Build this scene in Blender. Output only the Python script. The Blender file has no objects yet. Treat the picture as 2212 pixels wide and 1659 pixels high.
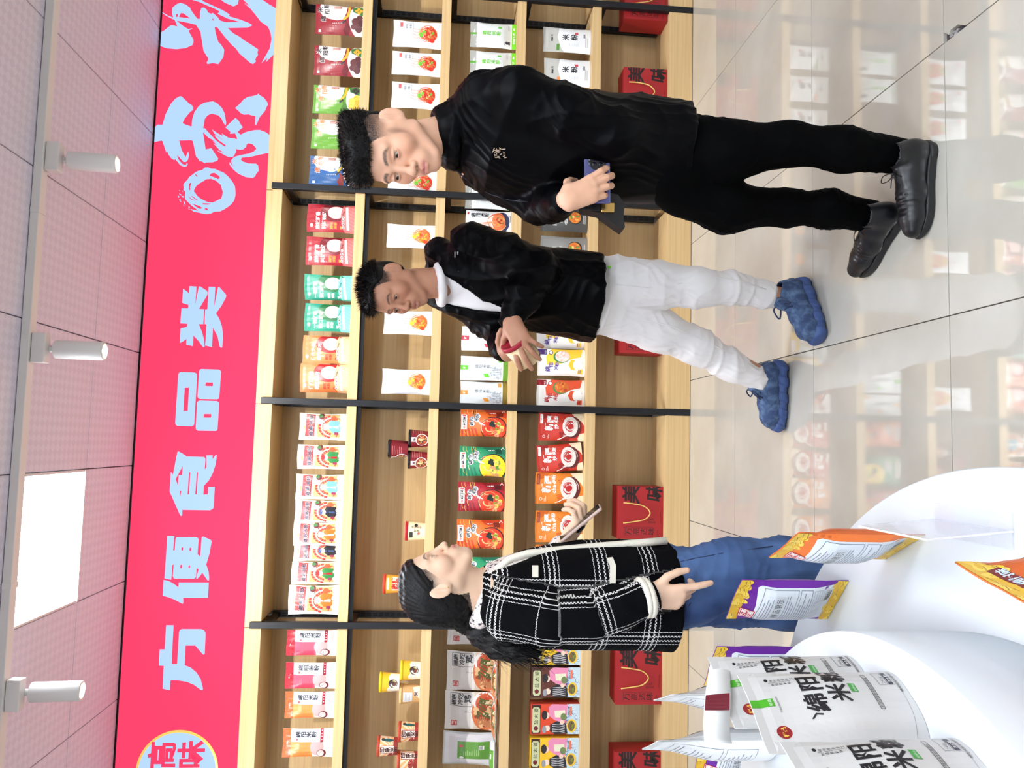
import bpy, bmesh, math, random
import numpy as np
from mathutils import Vector, Matrix
from mathutils.geometry import tessellate_polygon

sc = bpy.context.scene
C = sc.collection
random.seed(7)

# ------------------------------------------------------------------ camera
# The photograph is turned on its side: world "up" points to the left edge of the frame.
FPX = 1659.19
YAW, PITCH, ROLL, CAMZ = -0.0786, -0.0884, 0.0318, 1.4125
def cam_axes():
    cy, sy = math.cos(YAW), math.sin(YAW)
    r = Vector((cy, sy, 0)); f = Vector((-sy, cy, 0)); u = Vector((0, 0, 1))
    cp, sp = math.cos(PITCH), math.sin(PITCH)
    f, u = f*cp + u*sp, u*cp - f*sp
    cr, sr = math.cos(ROLL), math.sin(ROLL)
    return r*cr + u*sr, u*cr - r*sr, f
CR, CU, CF = cam_axes()
def at(x, y, Y):
    """point of the place at depth Y that the photograph shows at (x, y)"""
    d = CF + CR*((1659 - y - 829.5)/FPX) - CU*((x - 1106)/FPX)
    return Vector((0, 0, CAMZ)) + d*(Y/d.y)
cam = bpy.data.cameras.new('camera'); camo = bpy.data.objects.new('camera', cam); C.objects.link(camo)
cam.sensor_fit = 'HORIZONTAL'; cam.sensor_width = 36.0; cam.lens = 36.0*FPX/2212
cam.clip_start = 0.02
m = Matrix((( -CU.x, CR.x, -CF.x, 0), (-CU.y, CR.y, -CF.y, 0), (-CU.z, CR.z, -CF.z, CAMZ), (0, 0, 0, 1)))
camo.matrix_world = m
sc.camera = camo

# ------------------------------------------------------------------ world, exposure
w = bpy.data.worlds.new('world'); sc.world = w; w.use_nodes = True
w.node_tree.nodes['Background'].inputs[0].default_value = (0.8, 0.84, 0.9, 1)
w.node_tree.nodes['Background'].inputs[1].default_value = 0.25
sc.view_settings.view_transform = 'Standard'; sc.view_settings.look = 'None'
sc.view_settings.gamma = 1.0; sc.view_settings.use_curve_mapping = False
sc.view_settings.exposure = 0.34
sc.cycles.use_denoising = True
sc.cycles.max_bounces = 5; sc.cycles.diffuse_bounces = 4; sc.cycles.glossy_bounces = 3
sc.cycles.transmission_bounces = 4; sc.cycles.transparent_max_bounces = 8
sc.cycles.use_adaptive_sampling = True; sc.cycles.adaptive_threshold = .045; sc.cycles.adaptive_min_samples = 16
sc.cycles.sample_clamp_indirect = 6.0
sc.cycles.caustics_reflective = False; sc.cycles.caustics_refractive = False

SPOT_W = 44.0        # each track spotlight
DOWN_W = 12.0        # each table downlight
PANEL_E = 30.0       # emission of the ceiling light panels, real one and added fill
SIGN_E = .72

# ------------------------------------------------------------------ helpers
def s2l(c):
    """sRGB 0-255 or hex string -> linear"""
    if isinstance(c, str): c = [int(c[i:i+2], 16) for i in (0, 2, 4)]
    return tuple(((v/255)/12.92 if v/255 <= .04045 else ((v/255+.055)/1.055)**2.4) for v in c)
MATS = {}
def mat(name, col=(.8, .8, .8), rough=.5, metal=0., spec=.5, emit=None, es=0., **kw):
    if name in MATS: return MATS[name]
    m = bpy.data.materials.new(name); m.use_nodes = True; MATS[name] = m
    b = m.node_tree.nodes['Principled BSDF']
    b.inputs['Base Color'].default_value = (*col[:3], 1); b.inputs['Roughness'].default_value = rough
    b.inputs['Metallic'].default_value = metal; b.inputs['Specular IOR Level'].default_value = spec
    if emit: b.inputs['Emission Color'].default_value = (*emit, 1); b.inputs['Emission Strength'].default_value = es
    for k, v in kw.items(): b.inputs[k].default_value = v
    return m
def nodes(m): return m.node_tree.nodes, m.node_tree.links, m.node_tree.nodes['Principled BSDF']
def noise_col(m, c1, c2, scale=(1, 1, 1), ns=5., detail=4., coord='Object', lo=.35, hi=.65, bump=0., rough_var=None):
    N, Lk, b = nodes(m)
    tc = N.new('ShaderNodeTexCoord'); mp = N.new('ShaderNodeMapping'); mp.inputs['Scale'].default_value = scale
    Lk.new(tc.outputs[coord], mp.inputs[0])
    no = N.new('ShaderNodeTexNoise'); no.inputs['Scale'].default_value = ns; no.inputs['Detail'].default_value = detail
    Lk.new(mp.outputs[0], no.inputs['Vector'])
    cr = N.new('ShaderNodeValToRGB'); cr.color_ramp.elements[0].position = lo; cr.color_ramp.elements[1].position = hi
    cr.color_ramp.elements[0].color = (*c1, 1); cr.color_ramp.elements[1].color = (*c2, 1)
    Lk.new(no.outputs[0], cr.inputs[0]); Lk.new(cr.outputs[0], b.inputs['Base Color'])
    if bump:
        bp = N.new('ShaderNodeBump'); bp.inputs['Strength'].default_value = bump; bp.inputs['Distance'].default_value = .002
        Lk.new(no.outputs[0], bp.inputs['Height']); Lk.new(bp.outputs[0], b.inputs['Normal'])
    return m
def fabric_bump(m, scale=900., strength=.25, dist=.0006):
    N, Lk, b = nodes(m)
    tc = N.new('ShaderNodeTexCoord'); no = N.new('ShaderNodeTexNoise'); no.inputs['Scale'].default_value = scale
    Lk.new(tc.outputs['Object'], no.inputs['Vector'])
    bp = N.new('ShaderNodeBump'); bp.inputs['Strength'].default_value = strength; bp.inputs['Distance'].default_value = dist
    Lk.new(no.outputs[0], bp.inputs['Height']); Lk.new(bp.outputs[0], b.inputs['Normal'])
    return m
def vcol_mat(name, rough=.35, spec=.5, attr='Col', **kw):
    if name in MATS: return MATS[name]
    m = mat(name, rough=rough, spec=spec, **kw); N, Lk, b = nodes(m)
    a = N.new('ShaderNodeVertexColor'); a.layer_name = attr
    Lk.new(a.outputs[0], b.inputs['Base Color'])
    return m
def obj(name, me, parent=None, material=None, loc=None, rot=None):
    o = bpy.data.objects.new(name, me); C.objects.link(o)
    if parent is not None: o.parent = parent
    if material is not None and me is not None:
        if len(me.materials) == 0: me.materials.append(material)
    if loc is not None: o.location = loc
    if rot is not None: o.rotation_euler = rot
    return o
def tag(o, label, cat, group=None, kind=None):
    o['label'] = label; o['category'] = cat
    if group: o['group'] = group
    if kind: o['kind'] = kind
    return o
def empty(name, loc=(0, 0, 0), rz=0.):
    o = bpy.data.objects.new(name, None); C.objects.link(o); o.location = loc; o.rotation_euler = (0, 0, rz)
    o.empty_display_size = .05
    return o
def struct(o): o['kind'] = 'structure'; return o
def box_me(x0, x1, y0, y1, z0, z1, bev=0., name='box'):
    bm = bmesh.new(); bmesh.ops.create_cube(bm, size=1.)
    for v in bm.verts:
        v.co = Vector((x0 if v.co.x < 0 else x1, y0 if v.co.y < 0 else y1, z0 if v.co.z < 0 else z1))
    if bev: bmesh.ops.bevel(bm, geom=bm.edges[:], offset=bev, segments=2, affect='EDGES', profile=.5)
    me = bpy.data.meshes.new(name); bm.to_mesh(me); bm.free(); return me
def from_bm(bm, name='mesh', smooth=False):
    me = bpy.data.meshes.new(name); bm.to_mesh(me); bm.free()
    if smooth: me.polygons.foreach_set('use_smooth', [True]*len(me.polygons))
    return me
def pydata(verts, faces, name='mesh', smooth=False):
    me = bpy.data.meshes.new(name); me.from_pydata([tuple(v) for v in verts], [], [tuple(f) for f in faces]); me.update()
    if smooth: me.polygons.foreach_set('use_smooth', [True]*len(me.polygons))
    return me
def lathe_me(prof, seg=32, name='lathe', smooth=True, a0=0., a1=2*math.pi):
    """prof: list of (r, z)"""
    vs, fs = [], []; n = len(prof); full = abs(a1-a0-2*math.pi) < 1e-6
    m = seg if full else seg+1
    for i in range(m):
        a = a0+(a1-a0)*i/seg
        for r, z in prof: vs.append((r*math.cos(a), r*math.sin(a), z))
    for i in range(seg):
        j = (i+1) % m
        for k in range(n-1): fs.append((i*n+k, j*n+k, j*n+k+1, i*n+k+1))
    me = pydata(vs, fs, name, smooth); bm = bmesh.new(); bm.from_mesh(me)
    bmesh.ops.remove_doubles(bm, verts=bm.verts, dist=1e-5); bmesh.ops.recalc_face_normals(bm, faces=bm.faces)
    bm.to_mesh(me); bm.free(); return me
def tube_me(pts, r, seg=8, name='tube', closed=False, rs=None):
    pts = [Vector(p) for p in pts]; n = len(pts); vs, fs = [], []
    up = Vector((.13, .31, .94)).normalized(); prev = None
    for i, p in enumerate(pts):
        a = pts[i-1] if (i > 0 or closed) else p; b = pts[(i+1) % n] if (i < n-1 or closed) else p
        t = (b-a).normalized()
        if prev is None: x = t.cross(up).normalized()
        else:
            x = prev - t*prev.dot(t); x.normalize()
        prev = x; y = t.cross(x); rr = rs[i] if rs else r
        for k in range(seg):
            an = 2*math.pi*k/seg; vs.append(p + x*math.cos(an)*rr + y*math.sin(an)*rr)
    for i in range(n if closed else n-1):
        j = (i+1) % n
        for k in range(seg):
            l = (k+1) % seg; fs.append((i*seg+k, i*seg+l, j*seg+l, j*seg+k))
    if not closed: fs.append(tuple(range(seg-1, -1, -1))); fs.append(tuple((n-1)*seg+k for k in range(seg)))
    return pydata(vs, fs, name, True)
def spline(pts, n=8, closed=False):
    """Catmull-Rom through the points"""
    P = [Vector(p) for p in pts]; out = []; m = len(P)
    for i in range(m if closed else m-1):
        p0 = P[i-1] if (i > 0 or closed) else P[i]*2-P[i+1]; p1 = P[i]; p2 = P[(i+1) % m]
        p3 = P[(i+2) % m] if (i+2 < m or closed) else p2*2-p1
        for k in range(n):
            t = k/n
            out.append(.5*((2*p1)+(p2-p0)*t+(2*p0-5*p1+4*p2-p3)*t*t+(3*p1-p0-3*p2+p3)*t**3))
    if not closed: out.append(P[-1])
    return out
def extrude_poly(pts, holes, d, name='plate', bev=0.):
    """flat outline in (x, z) -> plate of thickness d, front at y=0, back at y=d"""
    loops = [[Vector((p[0], p[1], 0)) for p in l] for l in [pts]+list(holes)]
    tris = tessellate_polygon(loops); flat = [v for l in loops for v in l]; n = len(flat)
    vs = [(v.x, 0, v.y) for v in flat]+[(v.x, d, v.y) for v in flat]
    fs = []
    for t in tris:
        a, b, c = t; ar = (flat[b]-flat[a]).cross(flat[c]-flat[a]).z
        if abs(ar) < 1e-12: continue
        if ar < 0: a, b, c = a, c, b
        fs.append((a, b, c)); fs.append((c+n, b+n, a+n))
    o = 0
    for l in loops:
        m = len(l)
        for i in range(m): fs.append((o+i, o+(i+1) % m, o+(i+1) % m+n, o+i+n))
        o += m
    me = pydata(vs, fs, name); bm = bmesh.new(); bm.from_mesh(me); bmesh.ops.recalc_face_normals(bm, faces=bm.faces); bm.to_mesh(me); bm.free()
    return me
def set_cols(me, cols, domain='POINT', name='Col'):
    a = me.color_attributes.new(name, 'FLOAT_COLOR', domain)
    arr = np.ones((len(cols), 4), dtype=np.float32); arr[:, :3] = cols
    a.data.foreach_set('color', arr.ravel()); return me
# ================================================================== the room
X_L, X_R, Y_B, Z_C = -4.6, 6.2, -4.2, 3.103
SIGN_Y = 4.40
def wood(name, axis='x', tone=1.0):
    c1 = tuple(v*tone for v in s2l((200, 168, 120))); c2 = tuple(v*tone for v in s2l((216, 186, 138)))
    m = mat(name, rough=.45, spec=.35)
    sc_ = (1.2, 1.2, 55.) if axis == 'x' else (55., 55., 1.2)
    return noise_col(m, c1, c2, sc_, 1.6, 6., lo=.3, hi=.72, bump=.12)
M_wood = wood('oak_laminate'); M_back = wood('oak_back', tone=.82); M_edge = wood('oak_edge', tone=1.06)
M_black = mat('black_steel', s2l((30, 31, 36)), .38, .3)
M_tile = noise_col(mat('floor_tile_glaze', rough=.025, spec=1.0), s2l((186, 181, 170)), s2l((196, 192, 182)), (1, 1, 1), 3., 5.)
nodes(M_tile)[2].inputs['IOR'].default_value = 1.85
M_grout = mat('grout', s2l((70, 62, 66)), .9)
M_wallp = mat('wall_paint', s2l((225, 224, 220)), .8)
def ceil_mat():
    m = mat('ceiling_tile_light_tint', s2l((226, 222, 222)), .55, spec=.3); N, Lk, b = nodes(m)
    tc = N.new('ShaderNodeTexCoord'); mp = N.new('ShaderNodeMapping'); mp.inputs['Scale'].default_value = (1, 1, 1)
    mp.inputs['Rotation'].default_value = (0, 0, math.radians(45))
    Lk.new(tc.outputs['Object'], mp.inputs[0])
    ch = N.new('ShaderNodeTexChecker'); ch.inputs['Scale'].default_value = 34.
    Lk.new(mp.outputs[0], ch.inputs['Vector'])
    bp = N.new('ShaderNodeBump'); bp.inputs['Strength'].default_value = .12; bp.inputs['Distance'].default_value = .001
    Lk.new(ch.outputs['Fac'], bp.inputs['Height']); Lk.new(bp.outputs[0], b.inputs['Normal'])
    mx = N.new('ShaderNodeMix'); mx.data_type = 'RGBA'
    mx.inputs[6].default_value = (*s2l((218, 210, 228)), 1); mx.inputs[7].default_value = (*s2l((226, 218, 236)), 1)  # lilac light falling on white tiles, put into their base colour
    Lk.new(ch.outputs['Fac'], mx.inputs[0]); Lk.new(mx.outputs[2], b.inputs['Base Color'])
    return m
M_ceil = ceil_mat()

floor = struct(obj('floor', box_me(X_L, X_R, Y_B, 4.7, -.06, -.012), None, M_grout))
T = .7983; XF = 1.190; Y1 = 3.621; g = .0016
tile_me = box_me(g, T-g, g, T-g, -.012, 0., .0008, 'floor_tile'); tile_me.materials.append(M_tile)
for i in range(-6, 6):
    for j in range(-8, 2):
        x0 = XF+i*T; y0 = Y1+j*T
        if x0+T < X_L or x0 > X_R or y0+T < Y_B or y0 > 4.62: continue
        if i == -1 and j == -3 or False: pass
        if i == 0 and j == -3:
            # the tile with the broken corner, next to the joint crossing
            out = [(.03+g, T-g), (T-g, T-g), (T-g, g), (g, g), (g, .705), (.012, .722), (.022, .735), (.024, .768), (.014, .776)]
            bm = bmesh.new(); vt = [bm.verts.new((x, y, 0)) for x, y in out]; vb = [bm.verts.new((x, y, -.012)) for x, y in out]
            bm.faces.new(vt); bm.faces.new(vb[::-1]); n = len(out)
            for k in range(n): bm.faces.new((vt[k], vb[k], vb[(k+1) % n], vt[(k+1) % n]))
            bmesh.ops.recalc_face_normals(bm, faces=bm.faces)
            o = obj('floor_tile', from_bm(bm, 'broken_tile'), floor, M_tile, (x0, y0, 0)); o['label'] = 'floor tile with a broken corner'
        else:
            obj('floor_tile', tile_me, floor, None, (x0, y0, 0))
# crumbs of mortar lying in the broken corner
M_mortar = noise_col(mat('mortar', rough=.95), s2l((60, 55, 60)), s2l((170, 165, 165)), (1, 1, 1), 60.)
bm = bmesh.new()
for (x, y, r) in [(.006, .74, .007), (.013, .75, .006), (.008, .758, .008), (.016, .764, .005), (.01, .775, .006), (.008, .728, .004)]:
    ic = bmesh.ops.create_icosphere(bm, subdivisions=1, radius=r)
    for v in ic['verts']: v.co = Vector((v.co.x+XF+x, v.co.y*1.2+Y1-3*T+y, v.co.z*.6-.009)) + Vector([random.uniform(-.002, .002) for _ in range(3)])
o = obj('mortar_crumbs', from_bm(bm), floor, M_mortar); o['label'] = 'grey mortar crumbs in the broken tile corner'; o['kind'] = 'stuff'

ceiling = struct(obj('ceiling', box_me(X_L, X_R, Y_B, 4.7, Z_C+.02, Z_C+.08), None, mat('ceiling_void', s2l((40, 36, 44)), .9)))
TC = .6243; XA = 2.329; YP1 = 3.866; gc = .0022
def ceil_tile(dx, dy):
    return box_me(gc, dx-gc, gc, dy-gc, Z_C, Z_C+.018, .003, 'ceiling_tile')
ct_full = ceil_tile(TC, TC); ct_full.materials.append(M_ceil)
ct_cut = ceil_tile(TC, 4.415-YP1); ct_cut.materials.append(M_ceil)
PANELS = {(-5, -1), (1, -6), (-2, -6), (-5, -6), (-9, -6), (-8, -9), (-5, -9), (-2, -9), (1, -9)}
for i in range(-11, 7):
    for j in range(-13, 1):
        x0 = XA+i*TC; y0 = YP1+j*TC
        if x0+TC < X_L or x0 > X_R or y0+TC < Y_B: continue
        if (i, j) in PANELS: continue
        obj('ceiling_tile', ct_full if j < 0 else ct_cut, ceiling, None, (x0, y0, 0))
for n, (x0, x1, y0, y1) in {'wall_back': (X_L, X_R, 4.62, 4.7), 'wall_front': (X_L, X_R, Y_B-.08, Y_B), 'wall_left': (X_L-.08, X_L, Y_B, 4.7), 'wall_right': (X_R, X_R+.08, Y_B, 4.7)}.items():
    struct(obj(n, box_me(x0, x1, y0, y1, 0, Z_C+.02), None, M_wallp))
# ------------------------------------------------------------------ ceiling light panels; all but the one by the sign are added fill
M_panel = mat('panel_diffuser', (1, 1, 1), .6, emit=(.84, .93, 1.), es=PANEL_E)
M_wmetal = mat('white_metal', s2l((224, 222, 220)), .4)
pf = bmesh.new()
for (a, b, c, d) in [(0, TC, 0, .014), (0, TC, TC-.014, TC), (0, .014, .014, TC-.014), (TC-.014, TC, .014, TC-.014)]:
    r = bmesh.ops.create_cube(pf, size=1.)
    for v in r['verts']: v.co = Vector((a+gc if v.co.x < 0 else b-gc, c+gc if v.co.y < 0 else d-gc, Z_C-.003 if v.co.z < 0 else Z_C+.015))
pf = from_bm(pf, 'panel_frame'); pf.materials.append(M_wmetal)
pd = box_me(.0145, TC-.0145, .0145, TC-.0145, Z_C, Z_C+.012, 0, 'panel_diffuser'); pd.materials.append(M_panel)
for k, (i, j) in enumerate(sorted(PANELS)):
    e = empty('ceiling_or_fill_panel', (XA+i*TC, YP1+j*TC, 0))
    vis = (i, j) == (-5, -1)
    tag(e, 'glowing square ceiling light panel nearest the red sign' if vis else 'added square fill-light panel further back over the shop floor', 'ceiling light', 'ceiling light panels')
    obj('frame', pf, e); obj('diffuser', pd, e)
# ------------------------------------------------------------------ light track with spotlights
M_slot = mat('track_slot', (.004, .004, .004), .8)
def track(y, x0, x1, label):
    t = empty('light_track', (0, y, 0)); tag(t, label, 'light track')
    obj('rail', box_me(x0, x1, -.03, .018, 3.066, 3.1, .003), t, M_wmetal)
    obj('slot', box_me(x0+.02, x1-.02, .0185, .0215, 3.07, 3.093), t, M_slot)
    x = x0+.9
    while x < x1:
        obj('joint', box_me(x-.012, x+.012, -.032, .023, 3.064, 3.0995, .001), t, M_wmetal); x += 1.5
    return t
track(3.235, X_L+.1, X_R-.1, 'white ceiling light track with a black slot along the red sign')
lamp_body = lathe_me([(0, 0), (.036, 0), (.0385, -.003), (.0385, -.182), (.037, -.186), (.031, -.186), (.029, -.17), (.0, -.168)], 36, 'lamp_body'); lamp_body.materials.append(M_wmetal)
M_lens = mat('lamp_lens', (1, 1, 1), .4, emit=(1, .95, .86), es=25.); M_lens.cycles.emission_sampling = 'NONE'
lens_me = lathe_me([(0, -.1695), (.0285, -.1695), (.0285, -.1675), (0, -.1675)], 24, 'lens'); lens_me.materials.append(M_lens)
def spot(x, y, aim, label, power, cone=118, yoff=.03, group='track spotlights', lift=0.):
    """track spotlight: adapter block on the rail, swivel neck, cylindrical lamp with a spot light inside its mouth"""
    e = empty('track_spotlight', (x, y, 0)); tag(e, label, 'spotlight', group)
    obj('adapter', box_me(-.06, .06, -.018, .03, 3.012, 3.064, .003), e, M_wmetal)
    obj('swivel', lathe_me([(0, 3.045), (.012, 3.045), (.012, 3.03), (.008, 3.022), (.013, 3.018), (.013, 3.006), (.007, 3.0), (.007, 2.985), (0, 2.985)], 16), e, M_wmetal, (0, yoff, 0))
    p = Vector((0, yoff, 2.992)); d = Vector(aim)-Vector((x, y+yoff, 2.992))
    d = Vector((d.x*.14, d.y*.14, d.z)); q = (-Vector((0, 0, 1))).rotation_difference(d.normalized())
    b = obj('lamp_body', lamp_body, e, None, p); b.rotation_mode = 'QUATERNION'; b.rotation_quaternion = q
    obj('lens', lens_me, b)
    ld = bpy.data.lights.new('spot_light', 'SPOT'); ld.energy = power; ld.color = (1, .985, .94)
    ld.spot_size = math.radians(cone); ld.spot_blend = .55; ld.shadow_soft_size = .022
    lo = bpy.data.objects.new('spot_light', ld); C.objects.link(lo); lo.parent = e
    dl = (Vector(aim)-Vector((x, y+yoff, 2.8))).normalized()
    lo.location = p + d.normalized()*.192
    lo.rotation_mode = 'QUATERNION'; lo.rotation_quaternion = Vector((0, 0, -1)).rotation_difference(dl)
    return e
SP = [(1.13, 'white cylinder spotlight on the track in front of the brush ring'), (.34, 'white cylinder spotlight on the track by the middle of the sign'), (-1.02, 'white cylinder spotlight on the track beside the round emblem'),
      (2.45, 'white cylinder spotlight on the track past the right end of view'), (3.7, 'white cylinder spotlight at the far right end of the track'), (-2.3, 'white cylinder spotlight on the track past the left end of view')]
for x, lb in SP: spot(x, 3.235, (x, 4.6, .9), lb, SPOT_W)
# second track over the round table, behind the view
track(2.05, -2.6, 2.6, 'white ceiling light track above the aisle')
for x in (-1.7, -.75, .3, 1.5):
    spot(x, 2.05, (x*.6-.25, .9, .8), 'white cylinder spotlight over the aisle, %s on its track' % {-1.7: 'leftmost', -.75: 'second from the left', .3: 'third from the left', 1.5: 'rightmost'}[x], DOWN_W, 100)
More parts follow.
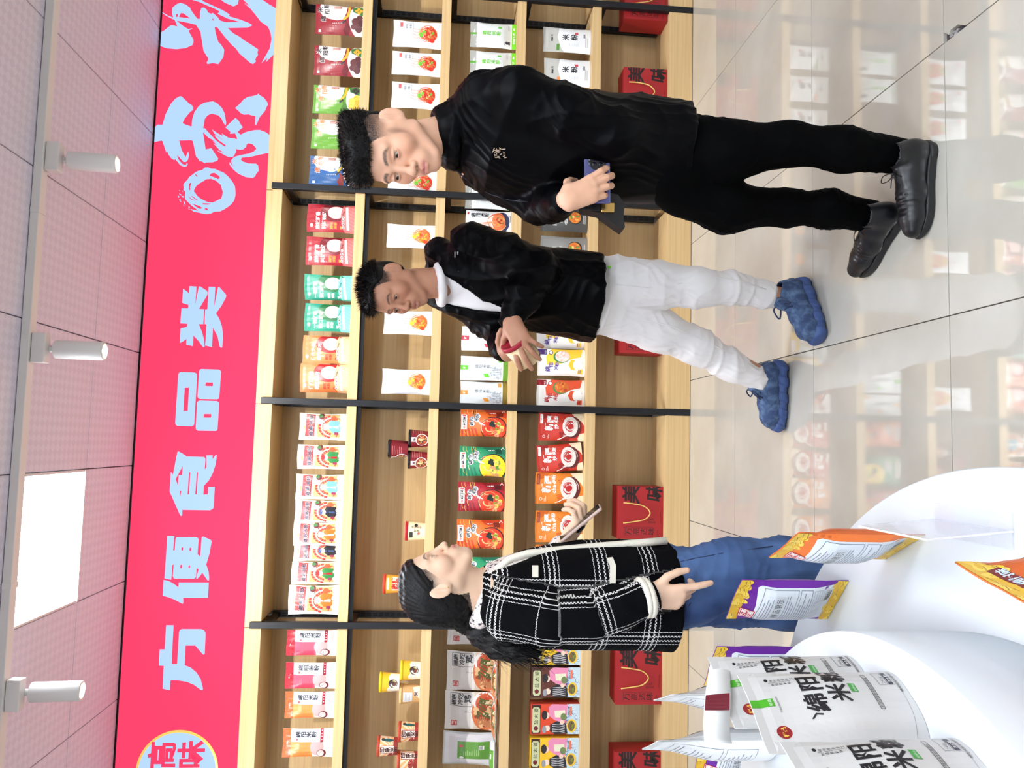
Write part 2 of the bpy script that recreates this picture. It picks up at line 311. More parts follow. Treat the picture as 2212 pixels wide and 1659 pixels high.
# ================================================================== light-box sign
SIGN = [["lei",[[[[823,2883],[798,2849],[839,2849],[838,2812],[725,2813],[838,2799],[840,2792],[817,2755],[807,2749],[791,2752],[712,2792],[711,2764],[627,2764],[626,2788],[584,2769],[551,2758],[502,2749],[497,2754],[501,2760],[532,2784],[562,2813],[501,2813],[509,2849],[542,2849],[526,2868],[517,2884],[598,2884],[608,2850],[626,2849],[627,2887],[711,2886],[712,2849],[732,2849],[743,2884]],[]],[[[840,2745],[840,2710],[721,2710],[839,2694],[841,2688],[802,2651],[793,2647],[781,2650],[732,2672],[691,2698],[661,2678],[619,2662],[572,2654],[501,2654],[498,2660],[503,2666],[561,2682],[611,2710],[500,2710],[507,2746],[627,2745],[628,2756],[711,2757],[712,2745]],[]]]],["pin",[[[[354,2870],[354,2793],[347,2783],[337,2781],[69,2782],[59,2786],[55,2794],[55,2871],[62,2880],[71,2883],[340,2882],[350,2878]],[[[268,2844],[269,2820],[140,2820],[139,2844]]]],[[[375,2760],[375,2665],[369,2656],[360,2653],[221,2655],[212,2659],[209,2667],[208,2760],[214,2769],[224,2772],[363,2771],[371,2768]],[[[301,2733],[301,2692],[281,2693],[281,2734]]]],[[[199,2760],[199,2666],[193,2657],[184,2654],[47,2655],[36,2658],[33,2667],[32,2759],[38,2769],[48,2772],[186,2772],[195,2768]],[[[125,2733],[126,2692],[106,2693],[105,2734]]]]]],["shi",[[[[-87,2862],[-85,2857],[-86,2854],[-105,2820],[-112,2815],[-112,2722],[-117,2714],[-125,2711],[-181,2712],[-169,2702],[-103,2706],[-102,2674],[-126,2673],[-100,2658],[-101,2651],[-151,2655],[-200,2668],[-239,2686],[-271,2712],[-318,2712],[-317,2687],[-275,2687],[-275,2653],[-387,2653],[-396,2658],[-403,2671],[-403,2819],[-434,2818],[-436,2824],[-431,2829],[-305,2891],[-199,2891],[-213,2879]],[[[-162,2829],[-215,2830],[-215,2848],[-274,2849],[-236,2864]],[[-300,2839],[-300,2830],[-336,2831]],[[-198,2795],[-198,2787],[-318,2787],[-319,2796]],[[-197,2753],[-197,2746],[-318,2746],[-318,2755]]]]]],["bian",[[[[-546,2889],[-546,2854],[-623,2855],[-623,2846],[-561,2845],[-553,2842],[-551,2835],[-551,2735],[-555,2727],[-563,2724],[-642,2725],[-655,2709],[-549,2707],[-546,2700],[-564,2659],[-573,2654],[-638,2662],[-698,2676],[-733,2662],[-762,2657],[-781,2656],[-784,2660],[-780,2665],[-741,2694],[-760,2706],[-775,2720],[-773,2724],[-722,2714],[-716,2726],[-762,2726],[-770,2730],[-774,2736],[-774,2838],[-769,2845],[-761,2848],[-700,2847],[-700,2855],[-780,2856],[-774,2891]],[[[-606,2812],[-606,2802],[-623,2802],[-623,2812]],[[-607,2768],[-607,2759],[-626,2759],[-624,2769]],[[-699,2812],[-700,2802],[-719,2803],[-718,2813]],[[-702,2769],[-702,2760],[-718,2760],[-718,2769]]]],[[[-782,2895],[-788,2868],[-804,2839],[-823,2815],[-795,2815],[-794,2657],[-875,2657],[-876,2788],[-906,2786],[-908,2791],[-905,2796],[-885,2834],[-873,2868],[-866,2895]],[]]]],["fang",[[[[-1023,2868],[-1023,2830],[-1228,2829],[-1228,2799],[-1057,2798],[-1047,2794],[-1043,2784],[-1043,2684],[-1049,2669],[-1060,2661],[-1073,2659],[-1174,2658],[-1178,2664],[-1174,2669],[-1130,2709],[-1130,2761],[-1235,2760],[-1247,2728],[-1273,2696],[-1308,2672],[-1359,2657],[-1363,2658],[-1365,2663],[-1362,2670],[-1337,2705],[-1321,2743],[-1314,2788],[-1313,2829],[-1365,2830],[-1357,2867],[-1237,2868],[-1236,2894],[-1151,2894],[-1151,2868]],[]]]],["zhi",[[[[1932,2963],[1930,2953],[1893,2912],[1881,2893],[1872,2887],[1857,2887],[1844,2903],[1801,2932],[1775,2941],[1765,2918],[1758,2889],[1800,2888],[1844,2878],[1882,2855],[1902,2828],[1914,2779],[1902,2753],[1877,2727],[1848,2712],[1792,2700],[1775,2703],[1794,2717],[1817,2728],[1834,2746],[1842,2784],[1830,2806],[1808,2820],[1751,2826],[1753,2816],[1726,2791],[1686,2751],[1663,2718],[1651,2699],[1659,2693],[1687,2735],[1712,2760],[1716,2752],[1699,2727],[1684,2702],[1707,2733],[1725,2762],[1749,2776],[1731,2750],[1713,2715],[1728,2720],[1705,2683],[1700,2632],[1734,2647],[1730,2676],[1740,2672],[1765,2702],[1824,2650],[1810,2632],[1781,2614],[1773,2606],[1743,2635],[1727,2616],[1746,2584],[1759,2541],[1762,2509],[1751,2477],[1731,2449],[1633,2449],[1618,2502],[1599,2564],[1594,2602],[1583,2609],[1571,2597],[1561,2562],[1562,2521],[1553,2510],[1523,2505],[1501,2520],[1489,2523],[1480,2536],[1481,2574],[1498,2616],[1520,2645],[1548,2668],[1563,2669],[1535,2644],[1559,2658],[1575,2660],[1594,2646],[1606,2615],[1619,2565],[1632,2538],[1651,2523],[1675,2546],[1681,2568],[1675,2579],[1658,2583],[1643,2598],[1640,2617],[1643,2640],[1626,2636],[1599,2649],[1592,2664],[1597,2687],[1615,2722],[1628,2742],[1613,2694],[1632,2729],[1667,2764],[1658,2743],[1683,2770],[1670,2745],[1692,2776],[1698,2792],[1720,2815],[1731,2826],[1629,2805],[1638,2773],[1609,2753],[1581,2733],[1569,2737],[1558,2760],[1554,2800],[1549,2807],[1559,2822],[1560,2836],[1576,2845],[1584,2855],[1671,2877],[1679,2885],[1673,2954],[1618,2937],[1577,2912],[1612,2900],[1591,2895],[1564,2899],[1551,2909],[1550,2923],[1572,2944],[1590,2962],[1561,2950],[1536,2927],[1531,2909],[1544,2904],[1538,2898],[1526,2904],[1522,2918],[1529,2939],[1565,2970],[1557,2973],[1566,2990],[1588,3007],[1617,3019],[1600,3020],[1663,3044],[1667,3050],[1656,3095],[1744,3097],[1757,3076],[1758,3049],[1820,3036],[1882,3011],[1915,2988]],[]],[[[1978,2528],[1969,2523],[1953,2496],[1930,2478],[1917,2472],[1895,2482],[1876,2488],[1837,2516],[1813,2524],[1788,2533],[1791,2538],[1842,2539],[1845,2545],[1846,2564],[1851,2577],[1847,2605],[1854,2621],[1873,2641],[1883,2654],[1907,2630],[1935,2610],[1952,2588],[1961,2554],[1969,2534]],[]]]],["ring",[[[[1523,2803],[1525,2785],[1518,2767],[1519,2748],[1511,2728],[1499,2697],[1478,2671],[1451,2648],[1424,2632],[1394,2628],[1370,2627],[1342,2633],[1322,2645],[1305,2662],[1287,2686],[1275,2706],[1272,2738],[1259,2758],[1255,2781],[1258,2804],[1262,2825],[1265,2850],[1279,2870],[1273,2837],[1270,2826],[1284,2841],[1299,2864],[1319,2885],[1336,2902],[1370,2903],[1377,2902],[1388,2914],[1401,2911],[1414,2916],[1429,2909],[1446,2895],[1462,2887],[1478,2869],[1492,2854],[1501,2840],[1509,2816]],[[[1456,2795],[1461,2766],[1450,2737],[1429,2711],[1410,2705],[1388,2697],[1366,2699],[1349,2704],[1337,2724],[1323,2749],[1324,2776],[1334,2801],[1346,2823],[1362,2841],[1376,2849],[1383,2858],[1402,2852],[1416,2844],[1431,2828],[1448,2804]],[[1492,2769],[1497,2750],[1479,2722],[1468,2716],[1460,2727],[1471,2752],[1477,2777]],[[1423,2886],[1432,2879],[1429,2873],[1404,2878],[1386,2875],[1391,2884]],[[1356,2866],[1345,2848],[1329,2824],[1334,2840],[1353,2869]],[[1357,2889],[1338,2865],[1327,2840],[1333,2868]],[[1317,2807],[1318,2756],[1309,2775],[1309,2800]],[[1311,2860],[1300,2820],[1288,2804],[1282,2816],[1293,2838]],[[1288,2792],[1290,2781],[1277,2768],[1279,2788]],[[1484,2853],[1472,2840],[1466,2842],[1478,2855]]]],[[[1353,2943],[1349,2934],[1342,2936],[1343,2941]],[]],[[[1366,2935],[1359,2922],[1355,2925],[1360,2933]],[]],[[[1352,2920],[1351,2908],[1343,2912],[1346,2920]],[]],[[[1329,2934],[1333,2926],[1326,2927],[1316,2920],[1322,2929]],[]],[[[1323,2910],[1320,2903],[1303,2898],[1305,2904]],[]],[[[1293,2880],[1291,2873],[1286,2874],[1288,2880]],[]],[[[1384,2939],[1383,2932],[1379,2934]],[]],[[[1383,2922],[1380,2915],[1377,2917]],[]],[[[1281,2882],[1279,2874],[1276,2875]],[]],[[[1302,2913],[1295,2902],[1294,2904]],[]]]],["mi",[[[[2485,2992],[2478,2963],[2459,2936],[2447,2931],[2420,2911],[2397,2892],[2397,2878],[2437,2880],[2464,2873],[2467,2859],[2455,2842],[2439,2835],[2433,2815],[2440,2810],[2419,2783],[2396,2764],[2388,2733],[2396,2647],[2413,2725],[2437,2781],[2451,2770],[2467,2801],[2484,2848],[2499,2885],[2509,2925],[2523,2923],[2527,2865],[2507,2873],[2485,2817],[2460,2755],[2437,2714],[2427,2723],[2413,2661],[2393,2601],[2382,2584],[2367,2612],[2356,2722],[2325,2687],[2308,2652],[2287,2623],[2264,2582],[2239,2543],[2224,2547],[2208,2543],[2180,2558],[2168,2552],[2151,2568],[2156,2583],[2208,2647],[2238,2670],[2256,2692],[2301,2734],[2357,2780],[2357,2795],[2320,2787],[2268,2769],[2254,2753],[2225,2734],[2181,2736],[2137,2762],[2141,2793],[2133,2823],[2142,2826],[2162,2817],[2208,2848],[2272,2861],[2321,2871],[2362,2899],[2369,2933],[2379,3009],[2349,2971],[2332,2940],[2338,2919],[2325,2938],[2306,2929],[2275,2909],[2256,2907],[2239,2913],[2219,2949],[2209,2999],[2210,3051],[2221,3099],[2302,3100],[2314,3072],[2345,3040],[2347,3022],[2343,3001],[2381,3018],[2401,3062],[2417,3099],[2421,3096],[2404,3056],[2394,3026],[2416,3035],[2453,3034],[2474,3014]],[[[2406,2995],[2426,2987],[2425,2972],[2396,2931],[2399,2995]],[[2410,2810],[2394,2797],[2395,2809]],[[2417,3014],[2420,3002],[2399,3003],[2400,3012]]]],[[[2532,2642],[2544,2652],[2553,2544],[2540,2534],[2514,2493],[2494,2455],[2217,2454],[2169,2495],[2197,2487],[2162,2519],[2208,2497],[2252,2477],[2308,2471],[2350,2479],[2382,2496],[2408,2537],[2442,2564],[2482,2599],[2512,2635],[2492,2597]],[]],[[[2522,2767],[2534,2774],[2543,2667],[2520,2669],[2501,2674],[2489,2695],[2495,2714],[2507,2745]],[]]]]]
M_red = mat('lit_red_acrylic', s2l((150, 20, 40)), .9, spec=.05, emit=s2l((246, 72, 112)), es=SIGN_E)
M_ltr = mat('lit_pale_acrylic', s2l((40, 50, 70)), .9, spec=.05, emit=s2l((182, 216, 255)), es=SIGN_E*1.15)
M_gold = mat('lit_orange_acrylic', s2l((240, 160, 60)), .3, emit=s2l((255, 184, 92)), es=SIGN_E)
M_dkframe = mat('dark_sign_frame', s2l((38, 28, 34)), .5)
sign = empty('light_box_sign', (0, SIGN_Y, 0))
tag(sign, 'long glowing red light-box sign with pale Chinese lettering above the shelves', 'sign')
SX0, SX1, SZ0, SZ1 = -2.25, 3.82, 2.444, 3.092
obj('box', box_me(SX0, SX1, .006, .2, SZ0-.002, SZ1+.006), sign, M_dkframe)
obj('face', box_me(SX0+.004, SX1-.004, 0., .0055, SZ0+.003, SZ1-.003), sign, M_red)
names = {'lei': 'letter', 'pin': 'letter', 'shi': 'letter', 'bian': 'letter', 'fang': 'letter', 'zhi': 'brush_character', 'mi': 'brush_character', 'ring': 'brush_ring'}
def clampz(p): return (p[0]/1000, min(max(p[1]/1000, SZ0+.004), SZ1-.004))
for nm, polys in SIGN:
    vs, fs = [], []
    for o_, hs in polys:
        me_ = extrude_poly([clampz(p) for p in o_], [[clampz(p) for p in h] for h in hs], .003)
        k = len(vs); vs += [v.co[:] for v in me_.vertices]; fs += [[i+k for i in p.vertices] for p in me_.polygons]
        bpy.data.meshes.remove(me_)
    obj(names[nm], pydata(vs, fs, nm), sign, M_ltr, (0, -.0032, 0))
# round emblem with a golden rim and four red characters
EX, EZ, ER = -1.787, 2.768, .213
def disc(r, n=72): return [(EX+r*math.cos(2*math.pi*i/n), EZ+r*math.sin(2*math.pi*i/n)) for i in range(n)]
emb = obj('emblem', extrude_poly(disc(ER-.012), [], .003), sign, M_ltr, (0, -.0032, 0))
obj('rim', extrude_poly(disc(ER), [disc(ER-.0122)], .004), emb, M_gold, (0, -.0004, 0))

# ================================================================== glyphs and flat print
CH = ''.join(sorted(set('万高达味绵阳米粉新疆炒味美鲜香辣麻酱料好吃牛肉红烧三一碗地道绵州名小印象盐太婆样品展示净含量克配料表营养成分产条码执行准安元阳米线食材非油炸经典原椒藤鸡花生青绿色健康风本千年古城馒头醇厚满口骨汤肥肠笋子老坛酸菜道方便冷吃手工秘制g0123456789chaoABCDEFGHIKLMNOPRSTU.:%()·|家乡传承记忆礼盒番茄大宽水磨开袋即')))
GLY = {}
def make_glyphs():
    tmp = []
    for c in CH:
        for bold in (0, 1):
            cu = bpy.data.curves.new('t', 'FONT'); cu.body = c; cu.resolution_u = 1
            cu.offset = .028 if bold else 0.
            o = bpy.data.objects.new('t', cu); C.objects.link(o); tmp.append((c, bold, o, cu))
    dg = bpy.context.evaluated_depsgraph_get()
    for c, bold, o, cu in tmp:
        e = o.evaluated_get(dg); m_ = e.to_mesh()
        vs = np.array([v.co[:2] for v in m_.vertices]) if len(m_.vertices) else np.zeros((0, 2))
        fs = [tuple(p.vertices) for p in m_.polygons]
        adv = 1.0 if ord(c) > 0x2e80 else (vs[:, 0].max()+.08 if len(vs) else .4)
        GLY[(c, bold)] = (vs, fs, adv); e.to_mesh_clear()
    for c, bold, o, cu in tmp:
        bpy.data.objects.remove(o); bpy.data.curves.remove(cu)
make_glyphs()
class Print:
    """flat print: coloured outlines in units of the pack (u across 0-1, v up 0-1), laid on a surface afterwards"""
    def __init__(s, w, h): s.w, s.h, s.V, s.F, s.L, s.K = w, h, [], [], [], []
    def _add(s, vs, fs, col, layer):
        k = len(s.V); s.V += [(v[0], v[1]) for v in vs]; s.L += [layer]*len(vs)
        c = s2l(col) if not (isinstance(col, tuple) and isinstance(col[0], float)) else col
        for f in fs: s.F.append(tuple(i+k for i in f)); s.K.append(c)
    def poly(s, pts, col, layer=1, holes=()):
        loops = [[Vector((p[0]*s.w, p[1]*s.h, 0)) for p in l] for l in [pts]+list(holes)]
        fl = [v for l in loops for v in l]; fs = []
        for t in tessellate_polygon(loops):
            a, b, c = t; ar = (fl[b]-fl[a]).cross(fl[c]-fl[a]).z
            if abs(ar) > 1e-13: fs.append((a, b, c) if ar > 0 else (a, c, b))
        s._add(fl, fs, col, layer)
    def rect(s, u0, v0, u1, v1, col, layer=1): s.poly([(u0, v0), (u1, v0), (u1, v1), (u0, v1)], col, layer)
    def frame(s, u0, v0, u1, v1, t, col, layer=2):
        tv = t*s.w/s.h
        s.rect(u0, v0, u1, v0+tv, col, layer); s.rect(u0, v1-tv, u1, v1, col, layer); s.rect(u0, v0+tv, u0+t, v1-tv, col, layer); s.rect(u1-t, v0+tv, u1, v1-tv, col, layer)
    def ell(s, u, v, ru, rv, col, layer=1, n=20, a0=0, a1=2*math.pi, rot=0.):
        pts = []
        for i in range(n if a1-a0 > 6.28 else n+1):
            a = a0+(a1-a0)*i/n; x, y = ru*s.w*math.cos(a), rv*s.h*math.sin(a)
            pts.append((u+(x*math.cos(rot)-y*math.sin(rot))/s.w, v+(x*math.sin(rot)+y*math.cos(rot))/s.h))
        s.poly(pts, col, layer)
    def circ(s, u, v, r, col, layer=1, n=20): s.ell(u, v, r, r*s.w/s.h, col, layer, n)
    def line(s, pts, t, col, layer=2):
        P = [Vector((p[0]*s.w, p[1]*s.h)) for p in pts]; n = len(P); l, r = [], []
        for i in range(n):
            d = (P[min(i+1, n-1)]-P[max(i-1, 0)]); d = d.normalized() if d.length > 0 else Vector((1, 0)); q = Vector((-d.y, d.x))*t*s.w*.5
            l.append(P[i]+q); r.append(P[i]-q)
        vs = l+r; fs = [(i, i+n, i+n+1, i+1) for i in range(n-1)]
        s._add(vs, fs, col, layer)
    def text(s, t, u, v, size, col, layer=4, bold=1, vert=False, sx=1., rot=0., gap=1.0, slant=0.):
        x, y = u*s.w, v*s.h; sz = size*s.w; cr, sr = math.cos(rot), math.sin(rot); ox = oy = 0.
        for c in t:
            if c == ' ':
                if vert: oy -= sz*.5
                else: ox += sz*.4
                continue
            vs, fs, adv = GLY[(c, bold)]
            pts = [(x+cr*(ox+a*sz*sx+slant*b*sz)-sr*(oy+b*sz), y+sr*(ox+a*sz*sx+slant*b*sz)+cr*(oy+b*sz)) for a, b in vs]
            s._add(pts, fs, col, layer)
            if vert: oy -= sz*gap
            else: ox += adv*sz*sx*gap
    def lines(s, u0, v0, u1, n, dv, t, col, layer=3, seed=0):
        rr = random.Random(seed)
        for i in range(n):
            v = v0-i*dv; s.rect(u0, v, u0+(u1-u0)*rr.uniform(.55, 1.), v+t, col, layer)
    def mesh(s, fn, nu=8, nv=10, eps=.00022, name='print', base=.0006):
        """fn(x, y) -> (point, normal); splits the print on a grid so that it follows the surface"""
        bm = bmesh.new(); lay = bm.verts.layers.float.new('lay'); kl = bm.faces.layers.int.new('k')
        V = []
        for (x, y), l in zip(s.V, s.L):
            v = bm.verts.new((x, y, 0)); v[lay] = l; V.append(v)
        pal, idx = {}, []
        for f, c in zip(s.F, s.K):
            try: fc = bm.faces.new([V[i] for i in f])
            except ValueError: continue
            fc[kl] = pal.setdefault(c, len(pal))
        for i in range(0, nu+1):
            bmesh.ops.bisect_plane(bm, geom=bm.verts[:]+bm.edges[:]+bm.faces[:], plane_co=(s.w*i/nu, 0, 0), plane_no=(1, 0, 0), dist=1e-7, clear_inner=(i == 0), clear_outer=(i == nu))
        for i in range(0, nv+1):
            bmesh.ops.bisect_plane(bm, geom=bm.verts[:]+bm.edges[:]+bm.faces[:], plane_co=(0, s.h*i/nv, 0), plane_no=(0, 1, 0), dist=1e-7, clear_inner=(i == 0), clear_outer=(i == nv))
        bmesh.ops.triangulate(bm, faces=[f for f in bm.faces if len(f.verts) > 4])
        for v in bm.verts:
            p, n = fn(v.co.x, v.co.y); v.co = Vector(p)+Vector(n)*(base+eps*v[lay])
        ks = [f[kl] for f in bm.faces]; me = from_bm(bm, name)
        cols = [None]*len(pal)
        for c, i in pal.items(): cols[i] = c
        n = len(me.loops); arr = np.empty((n, 3), np.float32); tot = 0
        for p, k in zip(me.polygons, ks): arr[p.loop_start:p.loop_start+p.loop_total] = cols[k]
        set_cols(me, arr, 'CORNER'); return me
M_print = vcol_mat('printed_film', .32); M_matte = vcol_mat('printed_card', .55)

# emblem characters
pe = Print(1, 1)
for c, x, z in (('万', EX-.155, EZ+.025), ('高', EX+.012, EZ+.025), ('达', EX-.155, EZ-.125), ('味', EX+.012, EZ-.125)):
    pe.text(c, x, z, .148, (235, 60, 90), 1, 1)
M_redink = mat('lit_red_ink', s2l((150, 20, 40)), .9, emit=s2l((238, 62, 105)), es=SIGN_E); M_redink.cycles.emission_sampling = 'NONE'
vs = [(x, -.0036, y) for x, y in pe.V]
obj('emblem_characters', pydata(vs, pe.F), emb, M_redink)

# ================================================================== shelving
POSTS = [3.813, 2.6105, 1.408, .2055, -.997, -2.1995]
FY, BY = 4.2925, 4.59
SHZ = {1: 1.942, 2: 1.49, 3: 1.051, 4: .604}
LBL = ['oak shelving bay at the far right edge past the last black post', 'oak shelving bay right of the man with the phone, with red gift boxes', 'oak shelving bay behind the man in white trousers', 'oak shelving bay holding white rice bags and paper cups, right of the woman', 'oak shelving bay at the left end, behind the woman and table']
slots = bmesh.new()
for k in range(62):
    for dx in (-.006, .006):
        r = bmesh.ops.create_cube(slots, size=1.)
        for v in r['verts']: v.co = Vector((dx+(-.003 if v.co.x < 0 else .003), -.0012 if v.co.y < 0 else .0004, .2+k*.034+(-.011 if v.co.z < 0 else .011)))
slots = from_bm(slots, 'slots'); slots.materials.append(mat('slot_dark', (.003, .003, .003), .9))
for b in range(5):
    xr, xl = POSTS[b], POSTS[b+1]; W = xr-xl; x0, x1 = .0185, W-.0185
    e = empty('shelving_bay', (xl, 0, 0)); tag(e, LBL[b], 'shelf', 'shelving bays')
    obj('back_panel', box_me(x0, x1, BY, BY+.018, .0, 2.40), e, M_back)
    obj('top_board', box_me(x0, x1, FY+.008, BY-.002, 2.345, 2.40, .002), e, M_wood)
    obj('cornice', box_me(-.0185+.002, W-.0185-.002, FY+.03, BY-.01, 2.4005, 2.4375), e, M_wood)
    for k in (1, 2, 3, 4):
        z = SHZ[k]
        s_ = obj('shelf_board', box_me(x0, x1, FY+.012, BY-.002, z-.052, z, .0015), e, M_wood)
        obj('front_edge', box_me(x0, x1, FY+.007, FY+.0115, z-.0525, z+.0005, .001), s_, M_edge)
        if k == 1: obj('shelf_rail', box_me(x0, x1, FY+.03, FY+.06, z-.075, z-.0525), s_, M_black)
    p_ = obj('plinth', box_me(x0, x1, FY+.006, BY-.002, .003, .143, .002), e, M_wood)
    obj('front_edge', box_me(x0, x1, FY+.001, FY+.0055, .003, .1435, .001), p_, M_edge)
    for (nm, px) in (('post', 0.),)+((('post', W),) if b == 0 else ()):
        obj(nm, box_me(px-.0175, px+.0175, FY-.004, FY+.03, .002, 2.404, .002), e, M_black)
        ru = obj('rear_upright', box_me(px-.0175, px+.0175, BY-.03, BY-.002, .15, 2.34), e, M_black)
        so = obj('slots', slots, ru, None, (px, BY-.0305, 0)); so['kind'] = 'stuff'
        for z in (2.33, SHZ[1]-.055, SHZ[2]-.055, SHZ[3]-.055, SHZ[4]-.055):
            obj('bracket_arm', box_me(px-.012, px+.012, FY+.031, BY-.031, z-.03, z+.003), e, M_black)
# ================================================================== round two-tier table
TX, TY, RL, RU, ZL, ZU = -.927, 1.183, .91, .63, .485, .7034
M_white = mat('white_lacquer', s2l((212, 217, 222)), .3, spec=.4)
tab = empty('round_display_table', (TX, TY, 0)); tag(tab, 'round white two-tier display table in the foreground', 'table')
obj('lower_top', lathe_me([(0, ZL), (RL-.003, ZL), (RL, ZL-.003), (RL, ZL-.047), (RL-.003, ZL-.05), (0, ZL-.05)], 160), tab, M_white)
obj('upper_drum', lathe_me([(0, ZU), (RU-.002, ZU), (RU, ZU-.002), (RU, ZL+.0005), (0, ZL+.0005)], 160), tab, M_white)
obj('pedestal', lathe_me([(0, ZL-.0505), (.7, ZL-.0505), (.7, .06), (.72, .05), (.72, .001), (0, .001)], 96), tab, M_white)
# ================================================================== goods: shapes
def pouch_fn(w, h, d, style, seed=0):
    rr = random.Random(seed); ph = [rr.uniform(0, 6.28) for _ in range(8)]; fr = [rr.uniform(2, 7) for _ in range(8)]
    def prof(v):
        if style == 'stand':
            a = min(1., max(0., (.93-v)/.55)); return a*a*(3-2*a)*.9+.1*(v < .93)
        a = min(1., max(0., min(v-.05, .95-v)/.3)); return a*a*(3-2*a)
    def wid(v):
        b = prof(v); return 1.-.05*b*(1 if style != 'stand' else max(0., min(1., v*3)))
    def depth(x, z):
        u = 2*x/w-1; v = z/h; e = max(0., 1-abs(u)**2.6)
        b = d*.5*e**.7*prof(v)
        wr = .035*w*.25*(math.sin(fr[0]*u+fr[1]*v*2+ph[0])*math.sin(fr[2]*v*2.2+ph[1]))*e*min(1, prof(v)+.35)
        wr += .012*w*(abs(math.sin(fr[3]*1.3*(u+.7*v)+ph[2]))-.5)*e*(1-.3*prof(v))
        return b+wr*.55
    def front(x, z):
        v = z/h; u = 2*x/w-1; q = .006*h*math.sin(3*u+ph[3])*max(0, v-.8)*5
        return Vector((u*.5*w*wid(v), -depth(x, z)-.0008, z+q))
    def fn(x, z):
        p = front(x, z); dx = front(min(x+.002, w), z)-front(max(x-.002, 0), z); dz = front(x, min(z+.002, h))-front(x, max(z-.002, 0))
        n = dx.cross(dz); n = n.normalized() if n.length > 0 else Vector((0, -1, 0))
        return p, (n if n.y < 0 else -n)
    return front, fn
def pouch_me(w, h, d, style, seed=0, nu=14, nv=18):
    front, _ = pouch_fn(w, h, d, style, seed); front2, _ = pouch_fn(w, h, d, style, seed+50)
    vs, fs = [], []
    for j in range(nv+1):
        for i in range(nu+1):
            vs.append(front(w*i/nu, h*j/nv))
    o = len(vs)
    for j in range(nv+1):
        for i in range(nu+1):
            p = front2(w*i/nu, h*j/nv); f = front(w*i/nu, h*j/nv); vs.append(Vector((f.x, -p.y, f.z)))
    r = nu+1
    for j in range(nv):
        for i in range(nu):
            a = j*r+i; fs.append((a, a+1, a+r+1, a+r)); fs.append((o+a+r, o+a+r+1, o+a+1, o+a))
    for j in range(nv):
        a = j*r; fs.append((a, a+r, o+a+r, o+a)); a = j*r+nu; fs.append((o+a, o+a+r, a+r, a))
    for i in range(nu): fs.append((i, o+i, o+i+1, i+1)); a = nv*r+i; fs.append((a+1, o+a+1, o+a, a))
    return pydata(vs, fs, 'pouch', True)
def food(p, u, v, ru, rv, cols, n, seed=1, layer=4, smin=.12, smax=.3):
    rr = random.Random(seed)
    for k in range(n):
        a = rr.uniform(0, 6.28); q = math.sqrt(rr.random())*.85; s = rr.uniform(smin, smax)*min(ru*p.w, rv*p.h)
        p.ell(u+ru*q*math.cos(a), v+rv*q*math.sin(a), s/p.w*rr.uniform(.7, 1.4), s/p.h*rr.uniform(.7, 1.4), rr.choice(cols), layer+(k % 3)*.3, 9, rot=rr.uniform(0, 3))
def swirl(p, u, v, r, cols, n, seed=1, layer=5, t=.012):
    rr = random.Random(seed)
    for k in range(n):
        a = rr.uniform(0, 6.28); q = r*rr.uniform(.3, 1.); l = rr.uniform(.8, 2.2)
        p.line([(u+q*math.cos(a+l*i/6), v+q*math.sin(a+l*i/6)*p.w/p.h) for i in range(7)], t, rr.choice(cols), layer+.05*(k % 5))
W = (245, 244, 242); K = (28, 26, 30)
# ------------------------------------------------------------------ goods: prints
def d_rice(base, dark, txt, balls, bcol):
    def f(p):
        p.rect(0, 0, 1, 1, base, 0)
        p.poly([(1, .9), (.8, .93), (.62, .86), (.52, .74), (.44, .55), (.47, .42), (.7, .36), (1, .34)], (238, 237, 235), 1)
        for i in range(9): p.line([(.98-.05*i, .8-.01*i), (.93-.045*i, .6), (1-.055*i, .37)], .007, (196, 196, 200), 2)
        p.line([(.46, .41), (.6, .33), (.8, .3), (1, .31)], .075, (226, 180, 60), 2)
        p.poly([(0, .3), (.25, .26), (.45, .38), (.3, .36), (.12, .42), (0, .38)], dark, 1.5)
        p.line([(.34, .44), (.46, .36)], .06, (50, 46, 52), 2)
        p.ell(.5, .08, .56, .22, (244, 238, 230), 3, 28)
        for i, (x, y, r) in enumerate([(.2, .1, .12), (.42, .16, .13), (.38, .04, .12), (.55, .08, .1), (.25, .2, .09)]): p.circ(x, y, r, bcol[i % len(bcol)], 4+.2*i, 14)
        p.poly([(.62, .02), (.75, .22), (.92, .24), (.98, .1), (.9, 0)], (60, 120, 62), 4)
        for x, y in ((.72, .1), (.8, .15), (.8, .06), (.88, .11)): p.circ(x, y, .055, balls, 5, 12)
        for c, x, y in (('绵', .42, .79), ('阳', .66, .72), ('米', .72, .86), ('粉', .86, .74)):
            p.text(c, x-.012, y-.006, .2, W, 3.4, 1); p.text(c, x, y, .185, txt, 3.8, 1)
        p.frame(.07, .88, .15, .93, .012, W, 2); p.text('味', .08, .89, .06, W, 2, 1)
        p.text('绵阳米粉地道', .32, .62, .045, W, 3, 0, vert=True, gap=1.25); p.rect(.86, .46, .95, .62, (196, 120, 110), 2.5); p.text('鲜香米粉', .88, .59, .05, W, 3, 0, vert=True)
    return f
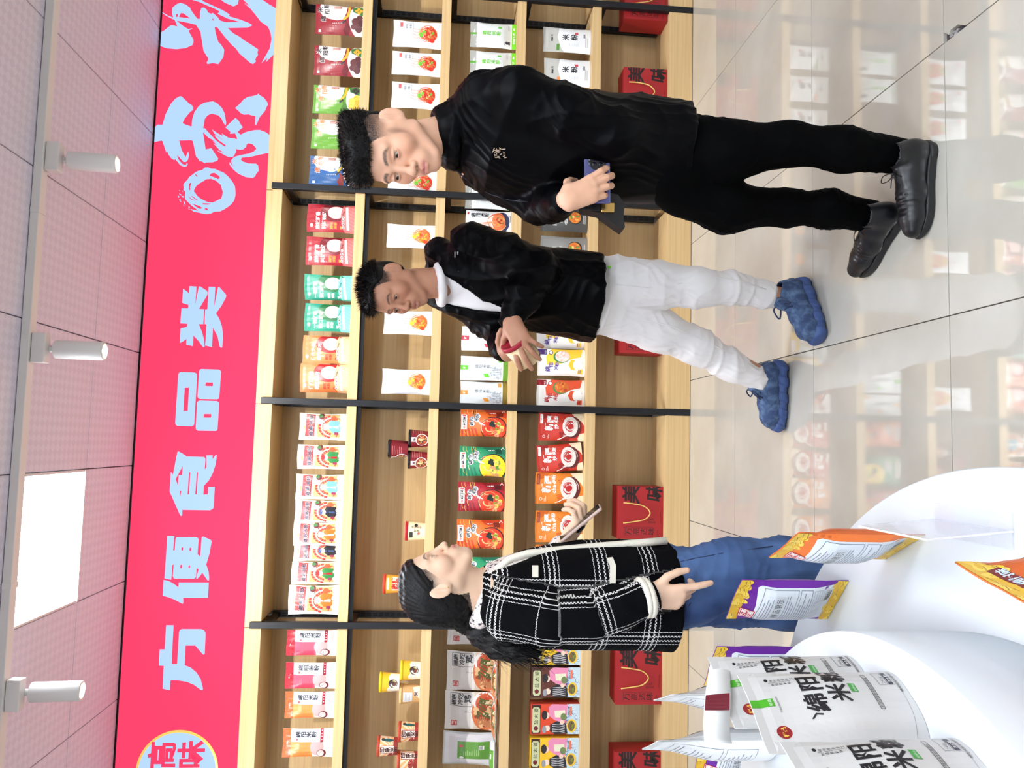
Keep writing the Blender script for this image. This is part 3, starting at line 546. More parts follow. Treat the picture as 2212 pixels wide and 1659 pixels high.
def d_masc(base, dark, lite, t1, t2, tc):
    def f(p):
        p.rect(0, 0, 1, 1, base, 0)
        p.ell(.72, .42, .36, .3, dark, 1, 30); p.ell(.7, .4, .24, .17, (246, 205, 205), 2, 26)
        p.ell(.55, .08, .7, .22, lite, 2.5, 30)
        for i in range(7): p.line([(.1+.12*i, .02), (.2+.12*i, .14), (.34+.12*i, .2)], .014, tuple(min(255, c+35) for c in lite), 3)
        p.text(t1, .1, .74, .155, W, 4, 1, gap=1.02); p.text(t2, .1, .61, .155, W, 4, 1, gap=1.02)
        p.ell(.24, .9, .07, .028, W, 4); p.text('万高', .2, .885, .04, (200, 60, 60), 5, 0)
        p.text('绵阳', .1, .46, .115, tc, 4, 1); p.text('米粉', .1, .38, .115, tc, 4, 1)
        p.poly([(.08, .12), (.92, .16), (.92, .21), (.08, .17)], W, 5)
        for i in range(4): p.circ(.16+.12*i, .25, .048, W, 5, 12); p.text('鲜香麻辣'[i], .13+.12*i, .235, .06, dark, 6, 1)
        p.line([(.4, .3), (.75, .24)], .012, K, 5); p.line([(.4, .27), (.75, .23)], .012, K, 5)
        p.rect(.1, .28, .2, .31, tc, 4)
    return f
def d_cake(rc, fig):
    def f(p):
        p.rect(0, 0, 1, 1, (240, 233, 226), 0); p.rect(.1, .14, .96, .63, (224, 168, 112), 1)
        p.poly([(.12, .68), (.96, .66), (.97, .86), (.14, .88)], rc, 2)
        for c, x, y in (('绵', .14, .71), ('州', .35, .72), ('米', .56, .71), ('粉', .75, .71)): p.text(c, x-.008, y-.004, .2, W, 3, 1); p.text(c, x, y, .185, (40, 40, 66), 4, 1)
        p.ell(.45, .9, .1, .016, (222, 150, 80), 3)
        for i in range(10):
            a0 = math.pi*(.06+.09*i); a1 = a0+.075*math.pi
            p.poly([(.5+.46*math.cos(a), .3+.3*math.sin(a)) for a in (a0, a1)]+[(.5+.24*math.cos(a), .3+.15*math.sin(a)) for a in (a1, a0)], (190, 60, 54), 2+.1*(i % 2))
            p.poly([(.5+.38*math.cos(a), .3+.25*math.sin(a)) for a in (a0, a1)]+[(.5+.33*math.cos(a), .3+.215*math.sin(a)) for a in (a1, a0)], (150, 200, 190), 2.4)
        p.rect(.6, .5, .9, .63, (208, 222, 228), 3); p.line([(.62, .53), (.88, .53)], .01, (90, 110, 130), 3.5); p.line([(.62, .58), (.88, .58)], .01, (90, 110, 130), 3.5); p.line([(.75, .5), (.75, .63)], .01, (90, 110, 130), 3.5)
        p.ell(.9, .53, .12, .06, (110, 42, 44), 4); p.ell(.92, .55, .07, .04, (70, 120, 70), 4.5)
        p.ell(.5, .42, .12, .06, (240, 205, 190), 5); p.poly([(.3, .12), (.72, .16), (.76, .34), (.6, .39), (.4, .37), (.26, .3)], fig[0], 4.5); p.poly([(.44, .18), (.54, .18), (.52, .36), (.46, .36)], fig[1], 5)
        p.ell(.5, .46, .13, .035, fig[1], 5.2)
        food(p, .5, .2, .42, .08, [(222, 130, 80), (206, 98, 70), (236, 200, 150)], 12, 5, 3)
        for i in range(6): p.circ(.12+.15*i, .1+.02*(i % 2), .09, (246, 242, 238), 5.4, 14)
        p.ell(.83, .28, .1, .06, (190, 96, 62), 4); p.rect(.2, .18, .3, .26, (150, 60, 90), 5.6)
        p.text('印象绵州', .2, .645, .055, (160, 60, 50), 5, 0)
    return f
def d_slim(top, mid, mid2):
    def f(p):
        p.rect(0, 0, 1, 1, (234, 226, 224), 0); p.rect(0, .84, 1, 1, top, 1)
        rr = random.Random(3)
        for i in range(26): x, y = rr.random(), .85+.13*rr.random(); p.rect(x, y, x+rr.uniform(.03, .1), y+rr.uniform(.008, .03), tuple(int(c*rr.uniform(.55, 1.15)) if c*1.15 < 255 else c for c in top), 2)
        p.rect(0, .42, .66, .84, mid, 1)
        for i in range(8): p.line([(.02, .5+.035*i), (.25, .52+.035*i), (.62, .5+.035*i)], .008, mid2, 2)
        p.rect(0, .46, .2, .8, mid2, 1.5)
        p.rect(.56, .27, 1, .84, (236, 240, 246), 3); p.text('绵阳米粉', .72, .66, .2, (40, 42, 60), 5, 1, vert=True, gap=.98)
        p.text('万高', .84, .78, .06, (80, 90, 110), 5, 0); p.rect(.6, .7, .68, .74, (200, 70, 80), 4); p.ell(.64, .36, .05, .05, (222, 190, 190), 4)
        p.rect(.54, .21, 1, .265, (165, 40, 60), 3)
        for i in range(4): p.circ(.64+.1*i, .237, .022, W, 4, 10)
        p.ell(.36, .33, .3, .13, (212, 172, 174), 1.5); p.ell(.14, .24, .14, .09, (110, 40, 50), 2); p.ell(.14, .255, .11, .065, (232, 214, 212), 3); swirl(p, .14, .26, .1, [(150, 90, 90)], 6, 4, 4, .008)
        p.lines(.6, .12, .95, 3, .03, .006, (150, 140, 145), 2, 2)
    return f
def d_noodle(cols, sec, seal):
    def f(p):
        p.rect(0, 0, 1, 1, (236, 240, 247), 0)
        p.line([(.1, .62), (.25, .55), (.4, .6), (.6, .5), (.8, .56)], .02, (212, 218, 228), 1); p.line([(.5, .9), (.55, .7), (.5, .55)], .02, (214, 220, 230), 1)
        p.text('绵阳米粉', .42, .7, .1, (188, 194, 206), 2, 0, vert=True, gap=1.1)
        if seal: p.rect(.74, .8, .92, .86, (222, 90, 96), 3); p.frame(.62, .58, .9, .78, .012, (170, 176, 190), 2); p.text('绵阳', .66, .7, .1, (70, 74, 90), 3, 0); p.text('米粉', .66, .62, .1, (70, 74, 90), 3, 0)
        else: p.text('绵阳', .66, .78, .1, (120, 130, 160), 3, 0, slant=.2)
        p.ell(.52, .23, .28, .13, cols[0], 3, 30)
        swirl(p, .52, .27, .33, cols, 46, 8, 4, .016); swirl(p, .5, .33, .3, cols+[sec[2]], 22, 5, 4.4, .012); food(p, .52, .24, .33, .15, cols+sec, 44, 9, 5, .06, .2)
        for i in range(4): p.line([(.35+.1*i, .44), (.3+.12*i, .52), (.38+.1*i, .6)], .014, cols[2], 4)
        p.ell(.46, .42, .09, .04, sec[0], 7); p.ell(.28, .2, .08, .05, sec[1], 7)
        p.text('80g', .84, .05, .05, (150, 150, 160), 2, 0)
    return f
def d_mgreen(p):
    p.rect(0, 0, 1, 1, (232, 237, 238), 0); p.rect(0, .86, 1, 1, (178, 180, 176), 1); p.rect(.5, .86, .58, 1, (96, 170, 60), 2)
    p.text('绵阳米粉', .44, .66, .17, (120, 205, 70), 4, 1, vert=True, gap=1.06); p.ell(.78, .36, .05, .045, (120, 210, 90), 3)
    p.rect(0, 0, 1, .09, (120, 224, 40), 2); p.text('非油炸健康', .2, .025, .09, W, 4, 1); p.rect(.75, .03, .85, .06, W, 3)
    p.circ(.2, .2, .06, (60, 52, 66), 3); p.rect(.14, .13, .26, .17, (60, 52, 66), 3); p.text('米线', .1, .24, .06, (90, 80, 90), 3, 0)
    p.lines(.1, .78, .3, 3, .03, .006, (180, 188, 196), 2, 5); p.lines(.7, .2, .95, 4, .03, .006, (170, 176, 186), 2, 6)
def d_mbowl(p):
    p.rect(0, 0, 1, 1, (238, 240, 244), 0); p.text('绵阳米粉', .68, .8, .2, K, 4, 1, vert=True, gap=.92); p.rect(.8, .93, .9, .97, (190, 50, 50), 3)
    p.ell(.5, .2, .46, .16, (36, 52, 96), 3, 28); p.ell(.48, .28, .44, .15, (240, 130, 80), 4, 26); swirl(p, .46, .32, .4, [(244, 168, 110), (226, 100, 60), (250, 205, 150)], 20, 4, 5, .022)
    food(p, .5, .26, .32, .1, [(206, 66, 40), (150, 120, 60), (90, 110, 60), (236, 180, 90)], 16, 6, 6)
    for i in range(5): p.line([(.2, .74-.02*i), (.36, .7-.05*i), (.5, .3)], .02, (240, 150, 110), 4.5)
    p.lines(.5, .08, .95, 3, .03, .01, (60, 66, 100), 4, 3)
def d_mlab(c, gus):
    def f(p):
        p.rect(0, .1, 1, 1, (228, 234, 240), 0); p.rect(0, 0, 1, .1, gus, 0); p.rect(.44, .84, .62, 1, c, 2); p.text('鲜', .47, .9, .12, W, 4, 1)
        p.text('绵阳米粉', .5, .62, .16, (60, 62, 70), 4, 0, vert=True, gap=.96); p.poly([(.13, .48), (.28, .52), (.28, .42), (.13, .38)], c, 3); p.text('非油炸', .3, .4, .055, c, 3, 0, vert=True)
        p.rect(.76, .13, .94, .2, c, 3); rr = random.Random(4)
        for i in range(40): x, y = rr.uniform(.06, .55), rr.uniform(.11, .36); p.rect(x, y, x+rr.uniform(.02, .08), y+rr.uniform(.004, .03), (176, 186, 198), 2+.01*i)
        for i in range(5): p.rect(.2+.07*i, .14, .22+.07*i, .32+.02*(i % 2), (150, 164, 180), 2.6)
    return f
def d_bowl(base, dark, soup, bits):
    def f(p):
        p.rect(0, 0, 1, 1, base, 0); rr = random.Random(6)
        for i in range(5): p.poly([(0, .6+.08*i), (.3, .66+.07*i), (.3, .7+.07*i), (0, .64+.08*i)], dark, 1)
        for i in range(14):
            x, y = rr.random(), rr.uniform(.5, .98); p.line([(x, y), (x+.09, y+.03), (x+.18, y+.03)], .013, (240, 200, 90), 2)
        p.poly([(.7, .0), (1, .0), (1, .5), (.85, .4)], dark, 1)
        p.rect(.26, .86, .8, .985, W, 3); p.circ(.33, .92, .05, (236, 150, 150), 4); p.text('绵阳味', .4, .895, .11, (60, 54, 60), 5, 1); p.rect(.74, .88, .78, .95, (210, 60, 60), 4)
        p.circ(.3, .27, .47, (58, 36, 40), 3, 40); p.circ(.3, .275, .435, soup, 4, 38)
        swirl(p, .34, .36, .36, [(236, 140, 90), (246, 190, 130), soup], 16, 3, 4.4, .024)
        food(p, .28, .2, .3, .15, bits, 34, 8, 5)
        for x, y in ((.46, .33), (.52, .3), (.42, .28)): p.poly([(x-.07, y-.03), (x+.05, y-.04), (x+.08, y+.04), (x-.05, y+.05)], (40, 52, 48), 8)
        for c, x, y in (('绵', .4, .72), ('阳', .58, .72), ('米', .56, .62), ('粉', .7, .6)): p.circ(x+.07, y+.028, .095, W, 6, 14); p.text(c, x, y, .15, (44, 50, 62), 8, 1)
        p.line([(.66, .7), (.96, .68)], .016, (40, 26, 30), 7); p.line([(.66, .74), (.96, .71)], .016, (40, 26, 30), 7)
        for i in range(6): p.line([(.42, .46), (.46+.03*i, .58+.012*i)], .01, (250, 235, 230), 6)
        for i in range(4): p.circ(.88, .36-.035*i, .018, W, 5, 8)
        p.rect(.76, .08, .92, .22, tuple(int(c*.6) for c in dark), 4); p.line([(.9, .1), (.97, .06), (.9, .03)], .02, W, 5)
    return f
def d_chick(p):
    p.rect(0, 0, 1, 1, (206, 200, 196), 0); p.rect(0, 0, 1, .46, (214, 196, 178), 1); p.ell(.5, .22, .52, .26, (206, 110, 62), 2, 30); p.ell(.76, .26, .26, .2, (226, 222, 220), 3, 26); p.ell(.72, .24, .24, .17, (196, 84, 50), 4, 26)
    food(p, .45, .22, .46, .22, [(204, 150, 104), (186, 120, 78), (196, 76, 44), (222, 178, 130), (90, 84, 44), (232, 206, 170), (160, 60, 40)], 60, 4, 4.5)
    for i in range(5): p.line([(.3+.12*i, .1+.05*(i % 3)), (.38+.1*i, .24), (.5+.09*i, .34)], .035, (84, 100, 48), 8)
    p.frame(.62, .48, .96, .9, .012, (70, 66, 70), 4); p.text('鸡', .72, .5, .22, (40, 38, 42), 5, 1); p.text('冷吃', .66, .66, .15, (50, 48, 52), 5, 1); p.text('椒麻', .64, .79, .14, (50, 48, 52), 5, 1)
    p.frame(.1, .76, .24, .88, .02, (190, 50, 50), 4); p.text('味', .12, .79, .1, (190, 50, 50), 5, 1); p.lines(.46, .6, .5, 5, .03, .01, (120, 116, 120), 3, 2); p.rect(0, .44, 1, .5, (222, 218, 216), 1.5)
def d_silver(p):
    p.rect(0, 0, 1, 1, (214, 210, 216), 0); p.frame(0, 0, 1, 1, .05, (190, 194, 196), 1); p.rect(.2, .12, .74, .72, (96, 150, 60), 2); p.rect(.56, .62, .63, .69, (206, 60, 80), 3)
    p.rect(.5, .22, .62, .32, W, 3); p.ell(.24, .64, .035, .04, W, 3); p.lines(.3, .6, .52, 9, .035, .006, (196, 216, 170), 3, 4)
    for i in range(9): p.rect(.51+.011*i, .24, .516+.011*i, .31, K, 4)
def d_mifen(c):
    def f(p):
        p.rect(0, 0, 1, 1, (196, 196, 192), 0); p.poly([(.12, .62), (.3, .66), (.6, .7), (1, .66), (1, 0), (0, 0), (0, .56)], (238, 241, 246), 1)
        p.rect(.06, .66, .3, .72, c, 2); p.text('绵州·元', .42, .8, .085, (60, 60, 60), 4, 1, vert=False); p.text('米', .44, .48, .25, K, 4, 1); p.text('粉', .44, .3, .25, K, 4, 1)
        p.rect(.68, .27, .78, .34, (216, 80, 90), 3); p.lines(.2, .45, .36, 6, .035, .005, (170, 190, 214), 3, 4); p.lines(.2, .1, .8, 2, .04, .02, (200, 204, 212), 3, 4)
        p.rect(.56, .12, .72, .16, (140, 144, 156), 3)
    return f
def d_grey(base):
    def f(p):
        p.rect(0, 0, 1, 1, base, 0); p.text('绵阳', .2, .66, .2, W, 4, 0); p.text('米粉', .3, .54, .15, W, 4, 0)
        p.ell(.38, .47, .14, .03, W, 4); p.ell(.38, .47, .12, .022, base, 5); p.text('鲜香', .3, .452, .09, W, 6, 0)
        p.circ(.54, .27, .27, (40, 40, 44), 3, 30); p.circ(.54, .28, .235, (226, 130, 50), 4, 28)
        food(p, .54, .28, .2, .11, [(240, 170, 70), (120, 150, 60), (206, 80, 40), (250, 210, 130), (226, 110, 50)], 28, 3, 5); p.lines(.3, .09, .8, 2, .04, .018, (190, 190, 190), 4, 3)
    return f
def d_panda(tab, splash, txt, fcols):
    def f(p):
        p.rect(0, 0, 1, 1, (236, 234, 232), 0); p.rect(.78, .8, .98, 1, tab, 2); p.text('食品', .8, .82, .07, W, 4, 0)
        p.poly([(.4, .8), (.7, .82), (1, .7), (1, .05), (.7, .1), (.62, .3), (.5, .42), (.38, .6)], splash, 1); p.poly([(.2, .12), (.5, .06), (.6, .3), (.4, .36), (.22, .3)], splash, 1)
        p.circ(.86, .72, .08, tab, 3); p.circ(.86, .72, .055, W, 4); p.ell(.7, .5, .24, .17, (70, 130, 70), 2, 22); p.ell(.72, .48, .22, .15, fcols[0], 3, 22); food(p, .72, .48, .2, .14, fcols, 22, 5, 4)
        for c, x, y, s in (('绵', .14, .74, .2), ('阳', .3, .68, .18), ('米', .2, .58, .15), ('粉', .34, .56, .15)): p.text(c, x-.01, y-.006, s*1.06, W, 5, 1); p.text(c, x, y, s, txt, 6, 1)
        p.rect(.08, .06, .24, .16, splash, 3); p.lines(.1, .13, .22, 2, .03, .012, txt, 4, 2); p.ell(.4, .16, .2, .1, (246, 246, 246), 3)
    return f
def d_chao(base, dark, small):
    def f(p):
        p.rect(0, 0, 1, 1, base, 0); p.poly([(0, .5), (.3, .56), (.35, .42), (.1, .3), (0, .34)], dark, 1); p.poly([(.7, .98), (1, .92), (1, .7), (.86, .78)], dark, 1)
        p.poly([(0, 0), (.3, 0), (.26, .1), (.1, .14), (0, .12)], (236, 224, 196), 2); p.poly([(.55, 0), (1, 0), (1, .26), (.85, .2), (.7, .06)], (236, 224, 196), 2)
        p.ell(.5, .26, .4, .2, (96, 40, 40), 3, 32); p.ell(.52, .31, .37, .17, (236, 226, 220), 4, 30); p.ell(.54, .33, .24, .1, (196, 50, 50), 5, 24); swirl(p, .52, .31, .33, [(244, 240, 236), (220, 200, 196)], 30, 4, 6, .02); food(p, .56, .33, .17, .07, [(190, 44, 50), (214, 80, 70), (160, 34, 40)], 12, 3, 6.6)
        p.line([(.4, .2), (.2, .3), (.16, .42), (.08, .5), (.04, .58)], .03, (240, 236, 230), 7); p.line([(.36, .22), (.18, .36), (.2, .46)], .022, (226, 206, 200), 7)
        for c, x, y, s in (('新', .36, .7, .3), ('疆', .64, .67, .26)): p.text(c, x, y, s, W, 8, 1)
        if small: p.text('炒', .42, .57, .17, W, 8, 1); p.text('米粉', .62, .58, .14, W, 8, 1)
        else: p.text('chao', .34, .57, .19, W, 8, 1); p.text('米粉', .68, .59, .13, W, 8, 1)
        p.rect(.62, .9, .95, .965, W if small else (150, 60, 40), 4); p.lines(.66, .93, .9, 1, .02, .02, dark, 5, 2); p.circ(.16, .88, .05, W, 4); p.circ(.16, .88, .035, base, 5); p.lines(.08, .8, .25, 2, .03, .012, (240, 220, 210), 4, 1)
        food(p, .75, .48, .12, .04, [(190, 60, 40), (226, 120, 60)], 8, 5, 7)
    return f
def d_box(bg):
    def f(p):
        p.rect(0, 0, 1, 1, bg, 0); p.rect(.02, .8, .98, .98, (60, 30, 26), 1); p.poly([(.06, .84), (.12, .81), (.84, .81), (.9, .84), (.9, .94), (.84, .97), (.12, .97), (.06, .94)], (200, 204, 160), 2)
        p.circ(.2, .89, .075, (110, 30, 40), 3); p.text('盐太婆', .32, .855, .16, K, 4, 0, gap=1.25)
        p.rect(0, 0, 1, .26, (190, 214, 232), 1); rr = random.Random(2)
        for i in range(26): x, y = rr.random(), rr.uniform(0, .26); p.line([(x+.07*math.cos(a*.8), y+.035*math.sin(a*.8)) for a in range(6)], .014, rr.choice([(60, 92, 150), (236, 242, 248), (98, 140, 190)]), 2+.02*i)
        # two figures drawn as flat colour shapes: one in pink, one in a dark robe
        p.poly([(.36, .3), (.98, .24), (1, .56), (.9, .64), (.6, .62), (.46, .5)], (226, 140, 176), 3); p.poly([(.55, .3), (.8, .3), (.78, .52), (.56, .5)], (226, 226, 196), 4); p.ell(.62, .68, .11, .06, (240, 208, 188), 4); p.ell(.64, .72, .15, .06, (44, 36, 40), 4.5)
        p.poly([(.02, .24), (.36, .28), (.44, .46), (.32, .6), (.1, .6), (.0, .5)], (40, 36, 42), 4)
        for i in range(5): p.line([(.06+.06*i, .3), (.1+.06*i, .42), (.08+.06*i, .56)], .018, (206, 206, 212), 5)
        p.ell(.2, .66, .1, .055, (240, 212, 194), 5); p.ell(.16, .72, .12, .045, (150, 152, 160), 5.5); p.ell(.4, .36, .07, .045, (240, 205, 186), 5)
        p.ell(.28, .16, .22, .1, (240, 196, 60), 5, 24); p.ell(.28, .165, .17, .07, (110, 96, 60), 6, 22); food(p, .28, .165, .15, .06, [(120, 140, 60), (150, 80, 60), (70, 50, 40)], 14, 3, 6.5)
        p.ell(.58, .33, .12, .06, (110, 130, 80), 5); p.rect(.62, .16, .92, .2, (230, 120, 90), 5); p.text('绵州米粉', .62, .205, .075, (50, 60, 100), 5, 0)
    return f
KINDS = {
 'rice_red': (.174, .27, .05, 'stand', d_rice((150, 34, 48), (110, 24, 34), (50, 30, 40), (232, 168, 60), [(92, 50, 54), (104, 58, 60), (80, 42, 48)])),
 'rice_green': (.174, .27, .05, 'stand', d_rice((100, 158, 50), (70, 120, 40), (226, 130, 60), (60, 50, 56), [(236, 190, 66), (244, 206, 90), (226, 170, 60)])),
 'rice_blue': (.174, .27, .05, 'stand', d_rice((46, 96, 158), (140, 50, 50), (196, 104, 50), (232, 168, 60), [(226, 160, 90), (214, 146, 80), (236, 180, 110)])),
 'mascot_red': (.162, .27, .045, 'stand', d_masc((166, 34, 48), (120, 22, 36), (210, 110, 110), '麻辣鲜香', '料好味好', (240, 150, 50))),
 'mascot_teal': (.156, .266, .045, 'stand', d_masc((40, 146, 120), (26, 110, 60), (120, 206, 190), '一碗好味', '满口鲜香', W)),
 'mascot_orange': (.16, .267, .045, 'stand', d_masc((240, 128, 70), (180, 40, 44), (246, 190, 150), '传承经典', '绵阳老方', (190, 60, 40))),
 'cake_blue': (.137, .264, .03, 'pillow', d_cake((140, 40, 44), [(120, 176, 200), (236, 238, 240)])),
 'cake_green': (.137, .264, .03, 'pillow', d_cake((146, 40, 44), [(56, 130, 72), (190, 40, 48)])),
 'cake_black': (.137, .264, .03, 'pillow', d_cake((140, 40, 44), [(44, 44, 52), (70, 90, 140)])),
 'cake_orange': (.137, .264, .03, 'pillow', d_cake((150, 48, 46), [(206, 120, 50), (240, 236, 232)])),
 'slim_pink': (.142, .272, .03, 'pillow', d_slim((190, 30, 50), (226, 86, 110), (206, 64, 90))),
 'slim_orange': (.142, .272, .03, 'pillow', d_slim((226, 96, 40), (240, 150, 80), (226, 130, 64))),
 'noodle_red': (.148, .278, .035, 'pillow', d_noodle([(214, 60, 40), (236, 110, 70), (240, 150, 100)], [(120, 200, 60), (226, 60, 50), (250, 220, 150)], True)),
 'noodle_yellow': (.14, .27, .035, 'pillow', d_noodle([(236, 120, 60), (240, 190, 70), (240, 150, 110)], [(206, 200, 60), (226, 90, 50), (250, 230, 120)], False)),
 'mian_green': (.154, .27, .045, 'pillow', d_mgreen),
 'mian_bowl': (.14, .264, .04, 'pillow', d_mbowl),
 'mian_pink': (.139, .268, .04, 'stand', d_mlab((206, 70, 90), (150, 60, 70))),
 'mian_label_green': (.139, .269, .05, 'stand', d_mlab((110, 206, 60), (100, 150, 50))),
 'mian_label_orange': (.134, .266, .05, 'stand', d_mlab((240, 160, 60), (140, 120, 50))),
 'bowl_orange': (.16, .26, .05, 'stand', d_bowl((226, 104, 36), (190, 60, 30), (206, 60, 36), [(240, 196, 90), (226, 120, 80), (240, 170, 130), (130, 150, 50), (250, 214, 120), (206, 80, 60)])),
 'bowl_green': (.166, .26, .05, 'stand', d_bowl((36, 140, 96), (24, 110, 84), (232, 206, 40), [(240, 214, 50), (226, 160, 120), (250, 226, 80), (90, 140, 50), (206, 150, 110)])),
 'bowl_red': (.164, .26, .05, 'stand', d_bowl((166, 30, 44), (130, 20, 34), (206, 60, 40), [(240, 196, 90), (226, 120, 80), (240, 170, 130), (130, 150, 50), (250, 214, 120), (206, 80, 60)])),
 'chicken': (.215, .29, .035, 'pillow', d_chick), 'silver_green': (.2, .298, .04, 'pillow', d_silver),
 'mifen_green': (.158, .276, .045, 'stand', d_mifen((90, 150, 60))), 'mifen_orange': (.163, .275, .045, 'stand', d_mifen((240, 140, 70))),
 'grey_dark': (.152, .273, .05, 'stand', d_grey((80, 80, 80))), 'grey_light': (.152, .273, .05, 'stand', d_grey((138, 138, 136))),
 'panda_yellow': (.157, .276, .05, 'stand', d_panda((70, 40, 110), (246, 206, 60), (84, 60, 150), [(240, 214, 206), (226, 180, 170), (250, 236, 230)])),
 'panda_red': (.156, .276, .05, 'stand', d_panda((150, 30, 40), (222, 84, 50), (170, 30, 40), [(206, 104, 46), (226, 140, 60), (180, 70, 30)])),
 'chao_red': (.165, .262, .05, 'stand', d_chao((196, 54, 40), (150, 36, 34), True)), 'chao_orange': (.178, .268, .05, 'stand', d_chao((226, 130, 44), (206, 100, 30), False)),
}
M_film = {}
def film(col, rough=.3):
    k = tuple(col)
    if k not in M_film: M_film[k] = mat('film_%d_%d_%d' % k, s2l(col), rough)
    return M_film[k]
BODYC = {'rice_red': (140, 30, 44), 'rice_green': (96, 150, 46), 'rice_blue': (44, 90, 150), 'mascot_red': (160, 32, 46), 'mascot_teal': (38, 140, 116), 'mascot_orange': (236, 124, 68), 'slim_pink': (222, 200, 200), 'slim_orange': (226, 206, 196),
         'bowl_orange': (220, 100, 36), 'bowl_green': (36, 136, 94), 'bowl_red': (160, 30, 44), 'grey_dark': (74, 74, 74), 'grey_light': (134, 134, 132), 'chao_red': (190, 52, 40), 'chao_orange': (222, 126, 44), 'chicken': (206, 200, 196), 'silver_green': (206, 206, 210), 'mifen_green': (200, 200, 196), 'mifen_orange': (200, 200, 196), 'mian_label_green': (100, 150, 50), 'mian_label_orange': (140, 120, 50)}
CACHE = {}
def pack_meshes(kind):
    if kind not in CACHE:
        w_, h_, d_, st, des = KINDS[kind]; seed = sum(map(ord, kind))
        bme = pouch_me(w_, h_, d_, st, seed); bme.materials.append(film(BODYC.get(kind, (232, 234, 238))))
        p = Print(w_, h_); des(p); _, fn = pouch_fn(w_, h_, d_, st, seed)
        pme = p.mesh(fn, 14, 18); pme.materials.append(M_print); CACHE[kind] = (bme, pme)
    return CACHE[kind]
def place_pack(kind, label, cat, x, y, z, w=None, h=None, rz=0., ry=0., rx=0., name='food_pouch', group=None):
    w_, h_ = KINDS[kind][:2]; b, p = pack_meshes(kind)
    e = empty(name, (x, y, z)); e.rotation_euler = (rx, ry, rz); tag(e, label, cat, group)
    e.scale = ((w or w_)/w_, 1, (h or h_)/h_)
    obj('pouch', b, e); obj('printed_front', p, e)
    return e
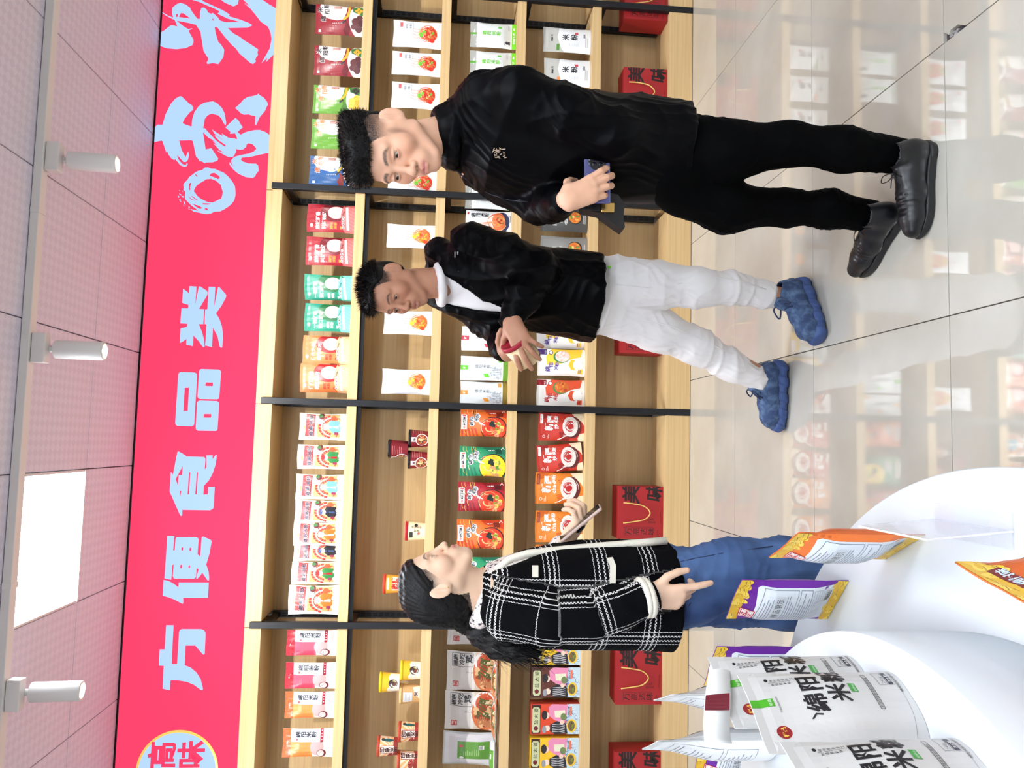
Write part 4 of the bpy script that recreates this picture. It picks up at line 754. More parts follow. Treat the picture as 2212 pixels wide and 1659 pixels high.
# ================================================================== goods on the shelves
FR = 4.335   # front plane of the goods
G1, G2, G3, G4 = 'pouches on the top shelf', 'bags on the second shelf', 'bags on the third shelf', 'pouches on the fourth shelf'
P_, B_ = 'food_pouch', 'food_bag'
GOODS = [
 ('rice_red', 1, 2.433, .180, .278, 'deep red rice noodle pouch with dark dumplings, rightmost on the top shelf', P_),
 ('rice_red', 1, 2.185, .178, .275, 'deep red rice noodle pouch with dark dumplings, beside a green pouch', P_),
 ('rice_green', 1, 1.954, .172, .270, 'green rice noodle pouch next to the red pouches on the top shelf', P_),
 ('rice_green', 1, 1.748, .174, .270, 'green rice noodle pouch beside the blue pouch on the top shelf', P_),
 ('rice_blue', 1, 1.532, .172, .272, 'only blue rice noodle pouch, behind the black-haired man on the top shelf', P_),
 ('mascot_red', 1, 1.255, .162, .273, 'dark red noodle pouch with white lettering, nearest the black post', P_),
 ('mascot_red', 1, 1.065, .164, .271, 'dark red noodle pouch with white lettering, next to a teal pouch', P_),
 ('mascot_teal', 1, .857, .147, .270, 'teal noodle pouch turned slightly, next to a dark red pouch', P_),
 ('mascot_teal', 1, .685, .159, .262, 'teal noodle pouch next to an orange pouch on the top shelf', P_),
 ('mascot_orange', 1, .503, .158, .263, 'light orange noodle pouch beside a teal pouch', P_),
 ('mascot_orange', 1, .343, .161, .271, 'light orange noodle pouch at the left end of its bay, by the black post', P_),
 ('cake_blue', 1, .071, .149, .260, 'cream bag with a blue figure, first beside the black post on the top shelf', B_),
 ('cake_green', 1, -.097, .135, .264, 'cream bag with a green figure, second from the post, standing apart', B_),
 ('cake_blue', 1, -.262, .139, .264, 'cream bag with a blue figure, touching a bag with a black figure', B_),
 ('cake_black', 1, -.397, .125, .263, 'cream bag with a black figure beside the blue figure bag', B_),
 ('cake_orange', 1, -.520, .127, .267, 'cream bag with an orange figure between two black figure bags', B_),
 ('cake_black', 1, -.614, .120, .268, 'cream bag with a black figure half covered by a green figure bag', B_),
 ('cake_green', 1, -.731, .123, .267, 'cream bag with a green figure, second from the left end of the row', B_),
 ('cake_orange', 1, -.875, .157, .276, 'cream bag with an orange figure, last of its row above the woman', B_),
 ('slim_pink', 1, -1.105, .137, .275, 'pink and white noodle bag nearest the post on the top shelf', B_),
 ('slim_pink', 1, -1.278, .141, .274, 'pink and white noodle bag beside an orange and white one', B_),
 ('slim_orange', 1, -1.433, .143, .268, 'orange and white noodle bag beside a pink and white one', B_),
 ('slim_orange', 1, -1.631, .151, .271, 'orange and white noodle bag at the left end of the top shelf', B_),
 ('noodle_red', 2, 2.377, .159, .280, 'white bag with a red noodle bowl, rightmost on the second shelf', B_),
 ('noodle_red', 2, 2.199, .139, .280, 'white bag with a red noodle bowl, second from the right', B_),
 ('noodle_red', 2, 2.007, .155, .276, 'white bag with a red noodle bowl, right behind the man in black', B_),
 ('noodle_red', 2, 1.489, .143, .278, 'white bag with a red noodle bowl, beside the post in front of the man', B_),
 ('noodle_yellow', 2, 1.173, .138, .272, 'pale blue bag with yellow noodles, right of the man in white trousers', B_),
 ('noodle_yellow', 2, .674, .139, .270, 'pale blue bag with yellow noodles, behind the face of the man in white trousers', B_),
 ('noodle_yellow', 2, .337, .143, .268, 'pale blue bag with yellow noodles, leftmost, by the black post', B_),
 ('mian_green', 3, 2.407, .154, .270, 'white bag with green lettering and green foot, rightmost on the third shelf', B_),
 ('mian_green', 3, 2.232, .154, .268, 'white bag with green lettering, partly hidden by the shoulder of the man in black', B_),
 ('mian_green', 3, 1.433, .153, .271, 'white bag with green lettering behind the black post', B_),
 ('mian_bowl', 3, 1.283, .127, .264, 'white bag with a blue noodle bowl and black lettering', B_),
 ('mian_pink', 3, .597, .139, .268, 'white bag with a small pink diamond, behind the man holding a tub', B_),
 ('mian_label_green', 3, .427, .139, .269, 'white bag with a small green tag and green foot', B_),
 ('mian_label_orange', 3, .285, .134, .266, 'white bag with a small orange tag by the black post', B_),
 ('bowl_orange', 3, .116, .153, .260, 'orange pouch with a bowl of red soup, right of the green pouch', P_),
 ('bowl_green', 3, -.101, .169, .260, 'green pouch with a bowl of yellow soup, right of the dark red pouch', P_),
 ('bowl_red', 3, -.299, .164, .261, 'dark red pouch with a bowl of red soup on the third shelf', P_),
 ('bowl_orange', 3, -.508, .163, .262, 'orange pouch with a bowl of red soup in front of the face of the woman', P_),
 ('bowl_green', 3, -.714, .162, .257, 'green pouch with a bowl of yellow soup under the chin of the woman', P_),
 ('chicken', 3, -1.042, .207, .294, 'clear bag of chicken half hidden by the ponytail', B_),
 ('chicken', 3, -1.288, .221, .290, 'clear bag of chicken with black lettering, middle one of three', B_),
 ('chicken', 3, -1.505, .212, .294, 'clear bag of chicken with black lettering beside the silver bag', B_),
 ('silver_green', 3, -1.712, .182, .299, 'silver bag with a green label at the left end of the third shelf', B_),
 ('mifen_green', 4, 2.409, .155, .283, 'frosted white rice noodle pouch with a green tag, rightmost on the fourth shelf', P_),
 ('mifen_orange', 4, 2.211, .165, .275, 'frosted white rice noodle pouch with an orange tag', P_),
 ('mifen_green', 4, 2.006, .163, .271, 'frosted white rice noodle pouch mostly hidden by the man in black', P_),
 ('grey_dark', 4, 1.321, .151, .273, 'dark grey noodle pouch behind the hand with the phone', P_),
 ('grey_light', 4, 1.141, .153, .273, 'light grey noodle pouch behind the black jacket with the hood', P_),
 ('panda_yellow', 4, .640, .157, .277, 'white and yellow noodle pouch mostly hidden by the black jacket', P_),
 ('panda_yellow', 4, .477, .157, .275, 'white and yellow noodle pouch with purple lettering below the held tub', P_),
 ('panda_red', 4, .300, .156, .276, 'white and red noodle pouch with red lettering by the black post', P_),
 ('chao_red', 4, .105, .160, .261, 'red fried noodle pouch standing straight by the black post', P_),
 ('chao_red', 4, -.058, .160, .258, 'red fried noodle pouch leaning over to the side', P_),
 ('chao_orange', 4, -.244, .179, .272, 'orange fried noodle pouch beside the leaning red pouch', P_),
 ('chao_orange', 4, -.460, .178, .267, 'orange fried noodle pouch behind the hand with the phone of the woman', P_),
 ('chao_orange', 4, -.650, .176, .263, 'orange fried noodle pouch mostly hidden by the tweed jacket', P_),
]
rg = random.Random(11)
for (k, s, x, w_, h_, lb, nm) in GOODS:
    d_ = KINDS[k][2]; y = FR+.012+d_*.5
    lean = 'leaning over' in lb
    rz = math.radians(rg.uniform(-3, 3)); ry = 0.
    if 'turned slightly' in lb: rz = math.radians(-22)
    if 'right of the green' in lb: rz = math.radians(-4)
    if lean: ry = math.radians(-6)
    z = SHZ[s]+.001
    if lean: z += .0085
    if k in ('chicken', 'silver_green'): y = 4.455; rz *= .3
    if 'half covered' in lb or 'mostly hidden by the black jacket' in lb: y += .045
    e = place_pack(k, lb, 'food pouch' if nm == P_ else 'food bag', x, y, z, w_, h_, rz, ry, 0, nm, {1: G1, 2: G2, 3: G3, 4: G4}[s])
    if k in ('chicken', 'silver_green'): e.rotation_euler.x = math.radians(-8); e.location.z += .004
# bags lying flat in front of the chicken bags
for x, lb in ((-1.118, 'chicken bag lying flat on the shelf edge below the ponytail'), (-1.318, 'chicken bag lying flat in front of the middle upright chicken bag'), (-1.517, 'chicken bag lying flat beside the silver bag'), (-1.717, 'green bag lying flat at the left end of the third shelf')):
    kd = 'silver_green' if 'green bag' in lb else 'chicken'
    e = place_pack(kd, lb, 'food bag', x, 4.312, SHZ[3]+.0235, .195, .115, math.radians(rg.uniform(-4, 4)), 0, math.radians(-88), B_, 'bags lying flat on the third shelf')
# ------------------------------------------------------------------ printed card boxes
def card_box(x, bg, side, label, w_=.163, h_=.272, d_=.075):
    e = empty('card_box', (x, FR+.005, SHZ[4]+.001)); tag(e, label, 'box', 'printed card boxes'); e.rotation_euler = (0, 0, math.radians(rg.uniform(-2, 2)))
    obj('carton', box_me(-w_/2, w_/2, 0, d_, 0, h_, .001), e, mat('card_%d_%d_%d' % side, s2l(side), .5))
    key = ('box', bg)
    if key not in CACHE:
        p = Print(w_, h_); d_box(bg)(p); me_ = p.mesh(lambda a, b: (Vector((a-w_/2, 0, b)), Vector((0, -1, 0))), 1, 1, name='box_print'); me_.materials.append(M_matte); CACHE[key] = me_
    obj('printed_front', CACHE[key], e)
card_box(-1.136, (240, 196, 40), (230, 180, 40), 'yellow printed card box behind the jacket of the woman')
card_box(-1.312, (96, 50, 40), (70, 36, 32), 'dark brown printed card box on the fourth shelf')
card_box(-1.510, (214, 70, 40), (190, 60, 40), 'red printed card box on the fourth shelf')
card_box(-1.692, (240, 190, 40), (230, 180, 40), 'yellow printed card box at the left end of the fourth shelf')
# ------------------------------------------------------------------ red gift boxes with rope handles
M_gift = noise_col(mat('gift_box_red', rough=.5), s2l((158, 26, 32)), s2l((168, 30, 36)), (1, 1, 1), 4.); M_rope = mat('gold_rope', s2l((226, 190, 110)), .5)
GW, GH, GD = .296, .262, .15
pg = Print(GW, GH)
pg.rect(.002, .002, .998, .998, (162, 28, 34), 0)
pg.text('美', .66, .56, .36, (34, 16, 18), 1, 1, slant=.15); pg.text('味', .7, .06, .34, (34, 16, 18), 1, 1, slant=.15)
pg.frame(.06, .22, .23, .86, .006, (60, 16, 18), 1); pg.text('万高达味', .075, .7, .145, (40, 16, 18), 1, 0, vert=True, gap=1.02)
pg.text('绵阳米粉', .3, .3, .04, (40, 16, 18), 1, 0, vert=True); pg.text('家乡味', .36, .3, .04, (40, 16, 18), 1, 0, vert=True); pg.lines(.3, .05, .55, 1, .02, .008, (50, 16, 18), 1, 2); pg.text('万高达味', .04, .1, .035, (60, 16, 18), 1, 0)
gift_print = pg.mesh(lambda a, b: (Vector((a-GW/2, -GD/2, b)), Vector((0, -1, 0))), 1, 1); gift_print.materials.append(M_matte)
gift_body = box_me(-GW/2, GW/2, -GD/2, GD/2, 0, GH, .0015, 'gift_box'); gift_body.materials.append(M_gift)
rope = tube_me(spline([(.055, -GD/2-.003, GH*.88), (.05, -GD/2-.012, GH*.66), (.036, -GD/2-.014, GH*.42), (0, -GD/2-.014, GH*.3), (-.036, -GD/2-.014, GH*.42), (-.05, -GD/2-.012, GH*.66), (-.06, -GD/2-.003, GH*.88)], 8), .0035, 8, 'rope_handle'); rope.materials.append(M_rope)
for x, lb, yaw in ((2.70, 'red gift box at the far right behind the black post', 0), (2.105, 'red gift box behind the back of the man in black', 0), (.69, 'red gift box behind the legs of the man in white trousers', 0), (-.37, 'red gift box with rope handle in front of the woman', 0), (-1.283, 'red gift box with rope handle below the hem of the tweed jacket', 0), (-1.835, 'red gift box at the left end behind the white bags', 0)):
    e = empty('gift_box', (x, 4.405, .1445)); tag(e, lb, 'gift box', 'red gift boxes on the plinth')
    obj('carton', gift_body, e); obj('printed_front', gift_print, e); obj('rope_handle', rope, e)
# ------------------------------------------------------------------ paper cups
def cup(x, y, z, body, lid, design, label, name='paper_cup', r=.054, h=.11, rot=0., key=None):
    e = empty(name, (x, y, z), rot); tag(e, label, 'cup', 'instant noodle cups')
    rb, rt = r*.82, r*.97; zl = h-.014
    if ('cup', key) not in CACHE:
        b_ = lathe_me([(0, .003), (rb-.003, .003), (rb-.002, 0), (rb, .001), (rt, zl), (0, zl)], 40, 'cup_body'); b_.materials.append(mat('cup_%s' % key, s2l(body), .35))
        l_ = lathe_me([(0, h-.003), (r*.86, h-.003), (r*.9, h), (r-.001, h), (r, h-.002), (r, zl-.002), (rt+.0005, zl-.002), (rt-.002, zl+.001), (0, zl+.001)], 40, 'lid'); l_.materials.append(mat('lid_%s' % key, s2l(lid), .3))
        wd = math.pi*r*.95; p = Print(wd, zl); design(p)
        def fn(a, b):
            an = -math.pi/2+(a/wd-.5)*math.pi*1.05; rr_ = rb+(rt-rb)*b/zl; return Vector((rr_*math.cos(an), rr_*math.sin(an), b)), Vector((math.cos(an), math.sin(an), 0))
        pm = p.mesh(fn, 16, 2); pm.materials.append(M_print); CACHE[('cup', key)] = (b_, l_, pm)
    b_, l_, pm = CACHE[('cup', key)]
    obj('cup_body', b_, e); obj('lid', l_, e); obj('printed_wrap', pm, e); return e
def dc_dark(p):
    p.rect(0, 0, 1, 1, (126, 30, 40), 0); p.ell(.36, .35, .24, .36, W, 1); p.ell(.36, .35, .21, .32, (150, 70, 50), 2, 24); food(p, .36, .35, .18, .26, [(120, 150, 60), (206, 90, 60), (232, 196, 140), (80, 40, 36)], 24, 2, 3); p.rect(.3, .66, .46, .96, (236, 226, 222), 3); p.text('味', .33, .72, .1, (80, 40, 40), 4, 1); p.lines(.58, .85, .9, 6, .1, .03, (196, 120, 120), 2, 2)
def dc_cream(p):
    p.rect(0, 0, 1, 1, (240, 232, 196), 0); p.rect(.3, .7, .5, .9, (60, 54, 50), 2); p.text('绵阳米粉', .62, .66, .09, (70, 60, 50), 3, 0, vert=True); p.text('鲜香', .5, .5, .1, (90, 80, 60), 3, 0, vert=True); p.ell(.72, .4, .07, .16, (240, 205, 180), 2); p.ell(.74, .52, .07, .1, K, 3); p.text('味', .4, .3, .1, (190, 60, 50), 3, 1)
def dc_orange(p):
    p.rect(0, 0, 1, 1, (236, 170, 60), 0); p.rect(.25, .1, .75, .62, (240, 226, 200), 1); p.text('麻辣', .3, .36, .2, (206, 50, 40), 3, 1); p.text('鲜香', .3, .12, .2, (206, 50, 40), 3, 1); p.lines(.3, .8, .7, 1, .1, .1, W, 2, 2)
def dc_yellow(p):
    p.rect(0, 0, 1, 1, (240, 190, 50), 0); p.poly([(.1, 0), (.9, 0), (.9, .5), (.7, .62), (.5, .5), (.3, .66), (.1, .5)], (240, 232, 220), 1); p.ell(.5, .36, .14, .26, (70, 50, 50), 2); food(p, .5, .36, .14, .26, [(120, 70, 60), (60, 40, 44), (150, 150, 70)], 14, 3, 3); p.circ(.28, .55, .09, W, 3); p.circ(.28, .55, .07, (236, 226, 210), 4); swirl(p, .5, .3, .25, [(250, 246, 240)], 10, 3, 3, .02)
def dc_tan(p):
    p.rect(0, 0, 1, 1, (206, 166, 116), 0); p.rect(.3, .42, .62, .92, (236, 236, 238), 1); p.lines(.34, .8, .58, 6, .07, .02, (110, 110, 120), 2, 2); p.poly([(.4, 0), (.9, 0), (.8, .4), (.6, .3)], (238, 226, 206), 2); p.text('米', .5, .1, .16, (70, 50, 80), 3, 1)
def dc_red(p):
    p.rect(0, 0, 1, 1, (240, 214, 190), 0); p.rect(0, 0, 1, .22, (150, 50, 50), 1)
    for i in range(9): a0 = math.pi*i/9; p.poly([(.5, .25), (.5+.6*math.cos(a0), .25+.9*math.sin(a0)), (.5+.6*math.cos(a0+.17), .25+.9*math.sin(a0+.17))], (240, 176, 110), 1)
    p.rect(.36, .14, .62, .9, (150, 46, 46), 3); p.rect(.38, .17, .6, .87, (238, 226, 216), 4); p.text('印象米粉', .4, .7, .18, (70, 40, 44), 5, 1, vert=True, gap=.9)
    for i in range(7): a0 = math.pi*(.1+.11*i); p.poly([(.2, .2), (.2+.2*math.cos(a0), .2+.34*math.sin(a0)), (.2+.2*math.cos(a0+.3), .2+.34*math.sin(a0+.3))], (140, 36, 46) if i % 2 else (170, 50, 56), 3)
    p.ell(.8, .5, .06, .3, (40, 90, 90), 3); p.ell(.82, .8, .05, .1, (60, 50, 50), 3)
z2 = SHZ[2]+.001; H = .1105
cup(.018, 4.385, z2, (110, 26, 36), (34, 26, 30), dc_dark, 'dark red noodle cup, right one of the lower pair', key='dark', rot=.3, r=.052)
cup(-.100, 4.385, z2, (110, 26, 36), (34, 26, 30), dc_dark, 'dark red noodle cup, left one of the lower pair', key='dark', rot=0, r=.052)
cup(-.040, 4.385, z2+H+.001, (110, 26, 36), (34, 26, 30), dc_dark, 'dark red noodle cup stacked on the pair of dark red cups', key='dark', rot=-1.0, r=.052)
cup(-.498, 4.385, z2, (240, 232, 196), (190, 30, 50), dc_cream, 'cream noodle cup with a red lid standing alone', key='cream', rot=0)
cup(-.74, 4.385, z2, (236, 170, 60), (226, 70, 50), dc_orange, 'orange noodle cup with a red lid, lower right of its stack', key='orange', rot=0)
cup(-.855, 4.385, z2, (236, 170, 60), (226, 70, 50), dc_orange, 'orange noodle cup with a red lid, lower left of its stack', key='orange', rot=0)
cup(-.79, 4.385, z2+H+.001, (236, 170, 60), (226, 70, 50), dc_orange, 'orange noodle cup with a red lid just above the hair of the woman', key='orange', rot=.2)
cup(-1.258, 4.385, z2, (236, 180, 50), (240, 214, 30), dc_yellow, 'yellow noodle cup with a bright yellow lid on the shelf board', key='yellow', rot=.25)
cup(-1.321, 4.385, z2+H+.001, (236, 180, 50), (240, 214, 30), dc_yellow, 'yellow noodle cup stacked on top of another two', key='yellow', rot=.1)
cup(-1.383, 4.385, z2, (206, 166, 116), (226, 190, 130), dc_tan, 'tan noodle cup with a pale lid under a yellow cup', key='tan', rot=0)
cup(-1.586, 4.385, z2, (240, 214, 190), (196, 76, 56), dc_red, 'noodle cup with a fan print and rust red lid beside the tan cup', key='red', rot=.1)
cup(-1.662, 4.385, z2+H+.001, (240, 214, 190), (196, 76, 56), dc_red, 'noodle cup with a fan print stacked on top of two', key='red', rot=0)
cup(-1.739, 4.385, z2, (240, 214, 190), (196, 76, 56), dc_red, 'noodle cup with a fan print at the left edge', key='red', rot=.9)
# ================================================================== soft-body modelling (signed distances -> mesh)
A3 = lambda v: np.array(v, dtype=np.float64)
def unit(v): v = A3(v); return v/np.linalg.norm(v)
def frame(f, up=(0, 0, 1)):
    f = unit(f); l = unit(np.cross(A3(up), f)); u = np.cross(f, l); return f, l, u
class Field:
    def __init__(s, xs, ys, zs): s.ax = [np.asarray(a, np.float64) for a in (xs, ys, zs)]; s.S = np.full([len(a) for a in s.ax], .08, np.float32)
    def win(s, lo, hi):
        sl = []
        for a, l, h in zip(s.ax, lo, hi):
            i = max(0, np.searchsorted(a, l)-1); j = min(len(a), np.searchsorted(a, h)+1); sl.append(slice(i, j))
        if any(q.stop <= q.start for q in sl): return None, None
        x, y, z = (s.ax[i][sl[i]] for i in range(3))
        return tuple(sl), (x[:, None, None], y[None, :, None], z[None, None, :])
    def comb(s, sl, d, k, op):
        a = s.S[sl]; d = d.astype(np.float32)
        if op == 'u':
            if k > 0: h = np.clip(.5+.5*(a-d)/k, 0, 1); s.S[sl] = a*(1-h)+d*h-k*h*(1-h)
            else: s.S[sl] = np.minimum(a, d)
        elif op == 's':
            if k > 0: h = np.clip(.5-.5*(a+d)/k, 0, 1); s.S[sl] = a*(1-h)+(-d)*h+k*h*(1-h)
            else: s.S[sl] = np.maximum(a, -d)
        elif op == 'i': s.S[sl] = np.maximum(a, d)
    def rc(s, a, ra, b, rb, k=.01, op='u', flat=None):
        a, b = A3(a), A3(b); m = max(ra, rb)+k+.02
        sl, P = s.win(np.minimum(a, b)-m, np.maximum(a, b)+m)
        if sl is None: return
        ab = b-a; L2 = max(ab@ab, 1e-12); q = [P[i]-a[i] for i in range(3)]
        t = np.clip((q[0]*ab[0]+q[1]*ab[1]+q[2]*ab[2])/L2, 0, 1)
        d = [q[i]-t*ab[i] for i in range(3)]
        if flat is not None:
            n, fac = unit(flat[0]), flat[1]; e = (d[0]*n[0]+d[1]*n[1]+d[2]*n[2])*(fac-1)
            d = [d[i]+e*n[i] for i in range(3)]
        s.comb(sl, np.sqrt(d[0]**2+d[1]**2+d[2]**2)-(ra+(rb-ra)*t), k, op)
    def chain(s, pts, rs, k=.01, op='u', flat=None):
        for i in range(len(pts)-1): s.rc(pts[i], rs[i], pts[i+1], rs[i+1], k if i == 0 else max(k, .004), op, flat)
    def el(s, c, r, axes=None, k=.01, op='u'):
        c, r = A3(c), A3(r); axes = np.eye(3) if axes is None else np.array(axes)
        ext = np.sqrt(((axes*r[:, None])**2).sum(0))+k+.02
        sl, P = s.win(c-ext, c+ext)
        if sl is None: return
        q = [P[i]-c[i] for i in range(3)]; k0 = 0; k1 = 0
        for i in range(3):
            e = q[0]*axes[i][0]+q[1]*axes[i][1]+q[2]*axes[i][2]; k0 = k0+(e/r[i])**2; k1 = k1+(e/r[i]**2)**2
        k0 = np.sqrt(k0); k1 = np.sqrt(k1)+1e-9; s.comb(sl, k0*(k0-1)/k1, k, op)
    def bx(s, c, h, r, axes=None, k=.01, op='u'):
        c, h = A3(c), A3(h); axes = np.eye(3) if axes is None else np.array(axes); ext = (np.abs(axes)*h[:, None]).sum(0)+r+k+.02
        sl, P = s.win(c-ext, c+ext)
        if sl is None: return
        q = [P[i]-c[i] for i in range(3)]; o = 0; m_ = None
        for i in range(3):
            e = np.abs(q[0]*axes[i][0]+q[1]*axes[i][1]+q[2]*axes[i][2])-h[i]; o = o+np.maximum(e, 0)**2; m_ = e if m_ is None else np.maximum(m_, e)
        s.comb(sl, np.sqrt(o)+np.minimum(m_, 0)-r, k, op)
    def planes(s, pl, lo, hi, k=.004, op='s'):
        sl, P = s.win(A3(lo), A3(hi))
        if sl is None: return
        d = None
        for n, p in pl:
            n = unit(n); p = A3(p); e = (P[0]-p[0])*n[0]+(P[1]-p[1])*n[1]+(P[2]-p[2])*n[2]; d = e if d is None else np.maximum(d, e)
        s.comb(sl, d, k, op)
    def loft(s, secs, k=.02, n=2.4, op='u', cap=.0):
        """secs: (z, cx, cy, a, b, yaw) from low to high; a = half width to the left/right, b = half depth"""
        Z = A3([q[0] for q in secs]); zr = np.linspace(Z[0], Z[-1], 60)
        def ip(i):
            v = A3([q[i] for q in secs]); return v
        r = max(max(q[3], q[4]) for q in secs)+.06+k
        cx, cy = ip(1), ip(2); sl, P = s.win((cx.min()-r, cy.min()-r, Z[0]-.03), (cx.max()+r, cy.max()+r, Z[-1]+.03))
        if sl is None: return
        z = P[2].ravel(); zc = np.clip(z, Z[0], Z[-1])
        def sm(v):  # smooth interpolation between the sections
            i = np.clip(np.searchsorted(Z, zc)-1, 0, len(Z)-2); t = (zc-Z[i])/(Z[i+1]-Z[i])
            m = np.gradient(v, Z); h = Z[i+1]-Z[i]
            return ((2*t**3-3*t**2+1)*v[i]+(t**3-2*t**2+t)*h*m[i]+(-2*t**3+3*t**2)*v[i+1]+(t**3-t**2)*h*m[i+1])[None, None, :]
        X, Y, a, b, yw = sm(cx), sm(cy), sm(ip(3)), sm(ip(4)), sm(ip(5))
        fx, fy = np.cos(yw), np.sin(yw); dx, dy = P[0]-X, P[1]-Y
        pf = dx*fx+dy*fy; pl = -dx*fy+dy*fx
        rho = (np.abs(pl/a)**n+np.abs(pf/b)**n)**(1/n); d = (rho-1)*np.minimum(a, b)
        dz = np.maximum(Z[0]-P[2], P[2]-Z[-1]); d = np.maximum(d, dz+cap)
        s.comb(sl, d, k, op)
    def mesh(s, close=True):
        S = s.S
        if close:
            for i in range(3):
                for e in (0, -1):
                    q = [slice(None)]*3; q[i] = e; S[tuple(q)] = np.maximum(S[tuple(q)], 1e-4)
        return surface_nets(S, *s.ax)
def surface_nets(S, xs, ys, zs):
    ins = S < 0; nx, ny, nz = S.shape
    c = np.zeros((nx-1, ny-1, nz-1), np.uint8)
    for i in (0, 1):
        for j in (0, 1):
            for k in (0, 1): c += ins[i:nx-1+i, j:ny-1+j, k:nz-1+k]
    I, J, Kk = np.nonzero((c > 0) & (c < 8)); n = len(I)
    idx = np.full(c.shape, -1, np.int32); idx[I, J, Kk] = np.arange(n)
    cor = {(a, b, d): S[I+a, J+b, Kk+d] for a in (0, 1) for b in (0, 1) for d in (0, 1)}
    pos = np.zeros((n, 3)); cnt = np.zeros(n)
    for a in cor:
        for ax in range(3):
            if a[ax] == 1: continue
            b = list(a); b[ax] = 1; b = tuple(b); va, vb = cor[a], cor[b]; m = (va < 0) != (vb < 0)
            t = np.where(m, va/(va-vb+1e-20), 0)
            for q in range(3): pos[:, q] += np.where(m, (a[q]+t) if q == ax else a[q], 0)
            cnt += m
    pos /= cnt[:, None]
    V = np.stack([ax[i]+(ax[np.minimum(i+1, len(ax)-1)]-ax[i])*pos[:, q] for q, (ax, i) in enumerate(((xs, I), (ys, J), (zs, Kk)))], 1)
    F = []
    for ax in range(3):
        a = [slice(None)]*3; b = [slice(None)]*3; a[ax] = slice(0, -1); b[ax] = slice(1, None)
        A_, B_ = ins[tuple(a)], ins[tuple(b)]; u, v = [q for q in range(3) if q != ax]
        e = np.argwhere(A_ != B_); e = e[(e[:, u] > 0) & (e[:, v] > 0) & (e[:, u] < S.shape[u]-1) & (e[:, v] < S.shape[v]-1)]
        if not len(e): continue
        def cid(du, dv):
            q = e.copy(); q[:, u] -= du; q[:, v] -= dv; return idx[q[:, 0], q[:, 1], q[:, 2]]
        Q = np.stack([cid(0, 0), cid(1, 0), cid(1, 1), cid(0, 1)], 1)
        flip = A_[e[:, 0], e[:, 1], e[:, 2]]
        if ax == 1: flip = ~flip
        Q[~flip] = Q[~flip][:, ::-1]; F.append(Q)
    return V, np.concatenate(F) if F else np.zeros((0, 4), int)
def vnormals(V, F):
    n = np.cross(V[F[:, 2]]-V[F[:, 0]], V[F[:, 3]]-V[F[:, 1]]); N = np.zeros_like(V)
    for i in range(4): np.add.at(N, F[:, i], n)
    return N/(np.linalg.norm(N, axis=1)[:, None]+1e-12)
def smooth_mesh(V, F, it=2, w=.5):
    for _ in range(it):
        acc = np.zeros_like(V); c = np.zeros(len(V))
        for i in range(4):
            a, b = F[:, i], F[:, (i+1) % 4]; np.add.at(acc, a, V[b]); np.add.at(acc, b, V[a]); np.add.at(c, a, 1); np.add.at(c, b, 1)
        V = V*(1-w)+acc/np.maximum(c, 1)[:, None]*w
    return V
def folds(V, N, seed, amp, freqs=(28, 45, 70), stretch=(1, 1, .45), mask=None):
    """cloth creases: bent ridges pushed along the normals"""
    rr = np.random.RandomState(seed); P = V*A3(stretch); d = np.zeros(len(V))
    for i, f in enumerate(freqs):
        a, b = unit(rr.randn(3)), unit(rr.randn(3)); c = unit(rr.randn(3))
        ph = P@a*f+1.6*np.sin(P@b*f*.45+rr.rand()*6)+.8*np.sin(P@c*f*.8+rr.rand()*6)
        w = .5+.5*np.sin(P@c*f*.3+rr.rand()*6)
        d += ((1-np.abs(np.sin(ph)))**2-.3)*w*amp/(1+i*.6)
    if mask is not None: d = d*mask
    return V+N*d[:, None]
def np_mesh(V, F, name, smooth=True):
    me = bpy.data.meshes.new(name); n = len(F)
    me.vertices.add(len(V)); me.vertices.foreach_set('co', V.astype(np.float32).ravel())
    me.loops.add(n*4); me.loops.foreach_set('vertex_index', F.astype(np.int32).ravel())
    me.polygons.add(n); me.polygons.foreach_set('loop_start', np.arange(0, n*4, 4, dtype=np.int32)); me.polygons.foreach_set('loop_total', np.full(n, 4, np.int32))
    me.update(calc_edges=True); me.validate()
    if smooth: me.polygons.foreach_set('use_smooth', [True]*len(me.polygons))
    return me
def axis(lo, hi, coarse, zones=()):
    """grid line positions: coarse steps with finer zones [(a, b, step)]"""
    out = [lo]
    while out[-1] < hi:
        x = out[-1]; st = coarse
        for a, b, q in zones:
            if a <= x+1e-9 < b: st = min(st, q)
            elif x < a < x+st: st = min(st, max(a-x, q))
        out.append(x+st)
    return A3(out)
def grid(lo, hi, step): return Field(*[np.arange(l, h+step, step) for l, h in zip(lo, hi)])
def strands(roots, dirs, length, width, bend, seed, name, cols=None, seg=2):
    """thin tapered blades of hair"""
    rr = np.random.RandomState(seed); vs, fs = [], []
    for r, d in zip(roots, dirs):
        L = length*rr.uniform(.6, 1.25); d = unit(d+rr.randn(3)*.28); s_ = unit(np.cross(d, rr.randn(3)))*width; b = A3(bend)+rr.randn(3)*.15
        k = len(vs)
        for i in range(seg):
            t = i/seg; p = r+d*L*t+b*L*t*t*.5; w_ = s_*(1-t*.6); vs += [p-w_, p+w_]
        vs.append(r+d*L+b*L*.5)
        for i in range(seg-1): fs.append((k+2*i, k+2*i+1, k+2*i+3, k+2*i+2))
        fs.append((k+2*seg-2, k+2*seg-1, k+2*seg))
    return pydata(vs, fs, name, True)
